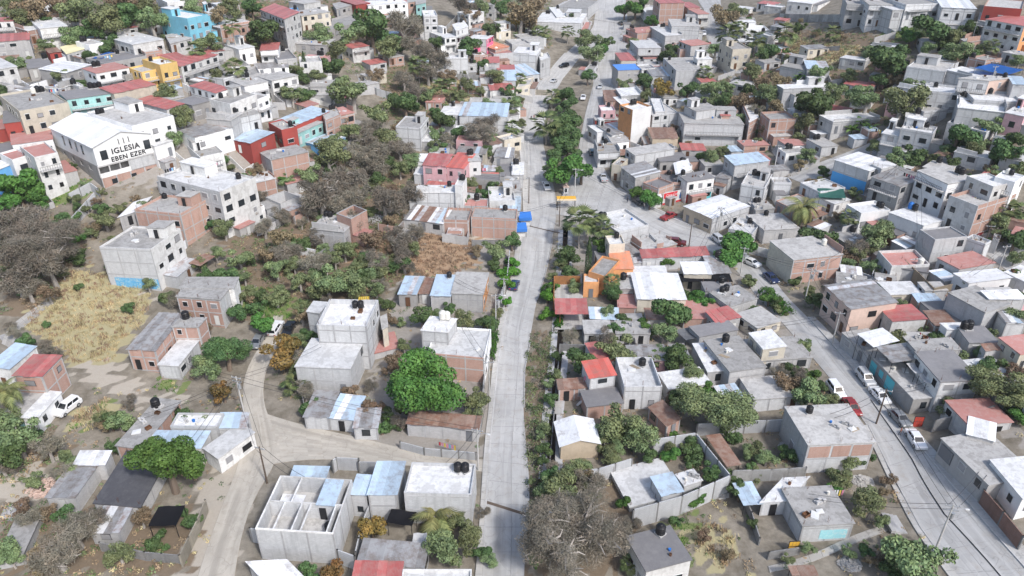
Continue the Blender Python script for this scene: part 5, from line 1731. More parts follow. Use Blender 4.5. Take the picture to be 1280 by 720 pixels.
# ------------------------------------------------------------------ church
def church():
    H = 10.6
    P = at(124, 188, H); ze = P[2]
    a = Vector(on_z(115.5, 184.5, ze)[:2]); b = Vector(on_z(188, 167, ze)[:2]); d = Vector(on_z(61, 159.5, ze)[:2])
    e1 = b - a; e2 = d - a; e2 = e2 - e1.normalized() * e2.dot(e1.normalized()) * .8
    q = [a, b, b + e2, d if False else a + e2]
    cen = sum(q, Vector((0, 0))) / 4; zg = ze - H; base = (cen.x, cen.y, zg)
    root = empty('church', base); FOOT.append([tuple(p) for p in q])
    zb = min(th(p.x, p.y) for p in q) - .8
    z1, z2 = zg + 3.3, zg + 6.1                       # brick base, terrace storey, upper hall
    L, W = e1.length, e2.length
    m = MB(); wins = []
    def side(i, z0, zt, slot, ops): wall_grid(m, q[i], q[(i + 1) % 4], z0, zt, ops, slot, base, .25)
    hr = 2.1
    # upper hall
    ao = [(.09 * L, .09 * L + 1.5, z2 + 1.2, z2 + 3.3), (.84 * L, .84 * L + 1.5, z2 + 1.2, z2 + 3.3)]
    side(0, z2, ze, 0, ao)
    so = [(W * f - .4, W * f + .4, z2 + 1.5, z2 + 3.7) for f in (.28, .42, .56, .72)]
    side(1, z2, ze, 0, []); side(2, z2, ze, 0, []); side(3, z2, ze, 0, [(W - o[1], W - o[0], o[2], o[3]) for o in so])
    ra, rc = (q[0] + q[1]) / 2, (q[2] + q[3]) / 2
    m.face([(*q[0], ze), (*q[1], ze), (*ra, ze + hr)], 0); m.face([(*q[2], ze), (*q[3], ze), (*rc, ze + hr)], 0)
    # terrace storey: recessed front behind a parapet, columns
    nrm = Vector((e1.y, -e1.x)).normalized(); u = e1.normalized(); bk = e2.normalized()
    r0, r1 = q[0] + bk * 1.7, q[1] + bk * 1.7
    wall_grid(m, r0, r1, z1, z2, [(L * f, L * f + 1.8, z1 + .3, z1 + 2.2) for f in (.08, .3)] , 3, base)
    wall_grid(m, q[0] + u * L * .52, q[1], z1, z2 - .002, [(L * .40, L * .40 + 1.4, z1 + .9, z1 + 2.2)], 1, base)
    so2 = [(W * f - .9, W * f + .9, z1 + .9, z1 + 2.2) for f in (.2, .4, .6, .8)]
    side(1, zb, z2, 2, []); side(3, z1, z2, 3, so2); side(2, zb, z2, 1, [])
    # brick base
    bo = [(L * f, L * f + 1.2, zg + 1.4, zg + 2.5) for f in (.16, .50, .78)]
    side(0, zb, z1, 2, bo); side(3, zb, z1, 3, [])
    m.prism([tuple(q[0]), tuple(q[1]), tuple(r1), tuple(r0)], z1 - .15, z1 + .02, 1)
    m.build('wall', [weathered('church_white', (.80, .80, .79), amount=.08), WALLC['lb'][0], WALLC['rb'][0], WALLC['gr'][0]], root, base)
    ln = MB(); ang = math.atan2(e1.y, e1.x)
    for o in ao:
        p = q[0] + u * (o[0] + o[1]) / 2; add_on_wall('window', win_mesh(1.5, 2.1, 'frame_dark'), root, p, ang, o[2], base); put(bpy.data.objects.new('pane', pane_mesh(1.5, 2.1, 'glass')), root.children[-1])
    for o in bo:
        p = q[0] + u * (o[0] + o[1]) / 2; add_on_wall('window', win_mesh(1.2, 1.1, 'frame_dark'), root, p, ang, o[2], base); put(bpy.data.objects.new('pane', pane_mesh(1.2, 1.1, 'glass')), root.children[-1])
    sa = math.atan2(-e2.y, -e2.x)
    for o in so:
        p = q[3] - bk * (W - (o[0] + o[1]) / 2); add_on_wall('window', win_mesh(.8, 2.2, 'frame_dark'), root, p, sa, o[2], base); put(bpy.data.objects.new('pane', pane_mesh(.8, 2.2, 'glass')), root.children[-1])
    for f in (0, .18, .36, .52, .97):
        p = q[0] + u * L * f - nrm * .16; c = MB(); c.box(-.14, .14, -.14, .14, 0, z2 - z1 - .02); add_on_wall('column', c.mesh('column', [M['conc']]), root, p, ang, z1 + .021, base)
    pm = MB(); strip_on_wall(pm, q[0], q[1], .02, L * .52, z1 - .1, z1 + 1.0, .06, .08); pm.build('terrace_parapet', WALLC['wh'][0], root, base)
    bm_ = MB(); strip_on_wall(bm_, q[0], q[1], -.1, L + .1, z2 - .3, z2 + .02, .12, .02); bm_.build('floor_beam', M['conc'], root, base)
    for f in (0, .25, .5, .75, 1):
        c = MB(); strip_on_wall(c, q[0], q[1], max(0, L * f - .16), min(L, L * f + .16), zb, z1 - .11, .05); c.build('pier', M['conc'], root, base)
    st = MB(); strip_on_wall(st, q[0], q[1], .0, L, zb, zg + .7, .3); st.build('stone_plinth', M['concd'], root, base)
    g = inset([tuple(p) for p in q], -.35); ra2 = ((g[0][0] + g[1][0]) / 2, (g[0][1] + g[1][1]) / 2); rc2 = ((g[2][0] + g[3][0]) / 2, (g[2][1] + g[3][1]) / 2)
    wm_ = weathered('church_roof', (.80, .80, .80), (.5, .48, .45), amount=.25, rough=.5)
    for l0, r0_, r1_, l1, zz in ((g[0], ra2, rc2, g[3], (ze - .08, ze + hr, ze + hr, ze - .08)), (ra2, g[1], g[2], rc2, (ze + hr, ze - .08, ze - .08, ze + hr))):
        k = 7
        for i in range(k):
            A_, B_ = Vector(l0), Vector(r0_); D_, C_ = Vector(l1), Vector(r1_)
            f0, f1 = i / k + (.004 if i else 0), (i + 1) / k
            pp = [A_.lerp(D_, f0), B_.lerp(C_, f0), B_.lerp(C_, f1), A_.lerp(D_, f1)]
            s = MB(); s.prism([tuple(p) for p in pp], [z + .04 for z in zz], [z + .1 for z in zz]); s.build('roof_sheet', wm_, root, base)
    def word(txt, uc, z, size, name='lettering'):
        cu = bpy.data.curves.new(name, 'FONT'); cu.body = txt; cu.size = size; cu.extrude = .03; cu.align_x = 'CENTER'; cu.offset = .04; cu.space_character = 1.12
        to = bpy.data.objects.new(name, cu); C.objects.link(to); bpy.context.view_layer.update()
        me = bpy.data.meshes.new_from_object(to); bpy.data.objects.remove(to); me.materials.clear(); me.materials.append(M['metal_dark'])
        o = bpy.data.objects.new(name, me); p = q[0] + u * uc + nrm * .045
        o.rotation_euler = (math.radians(90), 0, ang); o.location = (p.x - base[0], p.y - base[1], z - base[2]); put(o, root)
    word('IGLESIA', L * .52, z2 + 2.0, 1.75); word('EBEN EZER', L * .54, z2 + .28, 1.5)
    for k in (-1, 0, 1):
        c = MB(); c.box(-.09, .09, -.02, .05, 0, 1.35); add_on_wall('facade_slit', c.mesh('facade_slit', [M['metal_dark']]), root, q[0] + u * (L * .52 + k * 1.15) + nrm * .03, ang, z2 + 3.75, base)
    reg(root, 'big white gabled church with black lettering IGLESIA EBEN EZER', 150, 195, 'church')
    landmark(150, 195, 'the white church', root)
church()

# ------------------------------------------------------------------ roofless block house: rooms open to the sky
def roofless():
    T = lambda x, y: (320 + x / 4, 540 + y / 4)
    q, zt = frame_quad(T(-5, 482), T(385, 507), T(465, 237), 5.6); ex, ey = q[1] - q[0], q[3] - q[0]; cen = sum(q, Vector((0, 0))) / 4
    zg = zt - 5.6; base = (cen.x, cen.y, zg); root = empty('house', base); FOOT.append([tuple(p) for p in q]); zb = min(th(p.x, p.y) for p in q) - .5
    loc = lambda u, v: q[0] + ex * u + ey * v
    tx, ty = .17 / ex.length, .17 / ey.length; zf = zt - 2.75
    blk, cap = WALLC['lb'][0], M['conc']
    def bar(name, u0, u1, v0, v1, z0, z1, mt): m = MB(); m.prism([tuple(loc(u0, v0)), tuple(loc(u1, v0)), tuple(loc(u1, v1)), tuple(loc(u0, v1))], z0, z1); m.uv = [(v[0] + v[1], v[2]) for v in m.v]; m.build(name, mt, root, base)
    bar('floor_slab', tx, 1 - tx, ty, 1 - ty, zf - .2, zf, ROOFC['g'][0])
    for u0, u1, v0, v1 in ((0, 1, 0, ty), (0, 1, 1 - ty, 1), (0, tx, ty, 1 - ty), (1 - tx, 1, ty, 1 - ty)):
        bar('wall', u0, u1, v0, v1, zb, zt - .2, blk); bar('ring_beam', u0, u1, v0, v1, zt - .2, zt, WALLC['wh'][0])
    for u0, u1, v0, v1 in ((tx, 1 - tx, .5, .5 + ty), (.45, .45 + tx, ty, .5), (.9, .9 + tx, ty, .5), (.66, .66 + tx, .5 + ty, 1 - ty), (.88, .88 + tx, .5 + ty, 1 - ty)):
        bar('partition', u0, u1, v0, v1, zf, zt - .2, blk); bar('ring_beam', u0, u1, v0, v1, zt - .2, zt - .003, WALLC['wh'][0])
    for u in (.22, .57): bar('tie_beam', u, u + tx, ty, .5, zt - .25, zt - .006, WALLC['wh'][0])
    bar('tie_beam', .3, .3 + tx, .5 + ty, 1 - ty, zt - .25, zt - .006, WALLC['wh'][0])
    bar('hut_roof', .645, .9, .47, .97, zt + .003, zt + .12, ROOFC['ta'][0]); bar('loose_sheet', .08, .4, .56, .8, zf + 1.2, zf + 1.26, ROOFC['tw'][0])
    p = loc(.72, .5); add_on_wall('door', door_mesh(.95, 2.1, 'door_black'), root, p, math.atan2(ex.y, ex.x), zf + .01, base)
    fr = MB()
    for i in (0, 1, 3):
        a, b = q[i], q[(i + 1) % 4]; L = (b - a).length
        for f in (0, .33, .66, 1): strip_on_wall(fr, a, b, max(0, L * f - .12), min(L, L * f + .12), zb, zt - .21, .03)
    fr.build('concrete_frame', M['concd'], root, base)
    px, py = T(230, 370); reg(root, 'roofless pale block house with open partitioned rooms', px, py, 'house', 'houses of the town'); landmark(px, py, 'the roofless block house', root)
    tank(*loc(.84, .3), zf, 'k', 1.0, 'the floor of the roofless house')
roofless()

# ------------------------------------------------------------------ painted advert, shop sign, shrine
def advert():
    a, b = at(828, 256.5), at(856, 250); h = 3.0
    A, B = Vector(a[:2]), Vector(b[:2]); u = (B - A).normalized(); n = Vector((u.y, -u.x)); L = (B - A).length; zg = min(a[2], b[2]) - .3
    base = (A.x, A.y, zg); root = empty('advert_wall', base); root['kind'] = 'thing'; ang = math.atan2(u.y, u.x)
    def pan(name, u0, u1, z0, z1, mt, out):
        m = MB(); strip_on_wall(m, A, B, u0, u1, zg + z0, zg + z1, out, .12 if out == 0 else -.001); m.build(name, mt, root, base)
    pan('wall', 0, L, -.3, 3.6, WALLC['wh'][0], 0); pan('red_band', 0, L, .0, .8, plain('advert_red', (.55, .03, .04), .6), .012); pan('red_panel', .15, L * .62, 2.0, 3.5, bpy.data.materials['advert_red'], .012)
    pan('blue_bottle_base', L * .72, L * .80, 1.2, 2.3, plain('advert_blue', (.05, .12, .30), .5), .012); pan('blue_bottle_neck', L * .74, L * .78, 2.302, 2.9, bpy.data.materials['advert_blue'], .012)
    cu = bpy.data.curves.new('lettering', 'FONT'); cu.body = 'Coca-Cola'; cu.size = L * .125; cu.extrude = .01; cu.align_x = 'CENTER'; cu.shear = .3
    to = bpy.data.objects.new('lettering', cu); C.objects.link(to); bpy.context.view_layer.update()
    me = bpy.data.meshes.new_from_object(to); bpy.data.objects.remove(to); me.materials.clear(); me.materials.append(M['frame_white'])
    o = bpy.data.objects.new('lettering', me); p = A + u * L * .38 + n * .03; o.location = (p.x - base[0], p.y - base[1], 2.5 + .0); o.rotation_euler = (math.radians(90), 0, ang); put(o, root)
    reg(root, 'white shop wall painted with a red drinks advert and red base band', 842, 250, 'advert wall'); landmark(842, 250, 'the red and white advert wall', root)
advert()
def shrine():
    p = at(707, 243); o = empty('shrine', tuple(p), .1); m = MB()
    m.box(-.9, .9, -.8, .8, -.2, .5); m.build('plinth', M['conc'], o); m = MB(); m.box(-.6, .6, -.5, .5, .5, 2.2); m.build('body', WALLC['wh'][0], o)
    m = MB(); m.prism([(-.8, -.65), (.8, -.65), (.8, .65), (-.8, .65)], 2.2, [2.25, 2.25, 2.25, 2.25]); m.prism([(-.8, -.65), (0, -.65), (0, .65), (-.8, .65)], 2.251, [2.26, 3.0, 3.0, 2.26]); m.prism([(0, -.65), (.8, -.65), (.8, .65), (0, .65)], 2.251, [3.0, 2.26, 2.26, 3.0]); m.build('roof', WALLC['pb'][0], o)
    m = MB(); m.box(-.32, .32, -.54, -.505, .8, 1.9); m.build('niche', M['glass'], o); m = MB(); m.box(-.04, .04, -.04, .04, 3.0, 3.7); m.box(-.2, .2, -.03, .03, 3.35, 3.43); m.build('cross', M['frame_white'], o)
    reg(o, 'little white roadside shrine with pitched roof and cross', 707, 240, 'shrine'); landmark(707, 240, 'the roadside shrine', o)
    a = at(708, 247, 3.2); zt = a[2]; b = empty('bus_shelter', (a[0], a[1], th(a[0], a[1])), .03); zz = zt - b.location.z
    m = MB(); m.box(-2.5, 2.5, -1.1, 1.1, zz - .12, zz, 0); m.build('roof', plain('shelter_yellow', (.72, .40, .05), .5), b); m = MB(); m.box(-2.52, 2.52, -1.14, -1.101, zz - .4, zz + .06); m.build('fascia', plain('shelter_fascia', (.75, .62, .42), .6), b)
    for x in (-2.3, 2.3):
        for y in (-.9, .9):
            m = MB(); m.cyl((x, y), .06, -.2, zz - .121, 8); m.build('post', M['metal_dark'], b)
    m = MB(); m.box(-2.4, 2.4, .6, 1.0, .4, .48); m.box(-2.2, -2.1, .62, .98, 0, .4); m.box(2.1, 2.2, .62, .98, 0, .4); m.build('bench', M['conc'], b)
    reg(b, 'yellow flat roofed shelter at the street junction', 708, 248, 'shelter'); landmark(708, 247, 'the yellow shelter', b)
shrine()
def kiosk(px, py, s):
    p = at(px, py); o = empty('market_stall', tuple(p), .1)
    m = MB(); m.box(-1.1, 1.1, -.9, .9, 0, 1.1); m.build('counter', M['frame_white'], o)
    m = MB(); m.prism([(-1.6, -1.4), (1.6, -1.4), (1.6, 1.4), (-1.6, 1.4)], [2.2, 2.2, 2.7, 2.7], [2.26, 2.26, 2.76, 2.76]); m.box(-1.6, 1.6, -1.43, -1.401, 1.5, 2.2); m.build('awning', CLOTH['blue'][0], o)
    for x in (-1.4, 1.4):
        for y in (-1.2, 1.2):
            m = MB(); m.cyl((x, y), .04, 0, 2.2, 6); m.build('post', M['metal_dark'], o)
    reg(o, 'street stall under a bright blue awning', px, py, 'stall', 'blue stalls')
kiosk(656, 280, 1); kiosk(650, 294, 1); landmark(652, 285, 'the blue stalls')

# ------------------------------------------------------------------ cars
CARC = {'white': (.78, .78, .78), 'silver': (.48, .49, .50), 'grey': (.20, .21, .22), 'black': (.015, .015, .018), 'red': (.30, .03, .028), 'dark red': (.13, .014, .016), 'dark blue': (.02, .035, .10), 'teal grey': (.07, .12, .14)}
CM = {}
for k, c in CARC.items():
    t = NT('car_paint_' + k.replace(' ', '_')); CM[k] = t.out(c, .28, .15, .5); t.b.inputs['Coat Weight'].default_value = .5
CG = NT('car_glass').out((.012, .015, .018), .05, 0, .7)
CT = plain('tyre_rubber', (.018, .018, .018), .9); CL = NT('head_lamp').out((.75, .75, .72), .15, 0, .6); CLR = NT('tail_lamp').out((.35, .01, .01), .2, 0, .6)
SHAPE = {  # body side outline (x forward, z up), cabin outline at sill and at roof
 'sedan': ([(-2.2, .45), (-2.22, .72), (-2.1, .9), (-1.35, .97), (.75, .95), (1.9, .82), (2.15, .68), (2.18, .4), (2.0, .25), (-2.05, .25)], (-1.75, 1.15), (-1.0, .35), 1.42, 1.74),
 'suv': ([(-2.2, .5), (-2.25, .85), (-2.2, 1.05), (-1.6, 1.1), (.85, 1.06), (1.95, .98), (2.2, .82), (2.22, .45), (2.05, .3), (-2.1, .3)], (-2.15, 1.15), (-1.95, .35), 1.72, 1.82),
 'pickup': ([(-2.6, .5), (-2.62, .95), (-.55, .97), (.95, 1.02), (2.1, .95), (2.4, .8), (2.42, .45), (2.2, .3), (-2.5, .3)], (-.55, 1.2), (-.4, .5), 1.68, 1.8)}
def car_proto(kind):
    out, sill, roof, zr, wd = SHAPE[kind]; w = wd / 2; P = {}
    m = MB(); n = len(out)
    secs = [(-w, .9), (-w * .93, 1.0), (w * .93, 1.0), (w, .9)]
    cz = .6
    rings = [[(x * (.985 if k in (0, 3) else 1), y, cz + (z - cz) * (f if z > cz else 1)) for x, z in out] for k, (y, f) in enumerate(secs)]
    for a, b in zip(rings, rings[1:]):
        for i in range(n): m.face([a[i], a[(i + 1) % n], b[(i + 1) % n], b[i]])
    m.face(list(reversed(rings[0]))); m.face(rings[-1])
    zs = .94 if kind == 'sedan' else 1.06
    def ring(x0, x1, yy, z): return [(x0, -yy, z), (x1, -yy, z), (x1, yy, z), (x0, yy, z)]
    lo, hi = ring(sill[0], sill[1], w * .9, zs - .08), ring(roof[0], roof[1], w * .74, zr - .04)
    for i in range(4): m.face([lo[i], lo[(i + 1) % 4], hi[(i + 1) % 4], hi[i]])
    top = ring(roof[0] + .08, roof[1] - .08, w * .68, zr)
    for i in range(4): m.face([hi[i], hi[(i + 1) % 4], top[(i + 1) % 4], top[i]])
    m.face(top)
    if kind == 'pickup':
        m.box(-2.5, -.62, -w * .8, w * .8, .971, .975, 0)
    P['body'] = m
    gl = []
    for i in range(4):                                     # four glass panes a little proud of the pillars
        a, b, c, d = (Vector(v) for v in (lo[i], lo[(i + 1) % 4], hi[(i + 1) % 4], hi[i]))
        nn = (b - a).cross(d - a).normalized() * .012
        f = lambda s, t: a.lerp(b, s).lerp(d.lerp(c, s), t) + nn
        g = MB()
        if i in (0, 2):
            for s0, s1 in ((.1, .46), (.5, .88)): g.face([f(s0, .22), f(s1, .22), f(s1, .9), f(s0, .9)])
        else: g.face([f(.06, .14), f(.94, .14), f(.94, .92), f(.06, .92)])
        gl.append(g)
    P['glass'] = gl; P['out'] = (out, w, zs); return P
_cars = {}
def car(kind, col, px, py, fx, fy, look=None):
    if kind not in _cars:
        P = car_proto(kind); out, w, zs = P['out']; E = {}
        E['body'] = P['body'].mesh('body', [CM['white']]); E['glass'] = [g.mesh('window', [CG]) for g in P['glass']]
        t = MB(); pts = 14
        t2 = MB()
        for mm, r, y0, y1 in ((t, .33, -.11, .11), (t2, .19, -.125, .125)):
            a = [(r * math.cos(2 * math.pi * k / pts), y0, r * math.sin(2 * math.pi * k / pts)) for k in range(pts)]; b = [(p[0], y1, p[2]) for p in a]
            for k in range(pts): mm.face([a[k], b[k], b[(k + 1) % pts], a[(k + 1) % pts]])
            mm.face(list(reversed(a))[::-1]); mm.face(list(reversed(b)))
        E['tyre'] = t.mesh('tyre', [CT]); E['rim'] = t2.mesh('rim', [M['metal_grey']])
        h = MB(); h.box(-.03, .03, -.19, .19, -.08, .08); E['head'] = h.mesh('headlight', [CL]); E['tail'] = h.mesh('tail_light', [CLR])
        mi = MB(); mi.box(-.07, .07, -.09, .09, -.06, .06); E['mirror'] = mi.mesh('mirror', [M['metal_dark']])
        E['dims'] = (out, w, zs); _cars[kind] = E
    E = _cars[kind]; out, w, zs = E['dims']
    p, f = at(px, py, .7), at(fx, fy, .7)
    a = math.atan2(f[1] - p[1], f[0] - p[0]); x, y = p[0], p[1]
    o = empty('parked_car' if kind != 'pickup' else 'pickup_truck', (x, y, th(x, y) + .11))
    dx, dy = math.cos(a) * 1.3, math.sin(a) * 1.3
    pitch = math.atan2(th(x + dx, y + dy) - th(x - dx, y - dy), 2.6)
    o.rotation_euler = (0, -pitch, a)
    def part(n, me, loc=(0, 0, 0), parent=o): c = bpy.data.objects.new(n, me); c.location = loc; return put(c, parent)
    b = part('body', E['body']); b.material_slots[0].link = 'OBJECT'; b.material_slots[0].material = CM[col]
    for g in E['glass']: part('window', g)
    for xx in (-1.3, 1.35):
        for yy in (-w + .08, w - .08):
            wh = part('wheel', E['tyre'], (xx, yy, .33)); part('rim', E['rim'], (0, 0, 0), wh)
    x0, x1 = out[1][0], max(v[0] for v in out)
    for yy in (-w * .68, w * .68): part('headlight', E['head'], (x1 - .03, yy, .66)); part('tail_light', E['tail'], (x0 + .02, yy, .72))
    for yy in (-w * .98, w * .98): part('mirror', E['mirror'], (.6, yy, zs))
    wd = {'sedan': 'saloon car', 'suv': 'tall estate car', 'pickup': 'pickup truck'}[kind]
    reg(o, look or f'{col} {wd} parked on the street', px, py, 'car' if kind != 'pickup' else 'pickup truck', 'cars parked along the streets')
    if col in ('red', 'dark red') : landmark(px, py, f'the {col} {wd}', o)
for c in [('suv','black',705,82,694,84),('sedan','silver',692,101,682,103),('pickup','white',729,122,727.5,128),('suv','teal grey',740,190,737.5,180),('pickup','silver',754,222,750,213),('sedan','white',683,232,686,239),
          ('pickup','red',836,270,845,266),('suv','dark red',846,303,857,304),('suv','silver',899,300,907,306),('sedan','white',940,328,949,332),('sedan','dark blue',964,347,971,353),('sedan','dark blue',643,356,646.5,347),
          ('suv','silver',1082,472,1090,482),('sedan','white',1100,494,1108,503),('sedan','grey',1125,522,1134,531),('sedan','white',1145,549,1153,561),('suv','white',1045,488,1053,499),('sedan','red',1065,508,1071,517),
          ('suv','white',84,509,75,516),('suv','white',345,410,350,402),('pickup','black',361,411,365,402),('pickup','red',886,56,886.5,63),('pickup','white',880,41,880.5,48),('suv','dark red',1214,288,1224,293),('suv','black',797,251,805,257),
          ('sedan','black',776,29,771,26),('sedan','silver',926,318,934,323),('sedan','grey',322,426,318,433),('sedan','silver',750,108,747,115),('sedan','grey',1198,283,1206,287)]: car(*c)

# ------------------------------------------------------------------ poles, cables, people, wash lines, stairs, rubble
TOPS = {}
def pole(px, py, h=7.5, arms=1, wood=False, lamp=False, key=None):
    p = at(px, py); o = empty('utility_pole' if arms else 'lamp_post', tuple(p), RNG.uniform(-.4, .4))
    m = MB(); m.tube([(0, 0, -.5), (0, 0, h)], [.15, .09], 8); m.build('shaft', M['wood' if wood else 'pole'], o)
    for k in range(arms):
        m = MB(); m.box(-.9, .9, -.05, .05, h - .35 - k * .7, h - .23 - k * .7); cr = m.build('crossarm', M['metal_grey'], o)
        for x in (-.8, 0, .8):
            i = MB(); i.cyl((x, 0), .045, h - .23 - k * .7, h - .05 - k * .7, 6); i.build('insulator', M['frame_white'], cr)
    if arms > 1 or RNG.random() < .3:
        m = MB(); m.cyl((.32, 0), .24, h - 2.3, h - 1.4, 10); m.build('transformer', M['metal_grey'], o)
    if lamp:
        m = MB(); m.tube([(0, 0, h - .9), (1.2, 0, h - .5), (1.7, 0, h - .5)], [.04, .035, .03], 6); m.build('lamp_arm', M['metal_grey'], o); m = MB(); m.box(1.5, 2.0, -.12, .12, h - .62, h - .5); m.build('lamp_head', M['frame_white'], o)
    q = project((p[0], p[1], p[2] + h / 2)); TOPS[key or (px, py)] = (p[0], p[1], p[2] + h - .3)
    reg(o, ('dark wooden' if wood else 'pale concrete') + (' utility pole with crossarm' if arms == 1 else ' utility pole with two crossarms' if arms else ' lamp post with curved arm'), px, py, 'pole' if arms else 'lamp post', 'utility poles')
POLES = [(718,250,9,1,0,1),(661,255,7.5,1,1,0),(699,283,7,1,1,0),(334,604,7,1,1,0),(306,520,8,2,0,0),(598,588,8,1,0,1),(620,412,8,1,0,1),(1111,248,8.5,1,0,1),(1138,255,8.5,1,0,1),(967,216,8,1,0,1),(1093,312,6,1,0,0),(1168,690,8.5,2,0,1),
         (1006,376,7.5,1,0,1),(746,86,7,1,0,0),(741,118,7,1,0,0),(861,309,6,1,1,0),(897,292,7,1,0,0),(925,345,7,1,0,0),(1245,345,7,1,0,0),(1228,313,6,1,1,0),(736,45,8,1,0,0),(876,60,7,1,0,0),(630,385,7,1,0,0),(1212,60,8,1,0,0),(1235,115,7,1,0,0),(450,120,7,1,0,0),(290,12,8,1,0,0),(1040,430,7,1,0,0),(1095,530,7,1,1,0),(612,500,8,1,0,0),(660,205,7,1,0,0),(300,15,8,1,0,0)]
for a in POLES: pole(a[0], a[1], a[2], a[3], bool(a[4]), bool(a[5]))
def drop(a, px, py, h):
    TOPS[(px, py, h)] = tuple(at(px, py, h)); cable(a, (px, py, h), .5)
def cable(a, b, sag=.7):
    A, B = Vector(TOPS[a]), Vector(TOPS[b]); m = MB(); n = 10
    for off in (-.5, .5):
        t = (B - A).normalized(); s = Vector((t.y, -t.x, 0)) * off
        m.tube([A.lerp(B, k / n) + s + Vector((0, 0, -sag * 4 * k / n * (1 - k / n))) for k in range(n + 1)], .03, 3, 0, False)
    o = m.build('power_cable', M['metal_dark']); mid = (A + B) / 2; q = project(mid)
    reg(o, 'pair of thin dark overhead cables slung between poles', q[0], q[1], 'cable', 'overhead cables')
for a, b in (((612,500),(598,588)),((620,412),(612,500)),((630,385),(620,412)),((1006,376),(1040,430)),((1040,430),(1095,530)),((1095,530),(1168,690)),((718,250),(741,118)),((741,118),(746,86)),((746,86),(736,45)),((306,520),(334,604)),((661,255),(660,205)),((1111,248),(1138,255)),((897,292),(925,345)),((925,345),(1006,376)),((306,520),(598,588)),((967,216),(1111,248)),((1138,255),(1228,313)),((1228,313),(1245,345)),((1006,376),(1093,312)),((718,250),(861,309)),((861,309),(897,292)),((699,283),(718,250)),((1212,60),(1235,115)),((290,12),(450,120)),((660,205),(741,118)),((876,60),(736,45))): cable(a, b)
for d in (((306,520),232,450,5),((306,520),400,432,6),((306,520),180,520,3.5),((306,520),210,590,3),((334,604),380,600,5),((612,500),575,400,5.5),((598,588),560,580,5),((620,412),570,350,4),((1040,430),1100,365,5.5),((1040,430),930,410,4.5),((1095,530),1040,520,5.5),((1095,530),1160,480,3.5),((1168,690),1010,620,3.5),((1168,690),1230,590,3.5),((718,250),655,235,5),((718,250),800,225,5),((699,283),620,270,4.5),((699,283),780,290,4),((897,292),960,310,5),((897,292),860,340,3),((925,345),1000,330,5.5),((1111,248),1060,255,4),((1138,255),1200,240,8),((1138,255),1150,310,4.5),((1245,345),1210,345,4),((967,216),900,190,5.5),((967,216),935,200,5),((1006,376),1060,360,5.5),((661,255),600,220,5),((741,118),790,120,5),((746,86),800,60,5)): drop(*d)

def person(px, py, rz, shirt, trousers, look):
    p = at(px, py); o = empty('person', (p[0], p[1], p[2] + .1), rz)
    J = [(0,0,.98,.15),(0,0,1.2,.14),(0,.01,1.42,.17),(0,.0,1.52,.06),(0,-.01,1.60,.085),(0,-.01,1.70,.10),(0,-.01,1.76,.07),
         (.1,0,.92,.10),(.12,-.10,.5,.07),(.12,-.06,.09,.05),(.12,-.2,.05,.045),(-.1,0,.92,.10),(-.12,.12,.5,.07),(-.12,.2,.1,.05),(-.12,.07,.05,.045),
         (.21,0,1.42,.065),(.27,.03,1.14,.05),(.27,-.06,.9,.04),(.27,-.09,.8,.045),(-.21,0,1.42,.065),(-.27,-.03,1.14,.05),(-.27,-.1,.9,.04),(-.27,-.13,.8,.045)]
    E = [(0,1),(1,2),(2,3),(3,4),(4,5),(5,6),(0,7),(7,8),(8,9),(9,10),(0,11),(11,12),(12,13),(13,14),(2,15),(15,16),(16,17),(17,18),(2,19),(19,20),(20,21),(21,22)]
    m = MB()
    for i, j in E: m.tube([J[i][:3], J[j][:3]], [J[i][3], J[j][3]], 7)
    bmx = bpy.data.meshes.new('body'); bmx.from_pydata([j[:3] for j in J], E, [])
    ob = bpy.data.objects.new('body', bmx); C.objects.link(ob); md = ob.modifiers.new('skin', 'SKIN')
    for v, j in zip(bmx.skin_vertices[0].data, J): v.radius = (j[3] * .8, j[3] * .8)
    bmx.skin_vertices[0].data[0].use_root = True
    s = ob.modifiers.new('sub', 'SUBSURF'); s.levels = s.render_levels = 1
    bpy.context.view_layer.update(); me = bpy.data.meshes.new_from_object(ob.evaluated_get(bpy.context.evaluated_depsgraph_get())); bpy.data.objects.remove(ob)
    me.materials.clear(); skin = bpy.data.materials.get('skin') or plain('skin', (.32, .17, .11), .6)
    for mt in (skin, plain('shirt', shirt, .9), plain('trousers', trousers, .9), bpy.data.materials.get('hair') or plain('hair', (.012, .01, .01), .7)): me.materials.append(mt)
    for pg in me.polygons:
        z = pg.center.z; ax = abs(pg.center.x)
        pg.material_index = 3 if z > 1.7 or z < .1 else 0 if z > 1.5 or (ax > .2 and z < 1.2) else 1 if z > .95 else 2
        pg.use_smooth = True
    put(bpy.data.objects.new('body', me), o); reg(o, look, px, py, 'person', 'people on the street')
person(664, 151, .4, (.03, .03, .05), (.02, .02, .03), 'person in dark clothes walking up the street'); person(667.5, 150, .3, (.25, .05, .05), (.03, .04, .08), 'person in a red shirt walking up the street')
person(784, 254, 2.4, (.05, .06, .08), (.02, .03, .06), 'person in dark clothes crossing the junction'); person(805, 262, 1.0, (.5, .5, .5), (.05, .05, .07), 'person in a pale shirt beside the street tree'); person(1124, 545, .8, (.35, .12, .08), (.04, .04, .05), 'person in a rust shirt beside the white car')

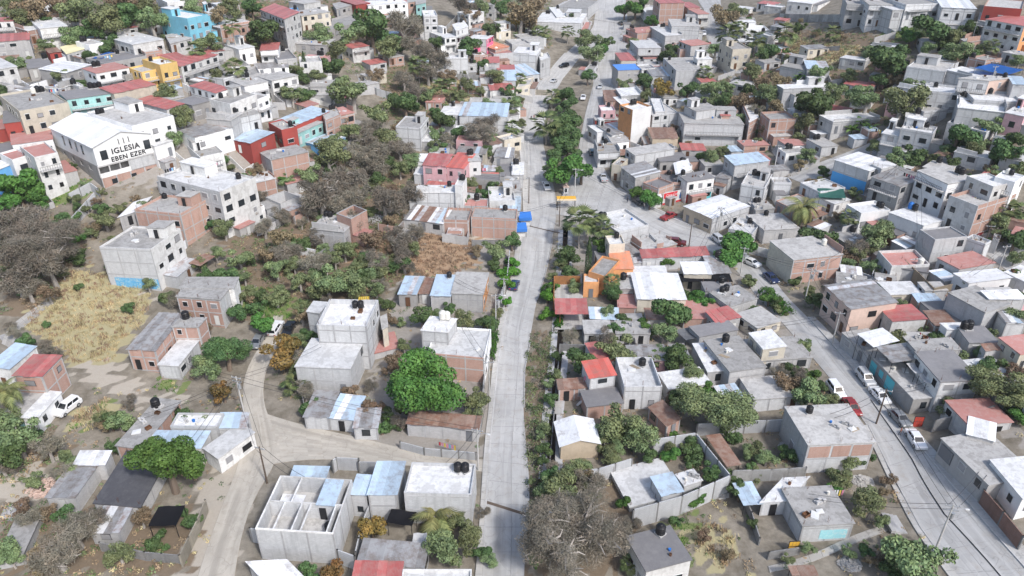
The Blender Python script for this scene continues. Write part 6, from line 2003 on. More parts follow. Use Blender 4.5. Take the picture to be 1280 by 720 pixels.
def wash_line(px, py, dx, dy, h, n):
    a, b = at(px, py, h), at(px + dx, py + dy, h); A, B = Vector(a), Vector(b); B.z = A.z
    o = empty('clothesline', (A.x, A.y, A.z - 1.7)); base = (A.x, A.y, A.z - 1.7); m = MB()
    m.tube([A, A.lerp(B, .5) - Vector((0, 0, .12)), B], .012, 3); m.build('line', M['metal_dark'], o, base)
    for e in (A, B): m = MB(); m.cyl((e.x, e.y), .03, A.z - 1.7, A.z + .05, 6); m.build('post', M['metal_grey'], o, base)
    for k in range(n):
        f0 = (k + .15) / n; f1 = (k + .8) / n; p, q = A.lerp(B, f0), A.lerp(B, f1); L = RNG.uniform(.5, 1.1)
        c = RNG.choice(['white', 'pink', 'red', 'navy', 'sky', 'black', 'yellow']); col = {'white': (.7, .7, .7), 'pink': (.65, .25, .35), 'red': (.5, .04, .05), 'navy': (.03, .04, .12), 'sky': (.2, .4, .6), 'black': (.02, .02, .02), 'yellow': (.7, .5, .1)}[c]
        mt = bpy.data.materials.get('cloth_' + c + '_wash') or plain('cloth_' + c + '_wash', col, .9)
        m = MB(); nr = Vector((B - A).normalized().yxz); w = .04
        m.prism([(p.x, p.y), (q.x, q.y), (q.x + .02, q.y + .03), (p.x + .02, p.y + .03)], A.z - .1 - L, A.z - .08); m.build('garment', mt, o, base)
    reg(o, 'line of washing hung out to dry', px, py, 'clothesline', 'lines of washing')
for a in [(1158,222,18,8,5.6,7),(205,212,14,-4,7.4,5),(548,552,22,5,1.8,7),(1130,215,14,6,5.8,5),(430,120,12,-3,6,4),(770,142,10,2,5,4),(1095,160,12,4,6.5,5),(262,205,16,-6,8,5),(130,70,10,-3,5,4),(60,112,12,-3,6,5),(860,150,12,2,6,5),(915,70,8,1,6,4),(1150,415,14,6,3.2,6),(880,322,16,2,3,5),(600,210,10,1,3,4),(1110,160,12,3,5,5),(450,395,16,2,8,5),(1040,612,16,0,3.4,5),(730,470,12,0,4,4),(240,520,16,-3,3,5),(300,125,12,-4,6,4),(1215,245,12,4,7,4)]: wash_line(*a)

def stairs(x0, y0, x1, y1, z0, z1, w, look, mt='conc', n=None):
    """outside stairs from pixel to pixel; every step a part"""
    a, b = at(x0, y0, z0), at(x1, y1, z1); A, B = Vector(a), Vector(b); o = empty('staircase', (A.x, A.y, th(A.x, A.y)))
    d = Vector((B.x - A.x, B.y - A.y)); n = n or max(4, int(abs(B.z - A.z) / .19)); t = d.normalized(); s = Vector((t.y, -t.x)) * w / 2
    for k in range(n):
        p, q = Vector(A[:2]) + d * k / n, Vector(A[:2]) + d * (k + 1) / n; z = A.z + (B.z - A.z) * (k + 1) / n
        m = MB(); m.prism(sorted_ccw([p + s, p - s, q - s, q + s]), z - .5, z); m.build('step', M[mt], o, tuple(o.location))
    reg(o, look, (x0 + x1) / 2, (y0 + y1) / 2, 'stairs', 'outside staircases')
stairs(1182,519,1204,500,0,2.6,1.2,'dark outside stairs up the side of a house')
stairs(722,505,733,496,0,2.2,1.0,'white outside stairs beside the small red roofed house', 'frame_white')
stairs(1127,656,1108,652,.1,.9,3.2,'short broad flight of pale steps down from the street')
stairs(7,416,22,432,.1,.1,2.6,'worn steps at the foot of the footpath', 'conc', 6)
stairs(1155,322,1170,316,1.2,3.0,1.0,'pale stairs beside a faded red roof', 'frame_white')

def gate(px, py, fx, fy, h, mt, look):
    a, b = at(px, py), at(fx, fy); A, B = Vector(a[:2]), Vector(b[:2]); u = (B - A).normalized(); L = (B - A).length; base = tuple(a); o = empty('metal_gate', base, math.atan2(u.y, u.x))
    n = max(3, int(L / .4))
    for k in range(n):
        m = MB(); m.box(L * k / n + .02, L * (k + 1) / n - .02, -.02, .02, .1, h - .1); m.build('panel', mt, o)
    m = MB(); m.box(0, L, -.035, -.021, h * .5, h * .5 + .08); m.box(-.04, 0, -.05, .05, 0, h); m.box(L, L + .04, -.05, .05, 0, h); m.box(0, L, -.04, .04, h - .095, h); m.build('gate_frame', M['metal_dark'], o)
    reg(o, look, (px + fx) / 2, (py + fy) / 2, 'gate')
gate(1140,534,1152,533,2.2, plain('gate_red', (.45, .06, .04), .6), 'red sheet metal gate at the end of the turquoise house')
gate(984,690,997,689,2.0, plain('gate_amber', (.62, .36, .05), .6), 'amber sheet metal gate beside the low house')
def stone_heap(px, py, rpx, n, name, look, mt, s0=.12, s1=.3, hgt=.5):
    p = at(px, py); R = rpx * project(p)[2] / FOC; rng = np.random.default_rng(int(px * 7 + py)); m = MB()
    for i in range(n):
        a, r = rng.uniform(0, 6.28), R * math.sqrt(rng.uniform(0, 1)); x, y = p[0] + r * math.cos(a), p[1] + r * math.sin(a) * .8; z = th(x, y) + hgt * R * max(0, 1 - r / R) * rng.uniform(.3, 1)
        s = rng.uniform(s0, s1); k = rng.normal(0, 1, (8, 3)) * .18 * s; c = [(-1,-1,-1),(1,-1,-1),(1,1,-1),(-1,1,-1),(-1,-1,1),(1,-1,1),(1,1,1),(-1,1,1)]
        v = [(x + c[j][0] * s * .6 + k[j][0], y + c[j][1] * s * .6 + k[j][1], z + c[j][2] * s * .45 + k[j][2]) for j in range(8)]
        for f in ((0,3,2,1),(4,5,6,7),(0,1,5,4),(1,2,6,5),(2,3,7,6),(3,0,4,7)): m.face([v[j] for j in f])
    o = m.build(name, mt); tag(o, look, None, None, 'stuff')
stone_heap(1078,602,13,420,'rubble','heap of pale broken stones beside the street',weathered('stone_pale', (.52, .50, .47), amount=.3))
stone_heap(1062,706,14,300,'rubble','pale stones on the slope above the bottom edge',bpy.data.materials['stone_pale'])
stone_heap(900,618,10,220,'rubble','rubble at the foot of the pale compound wall',bpy.data.materials['stone_pale'])
stone_heap(20,640,16,300,'rubble','broken concrete lying at the yard edge',M['conc'])
stone_heap(55,610,20,260,'rubble','reddish rubble bank behind the tin roofs',WALLC['pb'][0])
stone_heap(985,560,12,200,'rubble','scattered rubble in the walled lot',M['conc'])
stone_heap(470,275,14,240,'rubble','rubble on the dry slope',M['conc'])
stone_heap(710,408,11,900,'gravel','round heap of fine grey gravel behind the orange house',M['conc'],.06,.12,.45)
# ------------------------------------------------------------------ build it all
_n = 0
for pts, f in tile_lines(HOUSES):
    _n += 1
    fl = float(f[0]); noun = 'house' if fl >= 1.25 or (f[2] not in ('t', 'ta', 'tm', 'tb', 'tw')) and fl >= 1 else 'shed'
    house(*pts, fl, f[1], f[2], ' '.join(f[3:]), noun, _n)
def hedge(x0, y0, x1, y1, w, h, look):
    a, b = at(x0, y0), at(x1, y1); A, B = Vector(a), Vector(b); L = (B - A).length; rng = np.random.default_rng(int(x0)); n = int(260 * L)
    t = np.array((B - A) / L); s = np.array([t[1], -t[0], 0]); s /= np.linalg.norm(s)
    u = rng.uniform(0, L, n); ang = rng.uniform(0, np.pi, n); bump = 1 + .18 * np.sin(u * 2.1 + x0) + .1 * np.sin(u * 5)
    d = np.cos(ang)[:, None] * s + np.sin(ang)[:, None] * np.array([0, 0, 1.])
    P = np.array(A) + u[:, None] * t + (np.cos(ang) * w * bump * rng.uniform(.8, 1.05, n))[:, None] * s + np.stack([0 * u, 0 * u, np.sin(ang) ** .6 * h * bump * rng.uniform(.7, 1.05, n)], 1)
    V, F = leaf_cards(P, d, .26, rng, 1.5); o = empty('hedge', tuple(A))
    put(bpy.data.objects.new('foliage', np_mesh('foliage', V - np.array(A), F, [G['H']], np.repeat(rng.uniform(0, 1, n), 4))), o)
    m = MB()
    for k in range(int(L / .8) + 1): p = A + (B - A) * min(1, k * .8 / L) - A; m.tube([(p.x, p.y, p.z - .2), (p.x, p.y, p.z + h * .7)], [.06, .03], 5)
    m.build('stem', M['bark'], o); q = project((A + B) / 2); reg(o, look, q[0], q[1], 'hedge', 'hedges')
hedge(953, 366, 986, 397, 1.5, 1.9, 'long bright green hedge lining the wide street'); hedge(932, 352, 941, 357, 1.2, 1.6, 'rounded bright green hedge by the street corner'); hedge(684, 362, 683, 376, 1.2, 1.6, 'boxy clipped hedge on the main street edge')
hedge(618, 418, 612, 452, .9, 1.2, 'ragged dark hedge on the verge of the main street'); hedge(700, 398, 697, 412, .8, 1.0, 'low hedge over the canal by the gravel heap'); hedge(1172, 466, 1190, 474, 1.6, 1.5, 'trimmed green shrub row behind the dark roofed house')
hedge(660, 100, 664, 85, 1.2, 1.5, 'green hedge on the planted median')
RP_G = [ground_poly([(min(max(x, -40), 1330), y) for x, y in p]) for p in ROADPX]
annexes()
for pts, f in tile_lines(CANOPIES): canopy(*pts, float(f[0]), f[1], ' '.join(f[2:]))

WALLS = [
 ([(790,573),(748,586),(730,588)][::-1],2.6,'lb',None,None), ([(818,549),(870,541)],3.2,'lb','tall pale block wall behind the compound',None), ([(870,541),(913,594)],3.0,'lb',None,None), ([(913,594),(853,620),(792,637)],3.6,'lb','long pale panelled wall facing the dry bank','pale panelled wall'),
 ([(872,530),(905,528),(985,524)],2.4,'lb',None,None), ([(917,588),(965,587),(1008,584)],2.2,'wh',None,None),
 ([(224,694),(246,650),(256,625)],2.2,'cr','cream wall curving along the dusty side street','cream wall'), ([(124,678),(180,690),(224,694)],1.6,'gb',None,None),
 ([(610,428),(606,455),(603,500),(600,530)],2.0,'wh','white wall along the main street verge','white verge wall'),
 ([(622,378),(634,345),(637,312)],2.2,'lb',None,None),
 ([(85,242),(112,228),(122,235)],2.2,'lb',None,None), ([(86,275),(118,240)],2.4,'lb','pale retaining wall below the church lawn',None),
 ([(415,576),(420,572),(448,573)],2.4,'lb',None,None), ([(448,577),(480,578),(478,594)],2.2,'lb',None,None), ([(464,625),(452,655),(444,690)],2.2,'lb',None,None),
 ([(312,660),(380,672),(443,695)],2.6,'lb','long low block wall below the roofless house',None),
 ([(435,600),(465,624)],2.2,'lb',None,None),
 ([(700,375),(700,400)],1.4,'or',None,None), ([(693,345),(725,345)],2.4,'or','orange garden wall behind the terrace',None), ([(693,345),(692,378)],2.2,'or',None,None),
 ([(789,398),(795,430),(833,432)],1.8,'gb',None,None), ([(700,430),(790,432)],1.6,'gb',None,None), ([(787,420),(787,446)],1.8,'gb',None,None),
 ([(975,17),(1012,18),(1055,18)],2.8,'wh','long white panelled wall below the upper houses','white panelled wall'), ([(1055,24),(1083,25)],2.2,'lb',None,None),
 ([(1208,73),(1257,80)],2.2,'wh',None,None), ([(1130,60),(1145,35)],2.0,'gb',None,None),
 ([(1018,60),(1050,57)],1.8,'gb',None,None), ([(1050,72),(1088,70)],2.0,'gb','mossy stone retaining wall under the big tree',None),
 ([(572,92),(612,95)],2.4,'gb',None,None), ([(455,98),(470,110),(495,118)],2.4,'lb','stepped pale block wall on the slope',None), ([(372,45),(412,25)],2.6,'tn','long tan wall along the lane',None), ([(640,110),(690,113)],2,'cr',None,None),
 ([(590,300),(640,300)],1.8,'gb',None,None), ([(370,330),(395,318),(430,295),(448,285)],2.4,'gb','broken block wall of an unfinished house',None), ([(345,276),(380,255)],2.0,'gb',None,None), ([(342,226),(372,232)],1.8,'gb',None,None),
 ([(1132,325),(1168,360),(1190,355)],3.2,'tn','tan and grey yard wall','tan yard wall'), ([(1132,325),(1156,322)],3.0,'lb',None,None),
 ([(1110,418),(1170,416)],1.6,'cr',None,None), ([(1263,440),(1280,452)],2,'lb',None,None),
 ([(1062,335),(1090,345),(1095,330)],2,'lb',None,None), ([(1170,525),(1210,516),(1243,507)],2.4,'gb','rough stone wall topped with torn sheeting',None),
 ([(1230,612),(1255,640),(1280,670)],2.6,'rb','unfinished brick wall along the wide street',None),
 ([(1024,612),(1050,640),(1062,660)],1.4,'gb',None,None), ([(962,690),(1000,684)],1.4,'gb',None,None), ([(923,600),(940,640),(950,672)],1.4,'gb',None,None),
 ([(777,302),(812,292),(820,300)],3.2,'lb','tall pale wall of the corner plot',None), ([(780,310),(778,283)],2.4,'lb',None,None),
 ([(1255,368),(1280,378)],2,'lb',None,None), ([(900,118),(950,150),(965,185)],1.2,'gb',None,None), ([(860,165),(905,140)],1.5,'gb',None,None),
 ([(665,690),(690,600)][::-1],.9,'gb',None,None), ([(700,430),(694,500),(686,590)],.8,'gb','low wall along the canal',None),
 ([(505,268),(550,272)],1.8,'gb',None,None), ([(545,45),(575,15)],2.2,'wh',None,None), ([(20,105),(90,95),(95,80)],2.0,'gb',None,None), ([(380,505),(375,480)],1.6,'gb',None,None),
 ([(500,552),(530,560),(595,566)],1.5,'lb','makeshift wall of sheets along the cross street',None)]
for w in WALLS: boundary(*w[:4], L=w[4])

def hedge(x0, y0, x1, y1, w, h, look):
    a, b = at(x0, y0), at(x1, y1); A, B = Vector(a), Vector(b); L = (B - A).length; rng = np.random.default_rng(int(x0)); n = int(260 * L)
    t = np.array((B - A) / L); s = np.array([t[1], -t[0], 0]); s /= np.linalg.norm(s)
    u = rng.uniform(0, L, n); ang = rng.uniform(0, np.pi, n); bump = 1 + .18 * np.sin(u * 2.1 + x0) + .1 * np.sin(u * 5)
    d = np.cos(ang)[:, None] * s + np.sin(ang)[:, None] * np.array([0, 0, 1.])
    P = np.array(A) + u[:, None] * t + (np.cos(ang) * w * bump * rng.uniform(.8, 1.05, n))[:, None] * s + np.stack([0 * u, 0 * u, np.sin(ang) ** .6 * h * bump * rng.uniform(.7, 1.05, n)], 1)
    V, F = leaf_cards(P, d, .26, rng, 1.5); o = empty('hedge', tuple(A))
    put(bpy.data.objects.new('foliage', np_mesh('foliage', V - np.array(A), F, [G['H']], np.repeat(rng.uniform(0, 1, n), 4))), o)
    m = MB()
    for k in range(int(L / .8) + 1): p = A + (B - A) * min(1, k * .8 / L) - A; m.tube([(p.x, p.y, p.z - .2), (p.x, p.y, p.z + h * .7)], [.06, .03], 5)
    m.build('stem', M['bark'], o); q = project((A + B) / 2); reg(o, look, q[0], q[1], 'hedge', 'hedges')
hedge(953, 366, 986, 397, 1.5, 1.9, 'long bright green hedge lining the wide street'); hedge(932, 352, 941, 357, 1.2, 1.6, 'rounded bright green hedge by the street corner'); hedge(684, 362, 683, 376, 1.2, 1.6, 'boxy clipped hedge on the main street edge')
hedge(618, 418, 612, 452, .9, 1.2, 'ragged dark hedge on the verge of the main street'); hedge(700, 398, 697, 412, .8, 1.0, 'low hedge over the canal by the gravel heap'); hedge(1172, 466, 1190, 474, 1.6, 1.5, 'trimmed green shrub row behind the dark roofed house')
hedge(660, 100, 664, 85, 1.2, 1.5, 'green hedge on the planted median')
RP_G = [ground_poly([(min(max(x, -40), 1330), y) for x, y in p]) for p in ROADPX]
annexes()
for pts, f in tile_lines(CANOPIES): canopy(*pts, float(f[0]), f[1], ' '.join(f[2:]))

WALLS = [
 ([(790,573),(748,586),(730,588)][::-1],2.6,'lb',None,None), ([(818,549),(870,541)],3.2,'lb','tall pale block wall behind the compound',None), ([(870,541),(913,594)],3.0,'lb',None,None), ([(913,594),(853,620),(792,637)],3.6,'lb','long pale panelled wall facing the dry bank','pale panelled wall'),
 ([(872,530),(905,528),(985,524)],2.4,'lb',None,None), ([(917,588),(965,587),(1008,584)],2.2,'wh',None,None),
 ([(224,694),(246,650),(256,625)],2.2,'cr','cream wall curving along the dusty side street','cream wall'), ([(124,678),(180,690),(224,694)],1.6,'gb',None,None),
 ([(610,428),(606,455),(603,500),(600,530)],2.0,'wh','white wall along the main street verge','white verge wall'),
 ([(622,378),(634,345),(637,312)],2.2,'lb',None,None),
 ([(85,242),(112,228),(122,235)],2.2,'lb',None,None), ([(86,275),(118,240)],2.4,'lb','pale retaining wall below the church lawn',None),
 ([(415,576),(420,572),(448,573)],2.4,'lb',None,None), ([(448,577),(480,578),(478,594)],2.2,'lb',None,None), ([(464,625),(452,655),(444,690)],2.2,'lb',None,None),
 ([(312,660),(380,672),(443,695)],2.6,'lb','long low block wall below the roofless house',None),
 ([(435,600),(465,624)],2.2,'lb',None,None),
 ([(700,375),(700,400)],1.4,'or',None,None), ([(693,345),(725,345)],2.4,'or','orange garden wall behind the terrace',None), ([(693,345),(692,378)],2.2,'or',None,None),
 ([(789,398),(795,430),(833,432)],1.8,'gb',None,None), ([(700,430),(790,432)],1.6,'gb',None,None), ([(787,420),(787,446)],1.8,'gb',None,None),
 ([(975,17),(1012,18),(1055,18)],2.8,'wh','long white panelled wall below the upper houses','white panelled wall'), ([(1055,24),(1083,25)],2.2,'lb',None,None),
 ([(1208,73),(1257,80)],2.2,'wh',None,None), ([(1130,60),(1145,35)],2.0,'gb',None,None),
 ([(1018,60),(1050,57)],1.8,'gb',None,None), ([(1050,72),(1088,70)],2.0,'gb','mossy stone retaining wall under the big tree',None),
 ([(572,92),(612,95)],2.4,'gb',None,None), ([(455,98),(470,110),(495,118)],2.4,'lb','stepped pale block wall on the slope',None), ([(372,45),(412,25)],2.6,'tn','long tan wall along the lane',None), ([(640,110),(690,113)],2,'cr',None,None),
 ([(590,300),(640,300)],1.8,'gb',None,None), ([(370,330),(395,318),(430,295),(448,285)],2.4,'gb','broken block wall of an unfinished house',None), ([(345,276),(380,255)],2.0,'gb',None,None), ([(342,226),(372,232)],1.8,'gb',None,None),
 ([(1132,325),(1168,360),(1190,355)],3.2,'tn','tan and grey yard wall','tan yard wall'), ([(1132,325),(1156,322)],3.0,'lb',None,None),
 ([(1110,418),(1170,416)],1.6,'cr',None,None), ([(1263,440),(1280,452)],2,'lb',None,None),
 ([(1062,335),(1090,345),(1095,330)],2,'lb',None,None), ([(1170,525),(1210,516),(1243,507)],2.4,'gb','rough stone wall topped with torn sheeting',None),
 ([(1230,612),(1255,640),(1280,670)],2.6,'rb','unfinished brick wall along the wide street',None),
 ([(1024,612),(1050,640),(1062,660)],1.4,'gb',None,None), ([(962,690),(1000,684)],1.4,'gb',None,None), ([(923,600),(940,640),(950,672)],1.4,'gb',None,None),
 ([(777,302),(812,292),(820,300)],3.2,'lb','tall pale wall of the corner plot',None), ([(780,310),(778,283)],2.4,'lb',None,None),
 ([(1255,368),(1280,378)],2,'lb',None,None), ([(900,118),(950,150),(965,185)],1.2,'gb',None,None), ([(860,165),(905,140)],1.5,'gb',None,None),
 ([(665,690),(690,600)][::-1],.9,'gb',None,None), ([(700,430),(694,500),(686,590)],.8,'gb','low wall along the canal',None),
 ([(505,268),(550,272)],1.8,'gb',None,None), ([(545,45),(575,15)],2.2,'wh',None,None), ([(20,105),(90,95),(95,80)],2.0,'gb',None,None), ([(380,505),(375,480)],1.6,'gb',None,None),
 ([(500,552),(530,560),(595,566)],1.5,'lb','makeshift wall of sheets along the cross street',None)]
for w in WALLS: boundary(*w[:4], L=w[4])

BIGT = [('F',525,474,55,'big dense bright green ficus filling a yard',11,'big green ficus'),('F',210,582,43,'big dense green tree by the dusty street',12,'big green yard tree'),('X',716,664,70,'huge bare grey tree beside the main street',13,'huge bare tree'),
        ('X',45,300,44,'big bare grey tree on the bank',14,'big bare bank tree'),('O',893,500,42,'wide olive green tree spreading in a yard',15,'wide olive tree'),('O',1256,478,36,'wide olive tree behind the stepped houses',16,'olive tree up the bank'),('D',281,436,31,'dark round tree beside the brick house',16,'dark round tree')]
for c, x, y, r, look, v, lm in BIGT: tree(c, x, y, r, look, v, lm)
TREES = '''
B 40 15 18;O 95 10 20;O 30 22 14;O 125 28 18;D 115 36 14;D 160 20 15;O 190 25 16;B 150 8 18;O 90 42 13;D 135 52 11;O 262 52 13;O 285 12 14;O 58 57 8;D 108 70 8;O 22 80 9;V 222 98 8;O 208 115 11;D 4 120 11;O 228 145 13;O 217 172 10;D 315 10 10;B 75 8 14;O 10 5 12;O 235 12 12;B 265 22 14;O 180 8 14;D 60 30 8;O 255 75 8;O 75 95 9;D 100 105 6;O 300 105 7;O 270 92 8
D 330 40 15;O 347 34 9;A 352 38 6;O 398 40 14;D 465 35 22;O 440 42 16;X 505 32 20;D 490 46 15;D 525 26 10;O 480 58 15;X 522 60 16;O 500 52 12;D 545 52 8;O 420 60 13;D 412 83 13;O 370 85 9;O 440 112 20;O 365 120 10;D 382 119 10;X 545 76 15;D 507 130 13;D 492 126 9;O 470 140 16;D 550 146 15;O 545 165 10;O 480 175 13;X 505 100 12;X 600 168 14;D 585 60 11;D 600 80 7;O 620 95 9;D 615 35 9;D 635 115 9;O 440 165 11;B 430 150 11;O 585 105 9;X 535 90 12;B 560 95 9;O 570 120 8;B 590 20 10;O 605 10 12;D 625 8 10;X 575 5 14;O 640 130 8;B 470 95 9;X 520 115 11;O 535 118 9;X 460 160 12;O 520 160 9;B 500 160 9;D 575 165 9;X 560 175 9;O 400 95 8;D 380 95 8;O 345 110 8;O 330 130 7;D 356 85 8;O 610 130 7;X 610 155 10
B 650 16 18;B 666 6 16;A 655 22 12;O 735 48 13;D 757 54 8;O 738 66 12;F 795 6 12;F 781 11 9;D 831 68 12;D 842 62 7;D 703 117 12;D 707 130 11;D 704 146 12;D 700 166 13;D 712 158 13;D 709 182 15;D 697 190 11;F 708 212 19;O 690 212 10;F 727 212 14;D 718 172 10;B 905 20 14;O 920 14 10;D 955 70 9;D 860 110 11;O 892 112 13;D 905 126 11;O 886 128 8;A 830 110 12;D 806 100 9;O 780 106 8;F 815 25 7;B 925 128 12;D 935 115 9;B 950 105 12;O 945 90 10;A 645 25 9;B 660 30 9;D 715 22 8;O 790 55 7;D 735 95 8;F 752 60 7;B 940 125 9;O 895 60 8;B 880 75 8;O 912 108 8;D 870 128 7;O 930 60 7;X 945 140 10;B 960 160 9;O 925 150 8
D 1000 35 7;D 965 66 8;D 1110 75 22;O 1090 65 9;F 1140 46 9;O 1150 40 7;D 1170 34 18;F 1134 41 7;O 1195 45 11;D 1215 38 11;O 1195 62 13;F 1180 20 7;O 988 76 8;O 1025 92 12;D 1016 128 21;O 1045 115 13;O 1085 121 17;O 1128 130 23;D 1200 166 19;O 1236 155 13;D 1265 170 13;D 1270 150 10;O 965 116 14;B 970 132 9;O 1275 75 8;O 1005 150 12;O 1060 95 9;D 1100 100 9;O 1145 110 10;B 1120 100 8;O 1160 60 8;D 1215 70 7;B 975 100 9;O 1035 150 8;D 985 120 8;O 1225 62 8;D 1180 50 9;O 1220 185 9;D 1245 195 9
F 20 230 20;F 40 241 13;F 8 251 12;X 20 282 26;X 62 332 22;X 75 285 16;F 96 298 8;O 130 272 12;O 280 286 11;D 286 345 12;O 300 322 13;X 20 345 22;D 80 275 10;B 60 365 12;O 250 330 7;X 35 360 14;D 100 320 8;O 8 300 12;B 118 285 8;O 150 258 7;F 52 255 7;D 262 280 7;X 85 310 12;O 270 318 8
O 410 196 17;X 400 240 25;X 440 220 20;X 470 200 19;O 500 210 10;X 480 250 22;X 430 256 17;B 490 240 9;X 520 240 16;O 515 200 11;D 545 216 8;D 470 225 9;X 505 325 14;D 495 332 10;X 500 302 13;O 430 310 13;O 435 350 18;X 395 330 14;B 402 325 8;O 620 310 13;D 640 302 9;O 400 362 14;X 450 245 15;O 385 215 14;X 440 190 15;O 425 180 12;X 500 185 12;D 485 205 8;B 350 300 13;X 360 320 14;B 335 320 11;X 330 285 10;O 345 335 12;D 355 305 8;B 465 300 11;X 470 330 12;O 460 340 10;X 520 290 10;B 490 275 10;X 440 275 13;B 410 285 9;O 375 350 12;X 395 300 10;O 590 228 7;D 615 232 7;O 360 225 8;F 350 222 6;O 540 190 7;X 455 175 12;B 415 230 12;X 350 270 9;B 320 265 8;O 520 310 8;D 620 328 8;X 490 290 9
D 710 320 11;F 752 305 11;F 795 240 8;F 813 249 10;F 832 325 9;F 930 298 20;F 905 317 14;S 938 354 8;S 720 356 8;D 712 340 8;O 700 330 6;D 775 200 7;O 770 210 6;O 890 200 9;D 875 195 7;S 742 345 6;O 805 120 8;O 690 345 5;D 690 360 6;D 765 365 9
D 1030 300 18;O 1090 291 18;X 1070 312 12;O 1075 316 12;D 1270 300 13;O 1250 276 10;D 1140 194 13;O 1120 200 14;O 1220 190 10;D 1265 190 18;O 1270 212 9;D 1210 176 9;S 995 352 8;O 1090 332 9;F 1276 345 8;O 1010 310 8;B 1060 325 9;D 1030 215 6;O 1010 195 9;B 1000 205 7;D 1190 200 8;O 1245 215 9;X 1262 235 9;O 1090 185 8;D 1235 300 7;O 1270 320 9;O 1180 185 7;O 1015 325 7
O 255 456 13;M 278 488 13;O 265 466 9;O 20 546 24;D 15 570 18;O 312 366 9;D 300 390 10;O 345 370 11;X 60 560 16;O 85 570 9;D 155 525 9;X 80 590 12;O 40 600 10;B 130 530 8;D 160 385 6;O 185 355 8;D 205 372 6;O 290 375 8;O 140 330 6;S 60 405 5;S 95 360 5;D 5 345 8;O 305 345 9
F 327 405 13;M 355 441 18;O 375 425 9;D 388 416 8;O 410 352 20;D 430 352 10;O 580 398 13;D 610 400 9;O 600 500 13;D 485 520 9;D 530 396 13;O 548 396 9;O 445 365 9;O 590 520 9;D 560 385 8;O 470 360 9;X 475 355 8;O 620 390 7;D 325 370 8;D 455 345 8;S 500 405 6;D 615 410 6
O 770 435 19;X 755 425 14;D 735 450 16;D 840 386 20;F 805 406 11;O 830 416 11;D 848 446 16;O 775 530 22;O 800 545 18;D 780 402 9;O 757 390 9;D 765 370 8;O 870 470 12;X 715 420 8;O 815 450 8;B 840 500 8;O 785 455 8;O 752 545 12;B 735 530 7;F 812 415 7;D 940 390 6;O 760 560 12;X 690 590 9
S 968 380 9;S 975 388 7;F 962 372 9;O 1010 492 18;B 985 482 15;D 1240 456 13;O 1270 396 12;X 1000 470 11;D 1030 485 7;B 960 495 8;O 1225 440 8;F 1275 520 9;D 1020 375 9;O 1012 365 6;X 975 465 9;O 1040 500 8;B 1200 520 7
D 235 650 11;X 70 690 24;X 95 665 20;X 120 650 15;O 15 700 10;D 195 680 7;O 15 520 14;X 35 650 13;B 60 640 10;O 160 620 5;S 205 685 5;B 50 710 9
M 465 660 14;O 560 682 20;O 592 676 15;M 415 716 12;D 387 716 11;O 575 650 12;X 605 640 7;D 600 690 9;O 612 700 8
O 702 612 18;D 690 592 11;O 686 612 12;D 681 560 8;O 684 535 7;D 688 500 7;O 694 470 7;D 697 445 6;O 676 545 6;D 678 575 7;O 686 480 6;X 735 605 16;F 779 628 7;D 870 560 11;D 886 590 11;O 768 560 9;O 856 560 7;O 670 700 9;D 668 640 9;O 680 620 9;B 760 680 14;O 830 660 9;D 845 650 8;X 790 655 10;O 665 600 5;B 735 600 11;X 690 640 16;O 740 615 10;B 880 670 8;O 860 700 7;B 910 695 7;D 690 470 5
O 1050 596 13;D 1080 570 10;O 1090 632 17;O 1150 702 34;D 985 566 9;F 1042 612 7;O 935 565 8;B 1110 600 8;O 1060 575 10;D 1040 590 7;B 1105 615 7;O 1010 685 7;D 1085 690 9;B 1110 695 10;O 1120 680 9;D 1120 710 12;O 1060 690 8;D 940 655 6;B 1090 700 8;O 985 700 6;O 1100 650 7
'''
for ln in TREES.strip().splitlines():
    for e in ln.split(';'):
        c, x, y, r = e.split(); tree(c, float(x), float(y), float(r))
for x, y, r in [(637,339,9),(634,352,9),(632,377,8),(684,370,9),(683,390,7),(640,325,7),(692,358,6)]: tree('H', x, y, r)
for a in [('P',725,277,17,7,22),('P',752,285,12,6),('P',735,272,11,5),('P',290,33,9,9),('P',246,62,9,6),('P',293,86,11,5,18),('P',523,82,11,6),('P',552,108,9,6),('P',562,108,9,6),('P',680,42,8,4),('P',710,40,7,5),('P',672,40,7,4),('P',683,158,16,6,20),('P',910,44,12,6),('P',945,50,11,6),('P',922,36,9,7),('P',881,92,8,4),('P',982,42,12,6),('P',1042,42,9,3),('P',1240,58,8,4),('C',1005,258,18,6),('P',1255,262,13,3),('P',1062,272,9,4),('C',8,487,18,6),('C',543,646,24,2.2,15),('P',372,482,15,1.2,20),('P',765,352,9,4),('P',650,100,7,3),('P',636,135,10,4),('P',640,160,9,4),('P',788,705,10,1.5),('P',1275,265,10,3),('P',690,122,9,4)]: palm(*a)
for a in [(1075,155,15),(1065,162,12),(1088,160,12),(1005,95,12),(998,98,9),(712,200,6),(1170,165,6),(670,700,7),(1190,215,7),(812,100,8),(485,522,9),(680,605,6)]: banana(*a)
cypress(383, 100, 3.5, 9); cypress(734, 352, 4, 11); cypress(546, 232, 6, 5)

